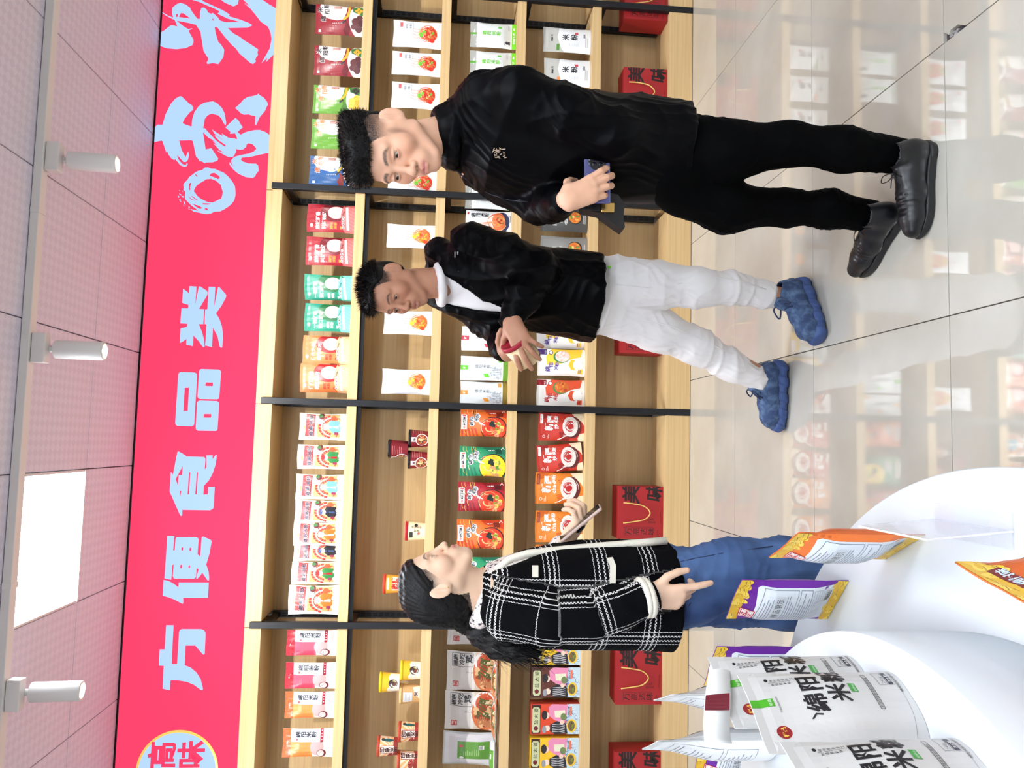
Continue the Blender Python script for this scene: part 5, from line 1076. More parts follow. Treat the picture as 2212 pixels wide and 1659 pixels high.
# ------------------------------------------------------------------ head, hands
def head(F, H, ax, hs=1., fem=False, mouth=0., lid=.0045):
    f, l, u = ax; W3 = lambda a, b, c: A3(H)+hs*(f*a+l*b+u*c); AX = [f, l, u]
    def E(c, r, k=.012, op='u', axes=None): F.el(W3(*c), A3(r)*hs, axes if axes is not None else AX, k*hs, op)
    def R(a, ra, b, rb, k=.012, op='u', flat=None): F.rc(W3(*a), ra*hs, W3(*b), rb*hs, k*hs, op, flat)
    jw = .9 if fem else 1.
    E((-.015, 0, .036), (.098, .0765, .083)); E((.022, 0, .012), (.068, .066, .086), .02); E((.034, 0, -.04), (.05, .054*jw, .062), .02)
    for s in (1, -1):
        R((-.004, s*.053*jw, -.055), .02, (.058, s*.018, -.1), .018, .022); E((.052, s*.044, -.024), (.03, .024, .028), .018)
        R((.084, s*.012, .02), .0105, (.07, s*.046, .024), .0105, .012)
        R((.0, s*.06, -.01), .018, (-.004, s*.055*jw, -.055), .02, .02)
    E((.07, 0, -.1), (.02, .021 if not fem else .017, .019), .015)
    E((.074, 0, -.066), (.026, .036, .03), .014)
    for s in (1, -1): E((.1, s*.033, .0), (.022, .02, .0165), .012, 's')
    for s in (1, -1):
        E((.0735, s*.0325, .0), (.0148, .0175, .0135), .004)
    R((.089, 0, .01), .0075, (.104, 0, -.03), .0088, .011); E((.1075, 0, -.0385), (.0115, .0125, .0105), .008)
    for s in (1, -1): E((.096, s*.0135, -.0425), (.0105, .0085, .0085), .005)
    for s in (1, -1): E((.1035, s*.0065, -.0495), (.006, .0038, .004), .003, 's')
    op = mouth
    R((.0985, 0, -.0635), .0052, (.088, .021, -.069+op*.3), .003, .003); R((.0985, 0, -.0635), .0052, (.088, -.021, -.069+op*.3), .003, .003)
    R((.0965, .007, -.0755-op), .0062, (.087, .019, -.0705), .003, .003); R((.0965, -.007, -.0755-op), .0062, (.087, -.019, -.0705), .003, .003); R((.0965, .007, -.0755-op), .0062, (.0965, -.007, -.0755-op), .0062, .003)
    R((.107, .016, -.0695-op*.4), .0016+op*.6, (.107, -.016, -.0695-op*.4), .0016+op*.6, .002, 's')
    for s in (1, -1): E((.0865, s*.0325, -.0018), (.011, .0142, lid), .002, 's')     # eye slit
    for s in (1, -1):                                                                   # ears
        ea = [unit(f*.8-l*s*.6), unit(l*s*.8+f*.6), u]
        E((-.02, s*.084, -.004), (.022, .0075, .034), .006, axes=ea); E((-.008, s*.076, -.016), (.015, .009, .024), .008, axes=ea)
        E((-.012, s*.0925, -.006), (.013, .0075, .022), .004, 's', axes=ea); R((-.016, s*.086, .012), .0035, (-.017, s*.087, -.02), .0038, .003)
    return W3
def hand(F, wrist, d, n, right, curls, spread=(8, 2, -4, -10), thumb=((.55, .75, -.25), (.75, .6, -.35), (.85, .4, -.35)), hs=1., k=.005, forearm=None):
    """d towards the fingers, n out of the back of the hand; curls: four (knuckle, middle, tip) bends in degrees"""
    wrist = A3(wrist); d = unit(d); n = unit(A3(n)-d*(A3(n)@d)); s = np.cross(n, d)*(1 if right else -1)
    offs = (.027, .009, -.010, -.027); Lk = (.088, .092, .086, .077); ph = ((.043, .026, .02), (.047, .03, .021), (.043, .028, .02), (.034, .021, .018))
    kn = []; tips = []
    for i in range(4):
        p = wrist+hs*(d*Lk[i]+s*offs[i]-n*(.004 if i in (0, 3) else 0)); kn.append(p)
        F.rc(wrist+hs*(d*.004+s*offs[i]*.55), .0165*hs, p, .0118*hs, .016*hs)
    F.rc(wrist+hs*(d*.03+s*.014-n*.008), .016*hs, wrist+hs*(d*.075+s*.012-n*.006), .014*hs, .014*hs)
    F.rc(wrist+hs*(d*.03-s*.014-n*.008), .015*hs, wrist+hs*(d*.07-s*.018-n*.006), .013*hs, .014*hs)
    for i in range(4):
        a = 0.; p = kn[i]; sp = math.radians(spread[i]); r = (.0108, .011, .0104, .0094)[i]; rr = (r, r*.94, r*.88, r*.76)
        for j in range(3):
            a += math.radians(curls[i][j]); dd = unit((d*math.cos(sp)+s*math.sin(sp)))*math.cos(a)-n*math.sin(a); q = p+dd*ph[i][j]*hs
            F.rc(p, rr[j]*hs, q, rr[j+1]*hs, (.006 if j == 0 else .002)*hs); p = q
        tips.append((p, dd))
    p = wrist+hs*(d*.022+s*.026-n*.008); rr = (.0145, .0118, .0105, .0088)
    F.rc(wrist+hs*(d*.05+s*.014-n*.006), .014*hs, p, .0145*hs, .014*hs)
    for j, (L, t) in enumerate(zip((.042, .034, .026), thumb)):
        dd = unit(d*t[0]+s*t[1]+n*t[2]); q = p+dd*L*hs; F.rc(p, rr[j]*hs, q, rr[j+1]*hs, (.012 if j == 0 else .003)*hs); p = q
    tips.append((p, dd))
    if forearm is not None: F.rc(wrist+d*.012*hs, .024*hs, forearm, .036*hs, .014*hs, flat=(n, 1.25))
    return tips, s, n
M_skin = vcol_mat('skin', .48, .35)
b_ = nodes(M_skin)[2]; b_.inputs['Subsurface Weight'].default_value = .12; b_.inputs['Subsurface Radius'].default_value = (.012, .005, .003); b_.inputs['Subsurface Scale'].default_value = .6
fabric_bump(M_skin, 420., .12, .0006)
def lerp(c, t, m_): return c*(1-m_[:, None])+A3(t)*m_[:, None]
def sstep(a, b, x): t = np.clip((x-a)/(b-a), 0, 1); return t*t*(3-2*t)
def skin_cols(V, H, ax, hs, skin, lips, hair, brow_w=1., stub=None, nails=(), rs=None):
    q = (V-A3(H))@np.array(ax).T/hs; F_, L_, U_ = q[:, 0], q[:, 1], q[:, 2]; al = np.abs(L_)
    rr = np.random.RandomState(3); c = np.tile(A3(skin), (len(V), 1)); hd = (np.linalg.norm(q, axis=1) < .17)
    nz = .5+.5*np.sin(V[:, 0]*90+2*np.sin(V[:, 2]*70))*np.sin(V[:, 1]*80+V[:, 2]*60)
    c = c*(.95+.08*nz)[:, None]
    ck = np.exp(-(((al-.045)/.025)**2+((U_+.03)/.028)**2))*hd*(F_ > .02); c = lerp(c, A3(skin)*A3((1.06, .82, .78)), ck*.45)
    e = hd*(F_ > .07)*np.exp(-((U_+.069)/.0085)**4-(al/.0215)**4); c = lerp(c, lips, np.clip(e*1.1, 0, .9))
    sl_ = hd*(F_ > .07)*np.exp(-((U_+.0695+.0)/.0016)**2-(al/.02)**4); c = lerp(c, A3(lips)*.25, sl_*.85)
    bu = .0255+.004*np.sin(np.clip((al-.012)/.04, 0, 1)*math.pi)-np.clip(al-.042, 0, 1)*.5
    br = hd*(F_ > .04)*np.exp(-((U_-bu)/(.0046*brow_w))**4)*sstep(.009, .014, al)*(1-sstep(.046, .056, al)); c = lerp(c, hair, np.clip(br*(.65+.3*rr.rand(len(V))), 0, .92))
    ey = hd*(F_ > .055)*np.exp(-((U_-.0045)/.0022)**2-((al-.0325)/.0155)**4); c = lerp(c, A3(hair)*1.2, ey*.8)
    ey2 = hd*(F_ > .05)*np.exp(-((U_+.012)/.007)**2-((al-.032)/.018)**4); c = lerp(c, A3(skin)*.78, ey2*.35)
    no = hd*(F_ > .088)*np.exp(-((U_+.0505)/.003)**2-((al-.0068)/.0035)**2); c = lerp(c, A3(skin)*.12, no*.9)
    if stub is not None: c = stub(c, F_, L_, U_, hd, rr)
    for p, dd in nails:
        w_ = V-A3(p); m_ = (np.linalg.norm(w_, axis=1) < .0085).astype(float); c = lerp(c, A3(skin)*A3((1.08, 1.0, 1.02)), m_*.55)
    return c
def eye_me(name='eye', r=.0125):
    bm = bmesh.new(); bmesh.ops.create_uvsphere(bm, u_segments=28, v_segments=20, radius=r)
    me = from_bm(bm, name, True); V = np.array([v.co[:] for v in me.vertices]); t = V[:, 2]/r
    c = np.tile(A3((.5, .46, .43)), (len(V), 1)); c[t > .84] = (.035, .018, .01); c[t > .975] = (.004, .004, .004)
    set_cols(me, c); me.materials.append(vcol_mat('eyeball', .12)); return me
EYE = eye_me()
def eyes(parent, W3, ax, gaze, hs):
    for s in (1, -1):
        o = obj('eye', EYE, parent, None, Vector(W3(.0735, s*.0325, -.0008))); o.rotation_mode = 'QUATERNION'
        o.rotation_quaternion = Vector((0, 0, 1)).rotation_difference(Vector(unit(gaze))); o.scale = (hs, hs, hs)
# ================================================================== people
from mathutils.bvhtree import BVHTree
def orient(V, F):
    if np.einsum('ij,ij->i', V[F[:, 0]], np.cross(V[F[:, 1]], V[F[:, 2]])).sum() < 0: F = F[:, ::-1]
    return V, F
class Body:
    """a person: an Empty between the feet, the body mesh and its clothing as children (all in world coordinates, moved to the Empty)"""
    def __init__(s, base, label): s.base = A3(base); s.e = empty('person', base); tag(s.e, label, 'person'); s.surf = {}
    def add(s, name, V, F, material, cols=None, parent=None, attr=None):
        V, F = orient(V, F); me = np_mesh(V-s.base, F, name)
        if cols is not None: set_cols(me, cols)
        o = obj(name, me, parent or s.e, material); s.surf[name] = BVHTree.FromPolygons([Vector(v) for v in V], [tuple(f) for f in F]); return o
    def put(s, name, me, material=None, parent=None):
        """mesh made in world coordinates"""
        me.transform(Matrix.Translation(Vector(-s.base))); return obj(name, me, parent or s.e, material)
    def hit(s, name, x, y, off=.002):
        """point of that garment which shows at (x, y)"""
        d = (at(x, y, 2.)-Vector((0, 0, CAMZ))).normalized(); h = s.surf[name].ray_cast(Vector((0, 0, CAMZ)), d)
        return (h[0]-d*off) if h[0] is not None else at(x, y, s.base[1])
def cloth(F, seed, amp, freqs=(30, 48, 75), stretch=(1, 1, .5), it=1, mask=None):
    V, Q = F.mesh(); V = smooth_mesh(V, Q, it); V, Q = orient(V, Q)
    N = vnormals(V, Q); V = folds(V, N, seed, amp, freqs, stretch, mask(V) if mask else None); return V, Q
P3 = lambda *a: A3(at(*a))
def ring(c, a, b, f, l, tilt=0., n=20, z=0.):
    return [A3(c)+A3(l)*a*math.cos(t)+A3(f)*b*math.sin(t)+A3((0, 0, z+tilt*math.sin(t))) for t in np.linspace(0, 2*math.pi, n, endpoint=False)]
def ringc(F, pts, r, k): F.chain(list(pts)+[pts[0]], [r]*(len(pts)+1), k)
# ------------------------------------------------------------------ shoes
def sole_me(L, w, z0, z1, heel=None, flare=0.):
    out = []
    for i in range(40):
        t = i/40*2*math.pi; x = L*.5*(1-math.cos(t)); s_ = math.sin(t); q = x/L
        wid = w*(.36+.02*math.sin(q*9)+.14*math.exp(-((q-.7)/.22)**2)+.02) * min(1, (1-abs(2*q-1)**5)**.5+1e-3)
        out.append((x, s_*wid/max(abs(s_), 1e-6)*min(1, abs(s_)*2.2)))
    bm = bmesh.new(); n = len(out)
    bot = [bm.verts.new((x, y*(1+flare), z0+(.006*max(0, (x/L-.8)*5)**2))) for x, y in out]; top = [bm.verts.new((x, y, z1)) for x, y in out]
    bm.faces.new(bot[::-1]); bm.faces.new(top)
    for i in range(n): bm.faces.new((bot[i], bot[(i+1) % n], top[(i+1) % n], top[i]))
    bmesh.ops.bevel(bm, geom=[e for e in bm.edges if len(e.link_faces) == 2 and any(len(f.verts) > 10 for f in e.link_faces)], offset=.002, segments=2, affect='EDGES')
    bmesh.ops.recalc_face_normals(bm, faces=bm.faces); return from_bm(bm, 'sole', True)
def shoe(P, heel, toe, kind, mats, label=None, lean=0.):
    heel, toe = A3(heel), A3(toe); heel[2] = toe[2] = 0; t = toe-heel; L = np.linalg.norm(t); t /= L; s_ = A3((-t[1], t[0], 0))
    e = empty('shoe', heel-P.base, math.atan2(t[1], t[0])); e.parent = P.e
    if label: e['label'] = label
    F = grid((-.03, -.075, .0), (L+.03, .075, .17), .0032)
    if kind == 'oxford':
        F.chain([(.045, 0, .055), (.09, 0, .056), (.16, 0, .046), (.225, 0, .036), (L-.032, 0, .034)], [.036, .037, .041, .039, .03], .02)
        F.el((.04, 0, .05), (.04, .034, .06), None, .02); F.rc((.045, 0, .06), .036, (.05, 0, .105), .037, .015)
        F.rc((.1, 0, .085), .02, (.17, 0, .062), .02, .02)
        F.rc((.05, 0, .09), .031, (.05, 0, .16), .034, .004, 's'); F.planes([((0, 0, 1), (0, 0, .022))], (-.1, -.1, -.02), (.5, .1, .06), .002)
        F.rc((.165, -.05, .082), .002, (.165, .05, .082), .002, .004, 's')
        V, Q = F.mesh(); V, Q = orient(smooth_mesh(V, Q, 1), Q); N = vnormals(V, Q)
        cr = np.exp(-((V[:, 0]-.19)/.035)**2)*(V[:, 2] > .05); V = V+N*(np.sin(V[:, 0]*420+V[:, 1]*60)*.0011*cr)[:, None]
        obj('upper', np_mesh(V, Q, 'upper'), e, mats[0])
        obj('sole', sole_me(L, .092, .004, .024), e, mats[1]); hb = lathe_me([(0, 0), (.036, 0), (.037, .02), (0, .02)], 20); hb.transform(Matrix.Translation((.042, 0, .0))); obj('heel', hb, e, mats[1])
        for k in range(4):
            x = .105+.02*k; z = .108-.0085*k; obj('lace', tube_me([(x-.004, -.02, z-.012), (x, -.008, z-.001), (x+.004, .008, z-.001), (x+.008, .02, z-.012)], .0016, 6), e, mats[2])
        for sg in (1, -1):
            obj('lace', tube_me(spline([(.1, 0, .11), (.108, sg*.02, .13), (.125, sg*.035, .125), (.12, sg*.02, .112), (.1, 0, .11)], 5), .0015, 6), e, mats[2]); obj('lace', tube_me(spline([(.1, 0, .11), (.12, sg*.012, .108), (.14, sg*.026, .1)], 5), .0015, 6), e, mats[2])
    else:
        F.chain([(.05, 0, .07), (.1, 0, .075), (.17, 0, .062), (.23, 0, .052), (L-.04, 0, .05)], [.038, .041, .045, .043, .034], .02)
        F.el((.045, 0, .075), (.045, .038, .06), None, .02); F.rc((.05, 0, .08), .038, (.06, 0, .118), .042, .015); F.rc((.09, 0, .11), .022, (.17, 0, .085), .024, .02)
        F.el((.118, 0, .135), (.014, .03, .03), [(.8, 0, .6), (0, 1, 0), (-.6, 0, .8)], .008)
        F.rc((.055, 0, .108), .034, (.055, 0, .19), .04, .004, 's'); F.planes([((0, 0, 1), (0, 0, .036))], (-.1, -.1, -.02), (.5, .1, .08), .002)
        V, Q = F.mesh(); V, Q = orient(smooth_mesh(V, Q, 1), Q); N = vnormals(V, Q)
        seam = np.abs(np.sin(V[:, 0]*38+np.sin(V[:, 2]*60)*1.4))-.5; V = V+N*(np.where(seam > .3, .0018, 0))[:, None]
        obj('upper', np_mesh(V, Q, 'upper'), e, mats[0])
        F = grid((-.03, -.09, -.012), (L+.03, .09, .1), .004)
        F.chain([(.04, 0, .03), (.1, 0, .027), (.18, 0, .027), (.24, 0, .027), (L-.035, 0, .032)], [.047, .043, .05, .049, .038], .02, flat=((0, 0, 1), 1.6))
        F.rc((.015, 0, .05), .026, (.05, 0, .05), .042, .01, flat=((0, 0, 1), 1.2)); F.planes([((0, 0, 1), (0, 0, .0))], (-.1, -.1, -.05), (.5, .1, .04), .0)
        F.planes([((0, 0, -1), (0, 0, .058))], (-.1, -.1, .03), (.5, .1, .2), .004)
        V, Q = F.mesh(); V, Q = orient(smooth_mesh(V, Q, 1), Q); N = vnormals(V, Q); V = V+N*(.0028*np.sign(np.sin(V[:, 0]*95+V[:, 2]*30))*(V[:, 2] < .045))[:, None]; V[:, 2] = np.maximum(V[:, 2], .001)
        obj('sole', np_mesh(V, Q, 'sole'), e, mats[1])
        for k in range(5):
            x = .115+.021*k; z = .133-.0095*k; obj('lace', tube_me([(x-.006, -.027, z-.016), (x, -.01, z), (x+.006, .01, z), (x+.012, .027, z-.016)], .0033, 7), e, mats[2])
        for sg in (1, -1): obj('lace', tube_me(spline([(.115, 0, .14), (.125, sg*.03, .155), (.15, sg*.052, .13), (.14, sg*.03, .13), (.115, 0, .14)], 5), .003, 7), e, mats[2])
        obj('pull_tab', box_me(.085, .1, -.011, .011, .15, .185, .002), e, mats[3])
    return e
def leg_pair(F, L, R, k=.03):
    for pts, rs in (L, R): F.chain(pts, rs, k)
M_hair = mat('black_hair', s2l((14, 12, 13)), .42, spec=.25)
N_, L_, b_ = nodes(M_hair); tc = N_.new('ShaderNodeTexCoord'); no = N_.new('ShaderNodeTexNoise'); no.inputs['Scale'].default_value = 260.; L_.new(tc.outputs['Object'], no.inputs['Vector'])
bp = N_.new('ShaderNodeBump'); bp.inputs['Strength'].default_value = .5; bp.inputs['Distance'].default_value = .002; L_.new(no.outputs[0], bp.inputs['Height']); L_.new(bp.outputs[0], b_.inputs['Normal'])
M_blkcloth = fabric_bump(mat('black_cloth', s2l((3, 3, 5)), .42, spec=.07), 700., .2)
M_blktrs = fabric_bump(mat('black_trousers', s2l((3, 3, 4)), .7, spec=.04), 700., .2)
M_leather = noise_col(mat('black_leather', rough=.34), s2l((13, 13, 16)), s2l((22, 22, 27)), (1, 1, 1), 30., bump=.1); M_rubber = mat('black_rubber', s2l((22, 22, 24)), .55); M_lace = mat('black_lace', s2l((14, 14, 18)), .7)
SK_M1, SK_M2, SK_W = s2l((226, 176, 148)), s2l((186, 134, 108)), s2l((230, 192, 164)); HAIR = s2l((26, 21, 21))
def body_grid(H, hands, lo, hi, fine=.0023, hf=.0036, coarse=.011, hr=.105):
    z = [[], [], []]
    for i in range(3):
        z[i].append((H[i]-.135, H[i]+.14, fine))
        for h in hands: z[i].append((h[i]-hr, h[i]+hr, hf))
    return Field(*[axis(lo[i], hi[i], coarse, z[i]) for i in range(3)])
def hair_tufts(P, name, V, Q, n, length, width, sel, bend, seed, outw=1., dirf=None):
    V, Q = orient(V, Q); N = vnormals(V, Q); idx = np.nonzero(sel(V))[0]; rr = np.random.RandomState(seed); idx = rr.choice(idx, n)
    D = N[idx]*outw if dirf is None else dirf(V[idx], N[idx])
    me = strands(V[idx]-N[idx]*.002, D, length, width, bend, seed, name); o = P.put(name, me, M_hair); o['kind'] = 'stuff'; return o

# ================================================================== man in black with a phone
def man_black():
    P = Body((.80, 2.22, 0), 'man in a black jacket and black trousers holding a phone')
    hs = 1.10; ax = frame((-.772, -.60, -.2)); f, l, u = ax
    H = P3(856, 337, 2.115)-hs*(f*.0865+l*.0325); nb = P3(948, 288, 2.265)
    wr = P3(1222, 434, 2.10); d = A3((.48, .03, -.88)); n = A3((-.15, -1, .05))
    F = body_grid(H, [wr+d*.08], (.5, 1.9, .0), (1.25, 2.65, 1.85))
    W3 = head(F, H, ax, hs, lid=.0034)
    F.rc(W3(-.025, 0, -.05), .058, nb+A3((0, 0, -.03)), .058, .025); F.rc(W3(.0, 0, -.075), .045, nb+A3((-.015, -.01, -.04)), .05, .02)
    tips, s_, n_ = hand(F, wr, d, n, True, ((6, 24, 22), (9, 30, 26), (11, 32, 28), (14, 34, 30)), spread=(8, 2, -3, -7), thumb=((.45, .55, -.75), (.6, .15, -.9), (.75, -.2, -.6)), hs=1.02, forearm=P3(1170, 438, 2.36))
    el_ = P3(1170, 438, 2.36); sr = A3((.87, 2.38, 1.32)); F.chain([el_, sr], [.04, .05], .02)                    # the rest of the body under the clothes
    F.loft([(.72, .91, 2.25, .12, .08, -2.62), (1.1, .91, 2.26, .13, .09, -2.62), (1.38, .935, 2.27, .15, .08, -2.62)], .03)
    F.chain([A3((.91, 2.24, .8)), P3(1570, 328, 2.19), P3(1700, 311, 2.15), P3(1945, 337, 2.13)], [.06, .05, .04, .034], .02); F.chain([A3((.88, 2.27, .8)), P3(1570, 446, 2.3), P3(1700, 449, 2.3), P3(1880, 466, 2.287)], [.06, .045, .038, .032], .02)
    V, Q = F.mesh(); V = smooth_mesh(V, Q, 1, .4)
    def stub(c, a, b, z, hd, rr):
        m_ = hd*sstep(.018, .06, z)*sstep(-.092, -.03, -np.clip(a-(.03+.35*(z-.02)), -.1, .1)-.03)  # clipped sides
        side = hd*(a < .045+.25*np.clip(z-.02, 0, .1))*sstep(.0, .055, z)*(np.abs(b) > .03); back = hd*(a < -.03)*sstep(-.06, .0, z)*.8
        m_ = np.clip(np.maximum(side, back)*(.75+.35*rr.rand(len(c))), 0, .96); m_ *= ~((np.abs(b) > .082) & (np.abs(z) < .05))
        sb = hd*np.exp(-((a-.028)/.01)**2-((z+.012)/.03)**2)*(np.abs(b) > .05)*.5
        return lerp(c, HAIR, np.maximum(m_, sb))
    c = skin_cols(V, H, ax, hs, SK_M1, s2l((204, 130, 120)), HAIR, 1.1, stub, tips)
    P.add('body', V, Q, M_skin, c); eyes(P.e, lambda *a: W3(*a)-P.base, ax, f*.9+l*-.12-u*.24, hs)
    # hair: thick flat top brushed forward
    G = grid(A3(H)-.2, A3(H)+.24, .0042); E = lambda c_, r, k=.02, op='u': G.el(W3(*c_), A3(r)*hs, ax, k, op)
    G.bx(W3(-.012, 0, .092), A3((.066, .046, .012))*hs, .025*hs, ax, .02); G.bx(W3(.06, 0, .09), A3((.014, .034, .01))*hs, .02*hs, ax, .015); E((-.03, 0, .068), (.088, .074, .05))
    E((-.085, 0, .035), (.03, .062, .08), .02); E((.036, 0, .016), (.072, .08, .07), .01, 's'); E((-.0, 0, -.01), (.09, .1, .058), .012, 's')
    for s in (1, -1): E((-.01, s*.095, .03), (.075, .03, .06), .01, 's')
    Vh, Qh = G.mesh(); P.add('hair', Vh, Qh, M_hair)
    hair_tufts(P, 'hair_tufts', Vh, Qh, 5200, .013, .0007, lambda V_: ((V_-H)@u) > .06, (f*.35+A3((0, 0, .1))), 3)
    # jacket
    yw = -2.62; F1 = A3((math.cos(yw), math.sin(yw), 0)); L1 = A3((-F1[1], F1[0], 0))
    G = grid((.45, 1.85, .62), (1.3, 2.75, 1.56), .0068)
    G.loft([(.705, .905, 2.25, .158, .118, yw), (.8, .905, 2.25, .168, .128, yw), (.98, .905, 2.25, .172, .134, yw), (1.16, .918, 2.258, .178, .134, yw), (1.3, .93, 2.262, .165, .12, yw), (1.38, .937, 2.268, .125, .095, yw), (1.43, .94, 2.27, .09, .08, yw)], .0, 2.3)
    sl, sr = A3((1.0, 2.165, 1.325)), A3((.874, 2.37, 1.322))
    G.chain([sl, P3(1120, 208, 2.11), P3(1225, 242, 2.09), P3(1330, 292, 2.115), P3(1390, 320, 2.16)], [.074, .072, .064, .058, .05], .045)
    G.chain([sr, P3(1090, 398, 2.4), P3(1168, 438, 2.36), P3(1198, 440, 2.26), P3(1212, 437, 2.175)], [.07, .066, .066, .055, .047], .025)
    ringc(G, ring(P3(1213, 436, 2.165), .04, .04, A3((.2, -.5, .4)), A3((.85, .2, -.3))), .007, .006)
    for i in range(4): ringc(G, ring(nb+A3((-.012, -.008, -.04+.013*i)), .09-.006*i, .086-.006*i, F1, L1, -.016), .011, .012)
    V, Q = cloth(G, 5, .011, (22, 36, 60, 95), (1, 1, .7)); P.add('jacket', V, Q, M_blkcloth)
    # trousers
    G = grid((.55, 1.9, .015), (1.15, 2.6, .86), .0068)
    G.el((.895, 2.26, .75), (.135, .125, .11), None, .02)
    leg_pair(G, ([P3(1480, 318, 2.22), P3(1570, 328, 2.19), P3(1700, 311, 2.15), P3(1820, 322, 2.135), P3(1950, 338, 2.13)], [.1, .088, .06, .061, .052]), ([P3(1480, 405, 2.3), P3(1570, 448, 2.3), P3(1700, 449, 2.3), P3(1790, 452, 2.29), P3(1880, 466, 2.285)], [.095, .075, .053, .056, .05]), .04)
    V, Q = cloth(G, 9, .006, (30, 52, 80), (1, 1, .9)); P.add('trousers', V, Q, M_blktrs)
    # zip, embroidery, belt pieces
    z_ = [P.hit('jacket', x, y, .001) for x, y in ((985, 368), (1020, 398), (1060, 420), (1100, 432), (1140, 436))]; P.put('zip', tube_me(z_, .0022, 6), mat('zip_dark', s2l((50, 50, 60)), .3, .7))
    emb_ = []
    rr = random.Random(4); bm = bmesh.new()
    M_embr = mat('beige_thread', s2l((190, 165, 140)), .7)
    vs, fs = [], []
    for k in range(30):
        x, y = 1066+rr.uniform(0, 26), 318+rr.uniform(0, 24); dx, dy = rr.choice(((4, 2), (-3, 4), (5, -1), (1, 5)))
        a, b = P.hit('jacket', x, y, .0022), P.hit('jacket', x+dx, y+dy, .0022); s2 = (b-a).cross(Vector((0, 1, 0))).normalized()*.0011
        k0 = len(vs); vs += [a-s2, a+s2, b+s2, b-s2]; fs.append((k0, k0+1, k0+2, k0+3))
    o = P.put('embroidery', pydata(vs, fs), M_embr); o['kind'] = 'stuff'
    M_chrome = mat('chrome', (.75, .75, .76), .2, 1.)
    for x, y, sx in ((1486, 262, .011), (1486, 282, .013)):
        p = P.hit('trousers', x, y, .004); bmm = box_me(-sx, sx, -.004, .004, -.009, .009, .002); bmm.transform(Matrix.Translation(p)); P.put('belt_fitting', bmm, M_chrome)
    shoe(P, (.925, 2.085, 0), (.64, 2.135, 0), 'oxford', (M_leather, M_rubber, M_lace)); shoe(P, (.765, 2.205, 0), (.605, 2.475, 0), 'oxford', (M_leather, M_rubber, M_lace))
    return P
m1 = man_black()
# phone in his hand
def slab_phone(c, xdir, ydir, label, body, w_=.0755, h_=.158, t=.0085, name='phone'):
    e = empty(name, c); x = Vector(unit(xdir)); y = Vector(unit(A3(ydir)-A3(x)*(A3(ydir)@A3(x)))); z = x.cross(y)
    e.rotation_mode = 'QUATERNION'; e.rotation_quaternion = Matrix((x, y, z)).transposed().to_quaternion(); tag(e, label, 'phone')
    obj('casing', box_me(-h_/2, h_/2, -w_/2, w_/2, -t/2, t/2, .0035), e, body); obj('screen', box_me(-h_/2+.003, h_/2-.003, -w_/2+.003, w_/2-.003, -t/2-.0006, -t/2-.0001), e, mat('phone_screen', (.01, .01, .012), .08))
    ring_ = lathe_me([(0, .0005), (.026, .0005), (.027, -.0002), (.027, -.001), (0, -.001)], 32); ring_.transform(Matrix.Translation((h_/2-.034, 0, t/2+.001))); r = obj('camera_disc', ring_, e, mat('phone_camera', (.012, .012, .016), .12))
    for dx, dy in ((.009, .009), (-.009, .009), (.009, -.009), (-.009, -.009)):
        q = lathe_me([(0, .0012), (.006, .0012), (.0065, .0006), (.0065, .0), (0, 0)], 16); q.transform(Matrix.Translation((h_/2-.034+dx, dy, t/2+.0016))); obj('lens', q, r, mat('lens_glass', (.004, .004, .01), .05))
    return e
slab_phone(P3(1290, 382, 2.132), (1, .03, .02), (-.03, .05, 1), 'blue-black phone held sideways in the hand of the man in black', mat('phone_blue', s2l((96, 98, 150)), .18, .4))
# belt bag
M_bag = fabric_bump(mat('bag_black', s2l((16, 16, 20)), .45), 500., .2)
bg = empty('belt_bag', P3(1330, 470, 2.17)); tag(bg, 'black belt bag with a gold clasp at the waist of the man in black', 'bag')
o0 = P3(1330, 470, 2.17); out = [at(x, y, 2.17)-Vector(o0) for x, y in ((1255, 428), (1258, 452), (1296, 460), (1330, 486), (1346, 497), (1350, 490), (1347, 470), (1349, 440), (1335, 420), (1290, 412))]
obj('pouch', extrude_poly([(p.x, p.z) for p in out], [], .05), bg, M_bag); c0 = at(1312, 448, 2.165)-Vector(o0)
M_goldm = mat('gold_metal', s2l((214, 176, 104)), .25, 1.)
obj('clasp', box_me(c0.x-.016, c0.x+.014, -.012, -.0005, c0.z-.02, c0.z+.02, .003), bg, M_goldm); obj('strap', box_me(c0.x-.012, c0.x+.012, -.008, -.0005, c0.z+.021, c0.z+.075, .002), bg, M_bag)

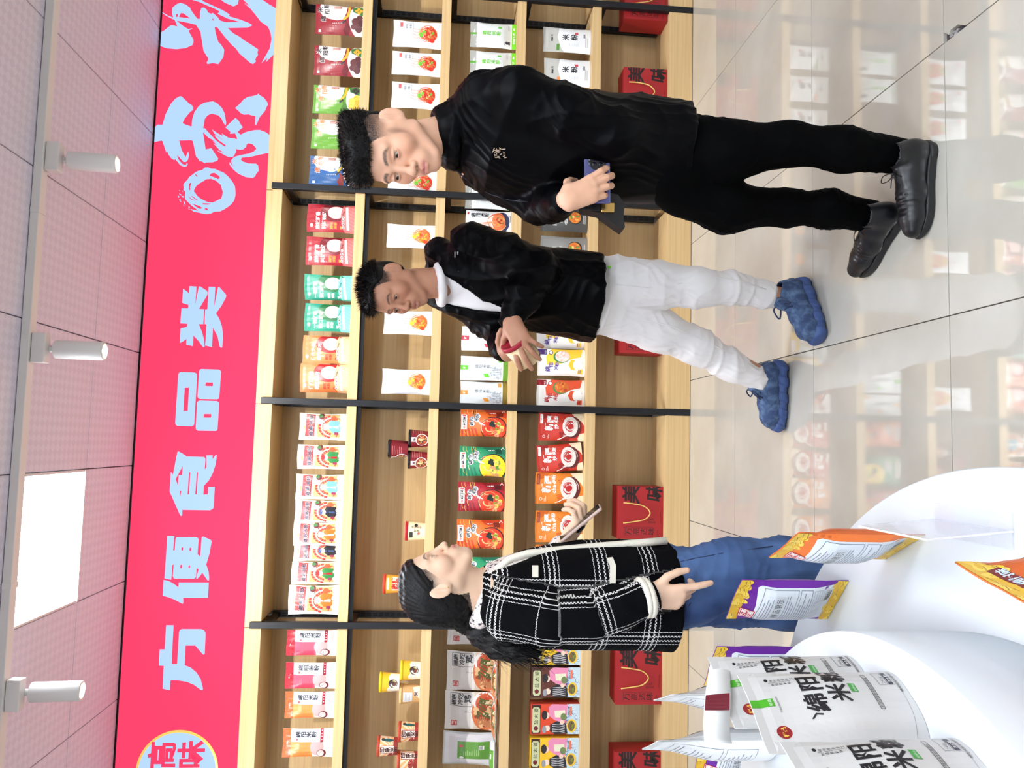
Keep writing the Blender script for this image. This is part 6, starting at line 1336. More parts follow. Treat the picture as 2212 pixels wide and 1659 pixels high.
# ================================================================== man in white trousers with a tub
def man_white():
    P = Body((.42, 2.92, 0), 'man in a black hooded jacket, white shirt and white trousers holding a tub')
    hs = 1.0; ax = frame((-.775, -.605, -.2)); f, l, u = ax
    H = P3(855, 644, 2.80)-hs*(f*.0865+l*.0325); nb = P3(944, 606, 2.90)
    wl = P3(1104, 692, 2.645); dl = A3((-.86, -.1, -.38)); nl = A3((.2, -.85, .5))
    wr = P3(1092, 768, 2.84); dr = A3((.15, -.8, -.25)); nr = A3((-.85, -.25, .1))
    F = body_grid(H, [wl+dl*.08, wr+dr*.07], (.1, 2.45, .0), (.95, 3.3, 1.86), .0025)
    W3 = head(F, H, ax, hs, mouth=.003, lid=.0034)
    F.rc(W3(-.025, 0, -.05), .056, nb+A3((0, 0, -.04)), .054, .025); F.rc(W3(.0, 0, -.075), .042, nb+A3((-.01, -.01, -.05)), .05, .02)
    t1, _, _ = hand(F, wl, dl, nl, False, ((10, 26, 16), (10, 26, 16), (12, 28, 18), (18, 32, 20)), spread=(16, 2, -14, -30), thumb=((.5, .8, -.5), (.5, .6, -.7), (.6, .3, -.8)), hs=1.02, forearm=P3(1160, 575, 2.72))
    t2, _, _ = hand(F, wr, dr, nr, True, ((20, 40, 25), (22, 40, 25), (25, 40, 25), (30, 42, 25)), thumb=((.6, .6, -.4), (.8, .3, -.5), (.9, .1, -.4)), hs=1.0, forearm=P3(1085, 728, 2.97))
    F.chain([P3(1160, 575, 2.72), A3((.72, 2.79, 1.34))], [.04, .05], .02); F.chain([P3(1085, 728, 2.97), A3((.54, 3.0, 1.33))], [.04, .05], .02)
    F.loft([(.82, .59, 2.91, .11, .06, -2.5), (1.1, .61, 2.92, .11, .06, -2.5), (1.36, .63, 2.93, .12, .05, -2.5)], .03)
    F.chain([A3((.63, 2.86, .85)), P3(1500, 622, 2.82), P3(1700, 642, 2.84)], [.07, .045, .036], .02); F.chain([A3((.53, 2.95, .85)), P3(1500, 742, 2.99), P3(1668, 822, 3.06)], [.07, .045, .036], .02)
    V, Q = F.mesh(); V = smooth_mesh(V, Q, 1, .4)
    def stub(c, a, b, z, hd, rr):
        side = hd*(a < .035+.2*np.clip(z-.02, 0, .1))*sstep(-.005, .03, z)*(np.abs(b) > .03); back = hd*(a < -.03)*sstep(-.07, -.02, z)
        m_ = np.clip(np.maximum(side, back)*(.75+.35*rr.rand(len(c))), 0, .97)*(~((np.abs(b) > .082) & (np.abs(z) < .05)))
        return lerp(c, HAIR, m_)
    c = skin_cols(V, H, ax, hs, SK_M2, s2l((158, 100, 88)), HAIR, .9, stub, t1)
    P.add('body', V, Q, M_skin, c); eyes(P.e, lambda *a: W3(*a)-P.base, ax, f*.9-u*.24, hs)
    G = grid(A3(H)-.2, A3(H)+.24, .0042); E = lambda c_, r, k=.02, op='u': G.el(W3(*c_), A3(r)*hs, ax, k, op)
    E((-.02, 0, .055), (.102, .082, .07)); E((.045, 0, .088), (.052, .058, .034)); E((-.075, 0, .02), (.036, .072, .085), .02)
    E((.055, 0, .02), (.062, .08, .075), .012, 's'); E((.02, 0, -.045), (.1, .1, .055), .012, 's')
    Vh, Qh = G.mesh(); P.add('hair', Vh, Qh, M_hair)
    hair_tufts(P, 'hair_tufts', Vh, Qh, 4200, .021, .0008, lambda V_: ((V_-H)@u) > .05, (f*.5+A3((0, 0, .2))), 5)
    # white shirt, jacket
    yw = -2.5; F1 = A3((math.cos(yw), math.sin(yw), 0)); L1 = A3((-F1[1], F1[0], 0))
    secs = [(.835, .568, 2.885, .188, .138, yw), (1.0, .585, 2.895, .184, .132, yw), (1.18, .607, 2.905, .184, .128, yw), (1.31, .618, 2.912, .178, .118, yw), (1.4, .624, 2.916, .13, .096, yw), (1.445, .626, 2.916, .098, .084, yw)]
    G = grid((.3, 2.6, .95), (.9, 3.15, 1.5), .0068)
    G.loft([(q[0]+.03 if i == 0 else q[0], q[1], q[2], q[3]-.018, q[4]-.014, q[5]) for i, q in enumerate(secs)], 0., 2.3)
    ringc(G, ring(nb+A3((-.02, -.018, -.012)), .07, .066, F1, L1, -.012), .014, .014); G.rc(W3(-.02, 0, -.06), .054, nb+A3((-.02, -.018, .05)), .057, .004, 's')
    V, Q = cloth(G, 3, .003, (26, 40)); P.add('shirt', V, Q, fabric_bump(mat('white_cotton', s2l((232, 228, 230)), .75), 900., .2))
    G = grid((.05, 2.4, .78), (1.0, 3.35, 1.5), .0068); G.loft(secs, 0., 2.3)
    G.chain([A3((.735, 2.79, 1.325)), P3(1090, 552, 2.74), P3(1160, 582, 2.71), P3(1130, 640, 2.675), P3(1110, 678, 2.668)], [.083, .076, .074, .062, .052], .03)
    G.chain([A3((.545, 3.0, 1.32)), P3(1045, 690, 3.0), P3(1082, 720, 2.96), P3(1086, 742, 2.89), P3(1087, 755, 2.84)], [.074, .066, .058, .05, .045], .025)
    ringc(G, ring(P3(1107, 689, 2.666), .041, .034, A3((.3, -.7, .6)), A3((.3, -.4, -.85))), .009, .006)
    G.chain([P3(950, 540, 2.9), P3(935, 560, 2.99), P3(935, 600, 3.03), P3(950, 640, 3.02), P3(975, 665, 2.97)], [.045, .055, .055, .045, .03], .04); G.rc(P3(948, 540, 2.9), .042, P3(1000, 560, 2.8), .03, .03)
    zt, zb = 1.5, 1.13; c0 = A3((.6, 2.9, 0)); lt, lb = .092, -.075
    G.planes([(-(L1*1.0+A3((0, 0, .12))), c0-L1*.055+A3((0, 0, 1.40))), (L1*1.0-A3((0, 0, .42)), c0+L1*.07+A3((0, 0, 1.40))), (-F1, c0+F1*.02), ((0, 0, -1), (0, 0, 1.08))], (.05, 2.4, 1.05), (1.0, 3.2, 1.5), .008)
    G.rc(W3(-.02, 0, -.06), .062, nb+A3((-.018, -.016, .03)), .07, .008, 's')
    V, Q = cloth(G, 12, .010, (24, 40, 66, 100), (1, 1, .7)); P.add('jacket', V, Q, M_blkcloth)
    G = grid((.15, 2.6, .06), (.9, 3.25, .92), .0068); G.el((.58, 2.9, .84), (.15, .125, .1), None, .02)
    leg_pair(G, ([P3(1330, 606, 2.86), P3(1420, 616, 2.835), P3(1505, 622, 2.81), P3(1580, 622, 2.82), P3(1640, 634, 2.84), P3(1668, 642, 2.85)], [.098, .086, .072, .06, .05, .046]), ([P3(1330, 680, 2.93), P3(1420, 712, 2.97), P3(1505, 748, 2.99), P3(1575, 788, 3.02), P3(1636, 817, 3.05)], [.092, .084, .07, .06, .05]), .04)
    V, Q = cloth(G, 21, .008, (26, 44, 70, 110), (1, 1, 1.2))
    tr = P.add('trousers', V, Q, fabric_bump(mat('white_denim', s2l((236, 233, 234)), .7), 800., .25))
    for pts in (((1330, 615), (1400, 622), (1470, 612), (1540, 598), (1600, 607), (1655, 625)), ((1380, 690), (1450, 704), (1520, 735), (1580, 765), (1640, 800))):
        P.put('seam', tube_me([P.hit('trousers', x, y, .0) for x, y in pts], .0016, 6), MATS['white_denim'])
    P.put('zip', tube_me([P.hit('jacket', x, y, .001) for x, y in ((990, 585), (1020, 622), (1048, 655), (1072, 678))], .0022, 6), mat('zip_dark'))
    lg = [P.hit('jacket', x, y, .002) for x, y in ((983, 544), (983, 556), (989, 544), (989, 550))]
    for a, b in ((0, 1), (2, 3)): P.put('chest_logo', tube_me([lg[a], lg[b]], .0022, 6), mat('logo_white', (.6, .6, .6), .6))
    P.put('jacket_tag', box_me(*[v for c_, r in zip(P.hit('trousers', 1316, 577, .004), (.004, .003, .006)) for v in (c_-r, c_+r)], .002), mat('neon_green', s2l((140, 240, 60)), .5))
    M_den = noise_col(mat('blue_suede', rough=.85), s2l((46, 66, 102)), s2l((92, 116, 150)), (1, 1, 1), 38., 8., lo=.4, hi=.7, bump=.3); M_dsole = mat('blue_sole', s2l((52, 76, 128)), .6); M_dl = mat('navy_lace', s2l((34, 48, 82)), .8); M_tab = mat('blue_tab', s2l((40, 92, 160)), .6)
    shoe(P, (.665, 2.86, 0), (.445, 2.745, 0), 'sneaker', (M_den, M_dsole, M_dl, M_tab)); shoe(P, (.365, 3.045, 0), (.09, 3.09, 0), 'sneaker', (M_den, M_dsole, M_dl, M_tab))
    return P
m2 = man_white()
def dc_tub(p):
    p.rect(0, 0, 1, 1, (232, 206, 160), 0); p.rect(.5, .08, .8, .94, (206, 190, 150), 1); p.lines(.53, .86, .77, 14, .055, .018, (120, 110, 90), 2, 3); p.text('鲜香', .3, .5, .08, (120, 90, 60), 3, 0, vert=True); p.text('绵阳米粉', .2, .72, .08, (120, 90, 60), 3, 0, vert=True); p.ell(.34, .85, .03, .06, (200, 60, 40), 3); p.rect(.16, .04, .4, .09, (40, 44, 90), 3); p.ell(.42, .1, .03, .05, (190, 70, 60), 4)
tub = cup(0, 0, 0, (232, 206, 160), (176, 40, 62), dc_tub, 'cream paper tub with a red lid in the hands of the man in white trousers', name='paper_tub', r=.055, h=.105, key='tub')
tub['group'] = 'tub in hand'
zt = Vector(unit((.66, -.42, .62))); ct = at(1127, 757, 2.69); bt = ct-zt*.0525
xx = Vector((.3, 1, .2)); xx = (xx-zt*xx.dot(zt)).normalized(); yy = zt.cross(xx)
tub.location = bt; tub.rotation_mode = 'QUATERNION'; tub.rotation_quaternion = Matrix((xx, yy, zt)).transposed().to_quaternion()
# ================================================================== woman in a tweed jacket
def tweed():
    m = mat('black_white_tweed', s2l((8, 8, 11)), .9, spec=.08); N, Lk, b = nodes(m)
    uv = N.new('ShaderNodeAttribute'); uv.attribute_name = 'weave'
    sep = N.new('ShaderNodeSeparateXYZ'); Lk.new(uv.outputs['Vector'], sep.inputs[0])
    def mth(op, a, b_=None, c=None):
        n = N.new('ShaderNodeMath'); n.operation = op
        for i, v in enumerate((a, b_, c)):
            if v is None: continue
            if isinstance(v, (int, float)): n.inputs[i].default_value = v
            else: Lk.new(v, n.inputs[i])
        return n.outputs[0]
    def band(x, other, period):
        fr = mth('MULTIPLY', mth('FRACT', mth('DIVIDE', x, period)), period)          # metres inside one repeat
        tot = None
        for c, wd, ds in ((.012, .0014, 1), (.024, .0026, 0), (.038, .0026, 1), (.051, .0014, 0)):
            ln = mth('LESS_THAN', mth('ABSOLUTE', mth('SUBTRACT', fr, c)), wd)
            zig = mth('ADD', other, mth('MULTIPLY', mth('SIGN', mth('SUBTRACT', fr, c)), .0022))
            dash = mth('LESS_THAN', mth('FRACT', mth('DIVIDE', zig, .0088)), .62); v = mth('MULTIPLY', ln, dash)
            tot = v if tot is None else mth('MAXIMUM', tot, v)
        return tot
    k = mth('MAXIMUM', band(sep.outputs[0], sep.outputs[1], .135), band(sep.outputs[1], sep.outputs[0], .135))
    no = N.new('ShaderNodeTexNoise'); no.inputs['Scale'].default_value = 420.; tc = N.new('ShaderNodeTexCoord'); Lk.new(tc.outputs['Object'], no.inputs['Vector'])
    k2 = mth('MULTIPLY', k, mth('ADD', no.outputs[0], .5))
    mx = N.new('ShaderNodeMix'); mx.data_type = 'RGBA'; mx.inputs[6].default_value = (*s2l((8, 8, 11)), 1); mx.inputs[7].default_value = (*s2l((228, 226, 224)), 1); Lk.new(k2, mx.inputs[0]); Lk.new(mx.outputs[2], b.inputs['Base Color'])
    bp = N.new('ShaderNodeBump'); bp.inputs['Strength'].default_value = .6; bp.inputs['Distance'].default_value = .002; Lk.new(mth('ADD', k, no.outputs[0]), bp.inputs['Height']); Lk.new(bp.outputs[0], b.inputs['Normal'])
    return m
M_tweed = tweed()
M_floral = noise_col(mat('floral_blouse', rough=.7), s2l((58, 44, 58)), s2l((226, 214, 208)), (1, 1, 1), 95., 2., lo=.38, hi=.43)
M_cream = fabric_bump(mat('cream_trim', s2l((226, 220, 206)), .9), 260., .8, .002)
M_jeans = noise_col(mat('blue_denim', rough=.8, spec=.2), s2l((46, 66, 108)), s2l((84, 112, 158)), (1, 1, .5), 9., 8., lo=.3, hi=.75, bump=.15)
def woman():
    WY = 2.2
    P = Body((-.36, WY, 0), 'woman in a black and white tweed jacket and jeans looking at a phone')
    hs = .89; ax = frame((.965, .05, .2)); f, l, u = ax
    H = P3(936, 1199, WY-.03)-hs*(f*.0865-l*.0325); nb = P3(1038, 1288, WY+.01)
    wr = P3(1402, 1290, 2.0); d = A3((.02, -.12, -1)); n = A3((-.35, -1, .1))
    wl = P3(1222, 1170, 2.24); dL = A3((.72, -.25, -.5)); nL = A3((.35, -.45, -.75))
    F = body_grid(H, [wr+d*.08, wl+dL*.07], (-.9, 1.75, .0), (.05, 2.55, 1.65), .0022, .0034)
    W3 = head(F, H, ax, hs, True, lid=.0022)
    F.rc(W3(-.03, 0, -.05), .05, nb+A3((-.005, 0, -.02)), .056, .025); F.rc(W3(-.005, 0, -.075), .038, nb+A3((.02, 0, -.03)), .05, .02)
    t1, _, _ = hand(F, wr, d, n, True, ((6, 8, 5), (42, 40, 20), (48, 46, 22), (50, 46, 22)), spread=(5, 1, -3, -8), thumb=((.65, .7, -.1), (.9, .35, -.2), (.97, .12, -.2)), hs=.93, forearm=P3(1270, 1335, 2.0))
    t2, _, _ = hand(F, wl, dL, nL, False, ((45, 55, 30), (48, 55, 30), (50, 55, 30), (52, 55, 30)), spread=(12, 4, -4, -12), thumb=((.7, .7, -.3), (.85, .1, -.6), (.8, -.3, -.5)), hs=.9, forearm=P3(1225, 1235, 2.35))
    F.chain([P3(1270, 1335, 2.0), P3(1095, 1318, 2.05)], [.035, .045], .02); F.chain([P3(1225, 1235, 2.35), P3(1095, 1318, 2.35)], [.035, .045], .02)
    F.loft([(.76, -.41, WY, .11, .08, 0), (1.0, -.415, WY, .11, .08, 0), (1.27, -.42, WY, .13, .07, 0)], .03)
    F.chain([(-.39, 2.14, .78), (-.33, 2.13, .4), (-.35, 2.135, .06)], [.07, .045, .034], .02); F.chain([(-.42, 2.27, .78), (-.46, 2.28, .4), (-.52, 2.28, .06)], [.07, .045, .034], .02)
    V, Q = F.mesh(); V = smooth_mesh(V, Q, 1, .4)
    def stub(c, a, b, z, hd, rr):
        m_ = hd*(a < .052-.9*np.clip(-z+.03, 0, .1)+.3*np.clip(z-.05, 0, .1))*sstep(-.03, .02, z-.3*(a+.02))*(np.abs(b) > .02); m_ = np.maximum(m_, hd*(a < -.045)*(z > -.09)*(1.))
        m_ = np.clip(m_*(.8+.3*rr.rand(len(c))), 0, .97)*(~((np.abs(b) > .0815) & (np.abs(z) < .05)))
        return lerp(c, HAIR, m_)
    c = skin_cols(V, H, ax, hs, SK_W, s2l((206, 130, 120)), HAIR, .75, stub, t1)
    P.add('body', V, Q, M_skin, c); eyes(P.e, lambda *a: W3(*a)-P.base, ax, f*.7-u*.7, hs)
    es = lathe_me([(0, .002), (.0025, .001), (.0025, -.001), (0, -.002)], 12); es.transform(Matrix.Translation(Vector(W3(-.012, -.0925, -.03)))); P.put('earring', es, mat('gold_metal'))
    # hair drawn back into a ponytail
    G = grid(A3(H)-.22, A3(H)+.2, .0042); E = lambda c_, r, k=.02, op='u': G.el(W3(*c_), A3(r)*hs, ax, k, op)
    E((-.022, 0, .04), (.103, .084, .088)); E((-.07, 0, -.01), (.06, .074, .075), .03); E((.02, 0, .062), (.068, .072, .056), .015); G.rc(W3(-.075, 0, -.03), .055*hs, P3(1008, 1348, WY), .03, .04)
    E((.082, 0, -.02), (.058, .1, .086), .012, 's'); E((.016, 0, -.062), (.062, .12, .062), .012, 's'); E((-.012, -.09, -.008), (.026, .02, .034), .004, 's')
    Vh, Qh = G.mesh(); Vh, Qh = orient(smooth_mesh(Vh, Qh, 1), Qh); Nh = vnormals(Vh, Qh)
    q = (Vh-H)@np.array(ax).T; ang = np.arctan2(q[:, 2]+.03, q[:, 0]+.1)
    Vh = Vh+Nh*(np.sin(q[:, 1]*220+np.sin(ang*9)*1.5)*.0012+np.sin(ang*70+q[:, 1]*60)*.0012)[:, None]
    P.add('hair', Vh, Qh, M_hair)
    tail = [P3(1006, 1346, WY), P3(1040, 1372, WY-.02), P3(1075, 1393, WY-.05), P3(1115, 1405, WY-.07), P3(1160, 1412, WY-.07)]
    G = grid(np.min(tail, 0)-.07, np.max(tail, 0)+.07, .0042); G.chain(tail, [.022, .032, .036, .03, .012], .02, flat=((0, 1, 0), 1.2))
    Vt, Qt = G.mesh(); Vt, Qt = orient(Vt, Qt); Nt = vnormals(Vt, Qt); Vt = Vt+Nt*(np.sin(Vt[:, 0]*300+Vt[:, 2]*90)*.0014)[:, None]; P.add('ponytail', Vt, Qt, M_hair)
    P.put('hair_tie', tube_me(ring(P3(1007, 1347, WY), .024, .024, A3((0, 1, 0)), unit((.6, 0, -.75))), .005, 8, closed=True), mat('hair_tie', (.01, .01, .01), .6))
    rr = np.random.RandomState(8); vs = []; roots = []; dirs = []
    for k in range(650):
        i = rr.randint(1, 4); t = rr.rand(); p = tail[i]*(1-t)+tail[i+1]*t if i < 4 else tail[4]; r_ = unit(rr.randn(3))*.034*(1-.25*(i-2)*(i > 2)); roots.append(p+r_); dirs.append(unit(tail[i+1]-tail[i])+r_*4)
    st = strands(roots, dirs, .055, .0008, (-.1, 0, -.35), 8, 'hair_tufts', seg=3); o = P.put('hair_tufts', st, M_hair); o['kind'] = 'stuff'
    # blouse
    G = grid((-.68, 1.98, .95), (-.15, 2.42, 1.38), .0065); X = lambda x, y: at(x, y, WY).x; Zc = lambda x: at(x, 1290, WY).z
    G.loft([(.98, -.415, WY, .13, .122, 0), (1.12, -.415, WY, .14, .12, 0), (1.21, -.418, WY, .13, .104, 0), (Zc(1048), -.42, WY, .085, .08, 0)], 0., 2.2)
    ringc(G, ring(nb+A3((.0, 0, -.022)), .078, .078, A3((1, 0, 0)), A3((0, 1, 0)), -.028), .016, .012); ringc(G, ring(nb+A3((-.004, 0, .0)), .068, .07, A3((1, 0, 0)), A3((0, 1, 0)), -.024), .011, .012)
    G.rc(W3(-.02, 0, -.06), .048, nb+A3((.0, 0, -.06)), .056, .004, 's')
    G.rc(P3(1198, 1210, 2.3), .045, P3(1216, 1184, 2.26), .04, .02)
    V, Q = cloth(G, 4, .004, (40, 70)); P.add('blouse', V, Q, M_floral)
    # tweed jacket
    G = grid((-.82, 1.84, .7), (-.08, 2.54, 1.38), .0064)
    zz = lambda x: at(x, 1290, WY).z
    secs = [(zz(1442), -.42, WY, .172, .153, 0), (zz(1340), -.418, WY, .172, .151, 0), (zz(1220), -.42, WY, .175, .146, 0), (zz(1140), -.424, WY, .178, .134, 0), (zz(1085), -.428, WY, .165, .114, 0), (zz(1058), -.43, WY, .125, .092, 0), (zz(1042), -.43, WY, .092, .08, 0)]
    G.loft(secs, 0., 2.2)
    ra = [P3(1098, 1322, 2.06), P3(1180, 1338, 2.02), P3(1268, 1336, 2.003), P3(1340, 1312, 2.0), P3(1388, 1294, 1.999)]; rr_ = [.074, .065, .059, .053, .05]; G.chain(ra, rr_, .02)
    la = [P3(1098, 1322, 2.34), P3(1200, 1300, 2.38), P3(1235, 1250, 2.37), P3(1218, 1208, 2.32)]; G.chain(la, [.07, .06, .055, .048], .02)
    G.planes([((-1, 0, -.35), (-.325, WY, 1.2)), ((0, 0, -1), (0, 0, .98)), ((-1, 0, 0), (-.36, 0, 0)), ((0, -1, 0), (0, 2.1, 0))], (-.6, 2.05, .95), (-.05, 2.4, 1.38), .006)
    G.rc(W3(-.02, 0, -.06), .052, nb+A3((0, 0, -.05)), .066, .008, 's')
    V, Q = cloth(G, 17, .007, (24, 38, 60), (1, 1, .7))
    # weave coordinates: along and around the near sleeve, or up and across the body
    best = np.full(len(V), 9.); wu = V[:, 0]*1.; wv = V[:, 2]*1.; s0 = 0.
    for i in range(len(ra)-1):
        ab = ra[i+1]-ra[i]; L_ = np.linalg.norm(ab); t = np.clip(((V-ra[i])@ab)/L_**2, -2. if i == 0 else 0, 3. if i == len(ra)-2 else 1); dd = V-(ra[i]+t[:, None]*ab); dist = np.linalg.norm(dd, axis=1)-rr_[i]
        side = np.cross(ab/L_, (0, 1, 0)); m_ = (dist < best) & (V[:, 1] < 2.09) & (dist < .014); best[m_] = dist[m_]
        wu[m_] = .0+(dd@unit(side))[m_]*1.25+.098; wv[m_] = (s0+t*L_)[m_]+.05; s0 += L_
    o = P.add('jacket', V, Q, M_tweed); me = o.data; a = me.attributes.new('weave', 'FLOAT_VECTOR', 'POINT'); arr = np.zeros((len(V), 3), np.float32); arr[:, 0] = wu+.65*0; arr[:, 1] = wv; a.data.foreach_set('vector', arr.ravel())
    # cream trims: front edge, cuff, pocket flaps
    fe = [(1072, 1232), (1100, 1208), (1140, 1196), (1190, 1190), (1250, 1184), (1320, 1178), (1390, 1172), (1440, 1168)]
    P.put('front_trim', tube_me([P3(x, y, WY-.06) for x, y in fe], .011, 8), M_cream)
    cb = P3(1399, 1291, 1.999); P.put('cuff', tube_me(ring(cb, .044, .047, A3((0, 1, .1)), unit((1, 0, .18)), n=24), .009, 10, closed=True), M_cream); P.put('cuff', tube_me(ring(cb+A3((0, 0, .012)), .046, .049, A3((0, 1, .1)), unit((1, 0, .18)), n=24), .008, 10, closed=True), M_cream)
    for pts in (((1150, 1222), (1150, 1234), (1150, 1247), (1163, 1247), (1163, 1234), (1163, 1222)), ((1311, 1206), (1318, 1222), (1318, 1260), (1330, 1260), (1331, 1222), (1324, 1204))):
        q_ = [P.hit('jacket', x, y, .006) for x, y in pts]; n_ = len(q_)//2
        vs = q_+[p+Vector((0, .012, 0)) for p in q_]; fs = [(0, 1, 4, 5), (1, 2, 3, 4)]+[(i, (i+1) % 6, (i+1) % 6+6, i+6) for i in range(6)]
        P.put('pocket_flap', pydata(vs, fs), M_cream)
    # jeans
    G = grid((-.8, 1.95, .02), (-.1, 2.5, .92), .0068); G.el((-.4, WY, .78), (.128, .15, .12), None, .02)
    leg_pair(G, ([P3(1490, 1268, 2.14), P3(1580, 1235, 2.13), P3(1690, 1218, 2.12), A3((-.325, 2.125, .25)), A3((-.35, 2.13, .09))], [.104, .09, .07, .062, .055]), ([P3(1490, 1278, 2.26), P3(1580, 1290, 2.27), P3(1690, 1308, 2.28), A3((-.49, 2.28, .25)), A3((-.52, 2.28, .09))], [.1, .084, .067, .06, .054]), .035)
    V, Q = cloth(G, 31, .007, (34, 60, 90), (1, 1, 1.3)); P.add('jeans', V, Q, M_jeans)
    P.put('seam', tube_me([P.hit('jeans', x, y, .0) for x, y in ((1462, 1215), (1500, 1206), (1560, 1195), (1620, 1186), (1670, 1180))], .0014, 6), mat('denim_seam', s2l((40, 54, 92)), .8)); P.put('pocket_seam', tube_me([P.hit('jeans', x, y, .0) for x, y in ((1455, 1340), (1480, 1320), (1492, 1302))], .0014, 6), mat('denim_seam'))
    shoe(P, (-.42, 2.13, 0), (-.18, 2.125, 0), 'sneaker', [mat('white_shoe', s2l((225, 224, 220)), .5)]*4); shoe(P, (-.59, 2.28, 0), (-.35, 2.285, 0), 'sneaker', [mat('white_shoe')]*4)
    return P
w1 = woman()
ph2 = slab_phone(P3(1254, 1130, 2.2), unit(at(1296, 1098, 2.19)-at(1216, 1164, 2.21)), (-.45, -.62, .55), 'phone in a pinkish case with a black grip in the hand of the woman', mat('phone_case_pink', s2l((196, 170, 160)), .4), .074, .15, .009)
g_ = lathe_me([(0, .012), (.014, .012), (.016, .01), (.016, .008), (.006, .006), (.006, 0), (0, 0)], 24); g_.transform(Matrix.Translation((-.01, 0, .0046))); obj('phone_grip', g_, ph2, mat('grip_black', (.01, .01, .012), .4))
# ================================================================== goods on the round table
def d_white(back=False):
    def f(p):
        p.rect(0, 0, 1, 1, (200, 198, 196), 0)
        p.text('绵', .36, .555, .24, K, 3, 1, slant=.12); p.text('阳', .62, .545, .24, K, 3, 1, slant=.12); p.text('米', .44, .4, .24, K, 3, 1, slant=.12); p.text('粉', .7, .385, .25, K, 3, 1, slant=.12)
        p.rect(.53, .85, .63, 1, (74, 166, 36), 2); p.text('鲜香', .535, .865, .045, (220, 240, 210), 3, 0)
        p.ell(.22, .86, .075, .045, (140, 26, 30), 2, 24); p.text('样品', .165, .845, .058, (240, 200, 80), 3, 1)
        p.text('绵州传承手工', .84, .8, .038, K, 3, 0, vert=True, gap=1.15); p.text('地道家乡味', .78, .8, .038, K, 3, 0, vert=True, gap=1.15); p.line([(.83, .83), (.83, .6)], .004, K, 3); p.ell(.87, .84, .02, .012, K, 3)
        p.poly([(.56, .325), (.68, .33), (.685, .375), (.57, .372)], (70, 150, 70), 3); p.text('椒麻味', .57, .337, .034, (190, 226, 190), 4, 0)
        p.frame(.34, .215, .82, .245, .006, K, 3); p.text('非油炸健康米粉经典原味', .355, .222, .038, K, 4, 0)
        p.frame(.66, .1, .86, .16, .005, (90, 90, 96), 3); p.text('245g', .68, .115, .05, (90, 90, 96), 4, 0); p.rect(.66, .065, .86, .095, (40, 42, 56), 3); p.text('净含量', .69, .07, .04, W, 4, 0); p.text('绵阳米粉方便食品', .56, .03, .04, K, 3, 0)
        p.line([(.02, .085), (.3, .05), (.6, .04), (.98, .085)], .004, (150, 150, 150), 2); p.line([(.34, .6), (.36, .64), (.31, .67)], .02, K, 3); p.text('万高达味绵阳米粉', .45, .82, .025, (90, 90, 90), 3, 0)
    return f
def d_wback(p):
    p.rect(0, 0, 1, 1, (226, 228, 230), 0); p.frame(.08, .45, .92, .86, .006, (90, 92, 110), 2); p.frame(.08, .16, .92, .42, .006, (90, 92, 110), 2); p.lines(.14, .8, .86, 9, .034, .006, (120, 122, 140), 3, 2); p.lines(.14, .37, .86, 6, .034, .006, (120, 122, 140), 3, 5)
def coins(p, v0, v1, seed):
    rr = random.Random(seed); p.rect(0, v0, 1, v1, (232, 184, 40), 2)
    for i in range(16):
        x, y = rr.random(), rr.uniform(v0-.012, v1); p.ell(x, y, .09, .03, rr.choice([(244, 204, 60), (236, 190, 44), (250, 216, 90)]), 2.2+.05*i, 14, rot=rr.uniform(0, 3)); p.line([(x-.07, y-.01), (x, y-.024), (x+.08, y-.006)], .008, (120, 80, 20), 2.25+.05*i)
def seal(p, u, v, s, rot=0.):
    sv = s*p.w/p.h; p.rect(u, v, u+s, v+sv, (206, 26, 50), 4); p.frame(u+.06*s, v+.06*sv, u+.94*s, v+.94*sv, .05*s, W, 5)
    for c, x, y in (('万', .12, .52), ('高', .52, .52), ('达', .12, .12), ('味', .52, .12)): p.text(c, u+x*s, v+y*sv, .38*s, W, 5, 1)
def d_snack(bor):
    def f(p):
        p.rect(0, 0, 1, 1, bor, 0); coins(p, .9, 1., 3); coins(p, 0., .1, 4)
        p.poly([(.07, .1), (.93, .1), (.93, .8), (.88, .83), (.5, .8), (.2, .79), (.07, .76)], (226, 232, 238), 1)
        seal(p, .1, .78, .22); p.frame(.12, .46, .9, .77, .006, (80, 84, 100), 3); p.frame(.12, .33, .9, .44, .006, (80, 84, 100), 3)
        p.lines(.16, .74, .86, 4, .022, .005, (120, 124, 140), 4, 3); p.lines(.16, .55, .86, 4, .022, .005, (120, 124, 140), 4, 6); p.lines(.16, .415, .86, 4, .022, .005, (120, 124, 140), 4, 8)
        p.rect(.22, .575, .8, .655, (216, 222, 226), 5); p.text('样品展示', .26, .59, .12, (70, 74, 84), 6, 0, gap=1.05)
        for i in range(6): p.line([(.14, .31-.025*i), (.88, .31-.025*i)], .004, (140, 146, 160), 4)
        for x in (.14, .4, .64, .88): p.line([(x, .31), (x, .185)], .004, (140, 146, 160), 4)
        p.rect(.56, .115, .86, .17, W, 5)
        for i in range(16): p.rect(.58+.016*i, .12, .587+.016*i+.004*(i % 3 == 0), .167, K, 6)
    return f
def d_brown(p):
    p.rect(0, 0, 1, 1, (206, 96, 40), 0); coins(p, .88, 1., 8); p.poly([(0, 0), (1, 0), (1, .55), (.6, .7), (0, .74)], (220, 206, 110), 1); p.ell(.82, .62, .2, .09, (58, 40, 36), 3); p.ell(.86, .54, .2, .09, (46, 32, 30), 3.4); p.poly([(.4, .84), (.8, .86), (.78, .93), (.42, .91)], (120, 26, 34), 4); p.text('绵阳味', .46, .855, .1, (200, 220, 236), 5, 1); seal(p, .2, .6, .22); p.text('米粉', .3, .45, .14, K, 4, 1)
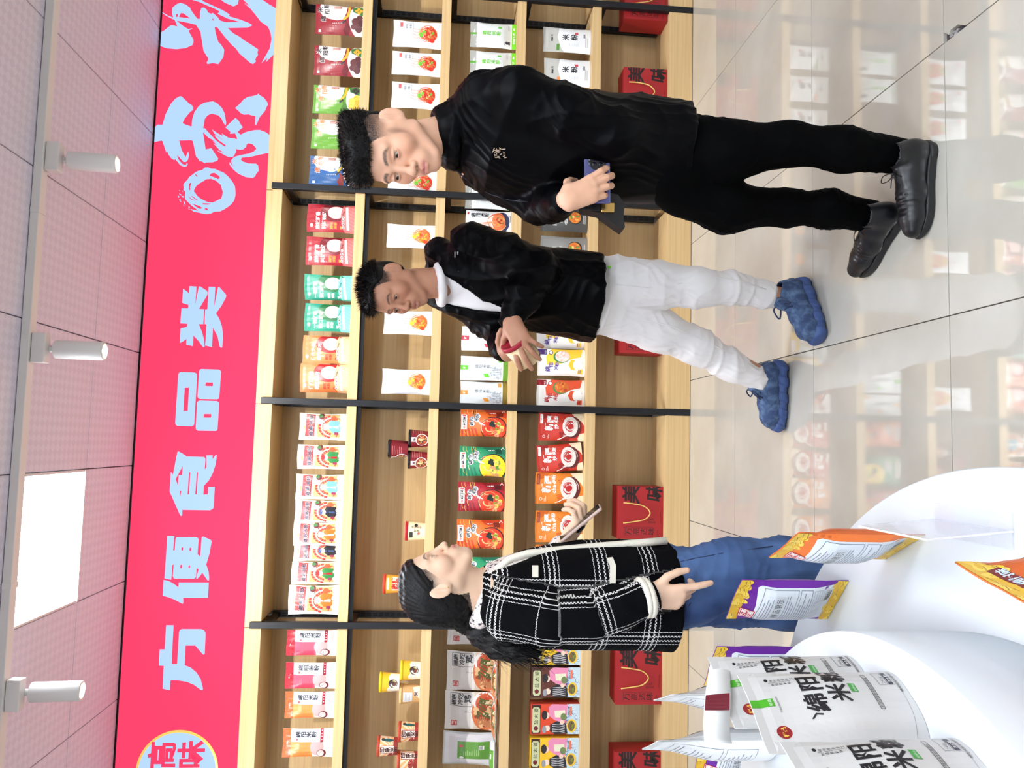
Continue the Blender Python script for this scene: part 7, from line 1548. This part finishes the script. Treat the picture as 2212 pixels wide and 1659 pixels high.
KINDS['white'] = (.14, .24, .06, 'stand', d_white()); KINDS['snack_purple'] = (.148, .246, .05, 'pillow', d_snack((104, 30, 150))); KINDS['snack_orange'] = (.148, .25, .05, 'pillow', d_snack((236, 120, 50))); KINDS['snack_front'] = (.15, .262, .05, 'pillow', d_brown)
BODYC['white'] = (204, 203, 202); BODYC['snack_purple'] = (104, 30, 150); BODYC['snack_orange'] = (206, 96, 40); BODYC['snack_front'] = (206, 110, 50)
Rd = math.radians
bA = place_pack('white', 'white rice noodle pouch with big black lettering, middle one of three on the upper tier', 'food pouch', -.386, 1.134, ZU+.001, .142, .238, Rd(57.7), group='white pouches on the round table')
bB = place_pack('white', 'white rice noodle pouch with a torn top strip, behind the middle one', 'food pouch', -.394, 1.254, ZU+.001, .146, .241, Rd(59.6), group='white pouches on the round table')
bC = place_pack('white', 'white rice noodle pouch cut by the left edge of view, nearest on the upper tier', 'food pouch', -.424, .978, ZU+.001, .142, .236, Rd(67), group='white pouches on the round table')
bD = place_pack('white', 'white pouch with a green tag seen edge-on at the back of the upper tier', 'food pouch', -.515, 1.60, ZU+.001, .14, .237, Rd(112), group='white pouches on the round table')
bE = place_pack('white', 'white pouch seen edge-on showing its text panel, left of the torn strip', 'food pouch', -.625, 1.64, ZU+.001, .145, .25, Rd(117), group='white pouches on the round table')
w_, h_, d_ = .14, .24, .06; pb = Print(w_, h_); d_wback(pb); _, fnb = pouch_fn(w_, h_, d_, 'stand', sum(map(ord, 'white'))+50)
bkm = pb.mesh(lambda a, b: (lambda q: (Vector((-q[0].x, -q[0].y, q[0].z)), Vector((-q[1].x, -q[1].y, q[1].z))))(fnb(a, b)), 14, 18, base=.0012); bkm.materials.append(M_print)
for b in (bD, bE): obj('printed_back', bkm, b)
# torn-off top strip still hanging on the pouch behind
zt_ = .941
cp = [(1536, 1424, 1.315), (1528, 1470, 1.27), (1522, 1520, 1.225), (1520, 1565, 1.195), (1522, 1600, 1.175)]
vs, fs = [], []; path = spline([at(*c) for c in cp], 6); hb = Vector((.0, .0, -.036))
for i, p in enumerate(path): t = i/(len(path)-1); vs += [p-bB.location, p-bB.location+hb*(1+.25*t)+Vector((.006*math.sin(5*t), .006*math.cos(7*t), 0))]
n = len(path); fs = [(2*i, 2*i+1, 2*i+3, 2*i+2) for i in range(n-1)]; q_ = len(vs); vs += [v+Vector((-.0012, .0012, 0)) for v in vs]; fs += [(f[3]+q_, f[2]+q_, f[1]+q_, f[0]+q_) for f in fs[:]]; fs += [(0, 2*0+q_, 1+q_, 1), (2*n-2, 2*n-1, 2*n-1+q_, 2*n-2+q_)]; fs += [(2*i, 2*i+2, 2*i+2+q_, 2*i+q_) for i in range(n-1)]+[(2*i+1, 2*i+1+q_, 2*i+3+q_, 2*i+3) for i in range(n-1)]
inv = bB.rotation_euler.to_matrix().inverted(); vs = [inv @ Vector(v) for v in vs]; vs = [Vector((v.x/bB.scale.x, v.y, v.z/bB.scale.z)) for v in vs]
st = obj('torn_strip', pydata(vs, fs, 'torn_strip', True), bB, film((232, 232, 230)))
i0 = int(n*.42); i1 = int(n*.58)
def strip_pt(i, t, off=.0016):
    a, b = vs[2*i], vs[2*i+1]; a2, b2 = vs[2*min(i+1, n-1)], vs[2*min(i+1, n-1)+1]; nn = (a2-a).cross(b-a).normalized(); p = a*(1-t)+b*t; return p+nn*off*(1 if nn.y < 0 else -1)
rv = []; rf = []
for i in range(i0, i1+1): rv += [strip_pt(i, .02), strip_pt(i, .96)]
for i in range(i1-i0): rf.append((2*i, 2*i+1, 2*i+3, 2*i+2))
obj('red_tag', pydata(rv, rf), st, mat('dark_red_tag', s2l((110, 24, 40)), .5))
P1_ = 'purple snack pouch with a gold coin border showing its back'
place_pack('snack_orange', 'orange snack pouch with a gold coin border on the lower tier', 'snack pouch', -.185, 1.478, ZL+.001, .15, .25, Rd(-64), name='snack_pouch', group='snack pouches on the round table')
place_pack('snack_purple', 'purple snack pouch in front of the jeans on the lower tier', 'snack pouch', -.342, 1.742, ZL+.001, .146, .25, Rd(-43), name='snack_pouch', group='snack pouches on the round table')
place_pack('snack_purple', 'purple snack pouch half hidden behind the upper tier and white pouches', 'snack pouch', -.538, 1.908, ZL+.001, .152, .245, Rd(-38), name='snack_pouch', group='snack pouches on the round table')
place_pack('snack_purple', 'purple snack pouch at the left edge of view with a red seal', 'snack pouch', -.788, 1.994, ZL+.001, .152, .245, Rd(-32), name='snack_pouch', group='snack pouches on the round table')
place_pack('snack_front', 'orange and olive snack pouch cut by the bottom of the view', 'snack pouch', -.155, .875, ZL+.001, .152, .264, Rd(77), name='snack_pouch', group='snack pouches on the round table')
# clear acrylic sign holder
M_acr = mat('clear_acrylic', s2l((226, 228, 236)), .06, spec=.6, **{'Alpha': .32}); M_acre = mat('acrylic_edge', s2l((240, 236, 244)), .15, **{'Alpha': .8})
ac = empty('acrylic_sign_holder', (-.12, 1.28, ZL)); tag(ac, 'clear acrylic sign holder standing on the lower tier', 'sign holder')
obj('base_plate', box_me(-.03, .03, -.1, .1, .0008, .0038), ac, M_acr)
up_ = obj('upright_plate', box_me(-.0015, .0015, -.1, .1, .0042, .15), ac, M_acr); up_.rotation_euler = (0, Rd(-6), 0)
obj('top_edge', box_me(-.0016, .0016, -.1, .1, .1502, .153), up_, M_acre); obj('side_edge', box_me(-.0016, .0016, -.103, -.1002, .0042, .153), up_, M_acre)
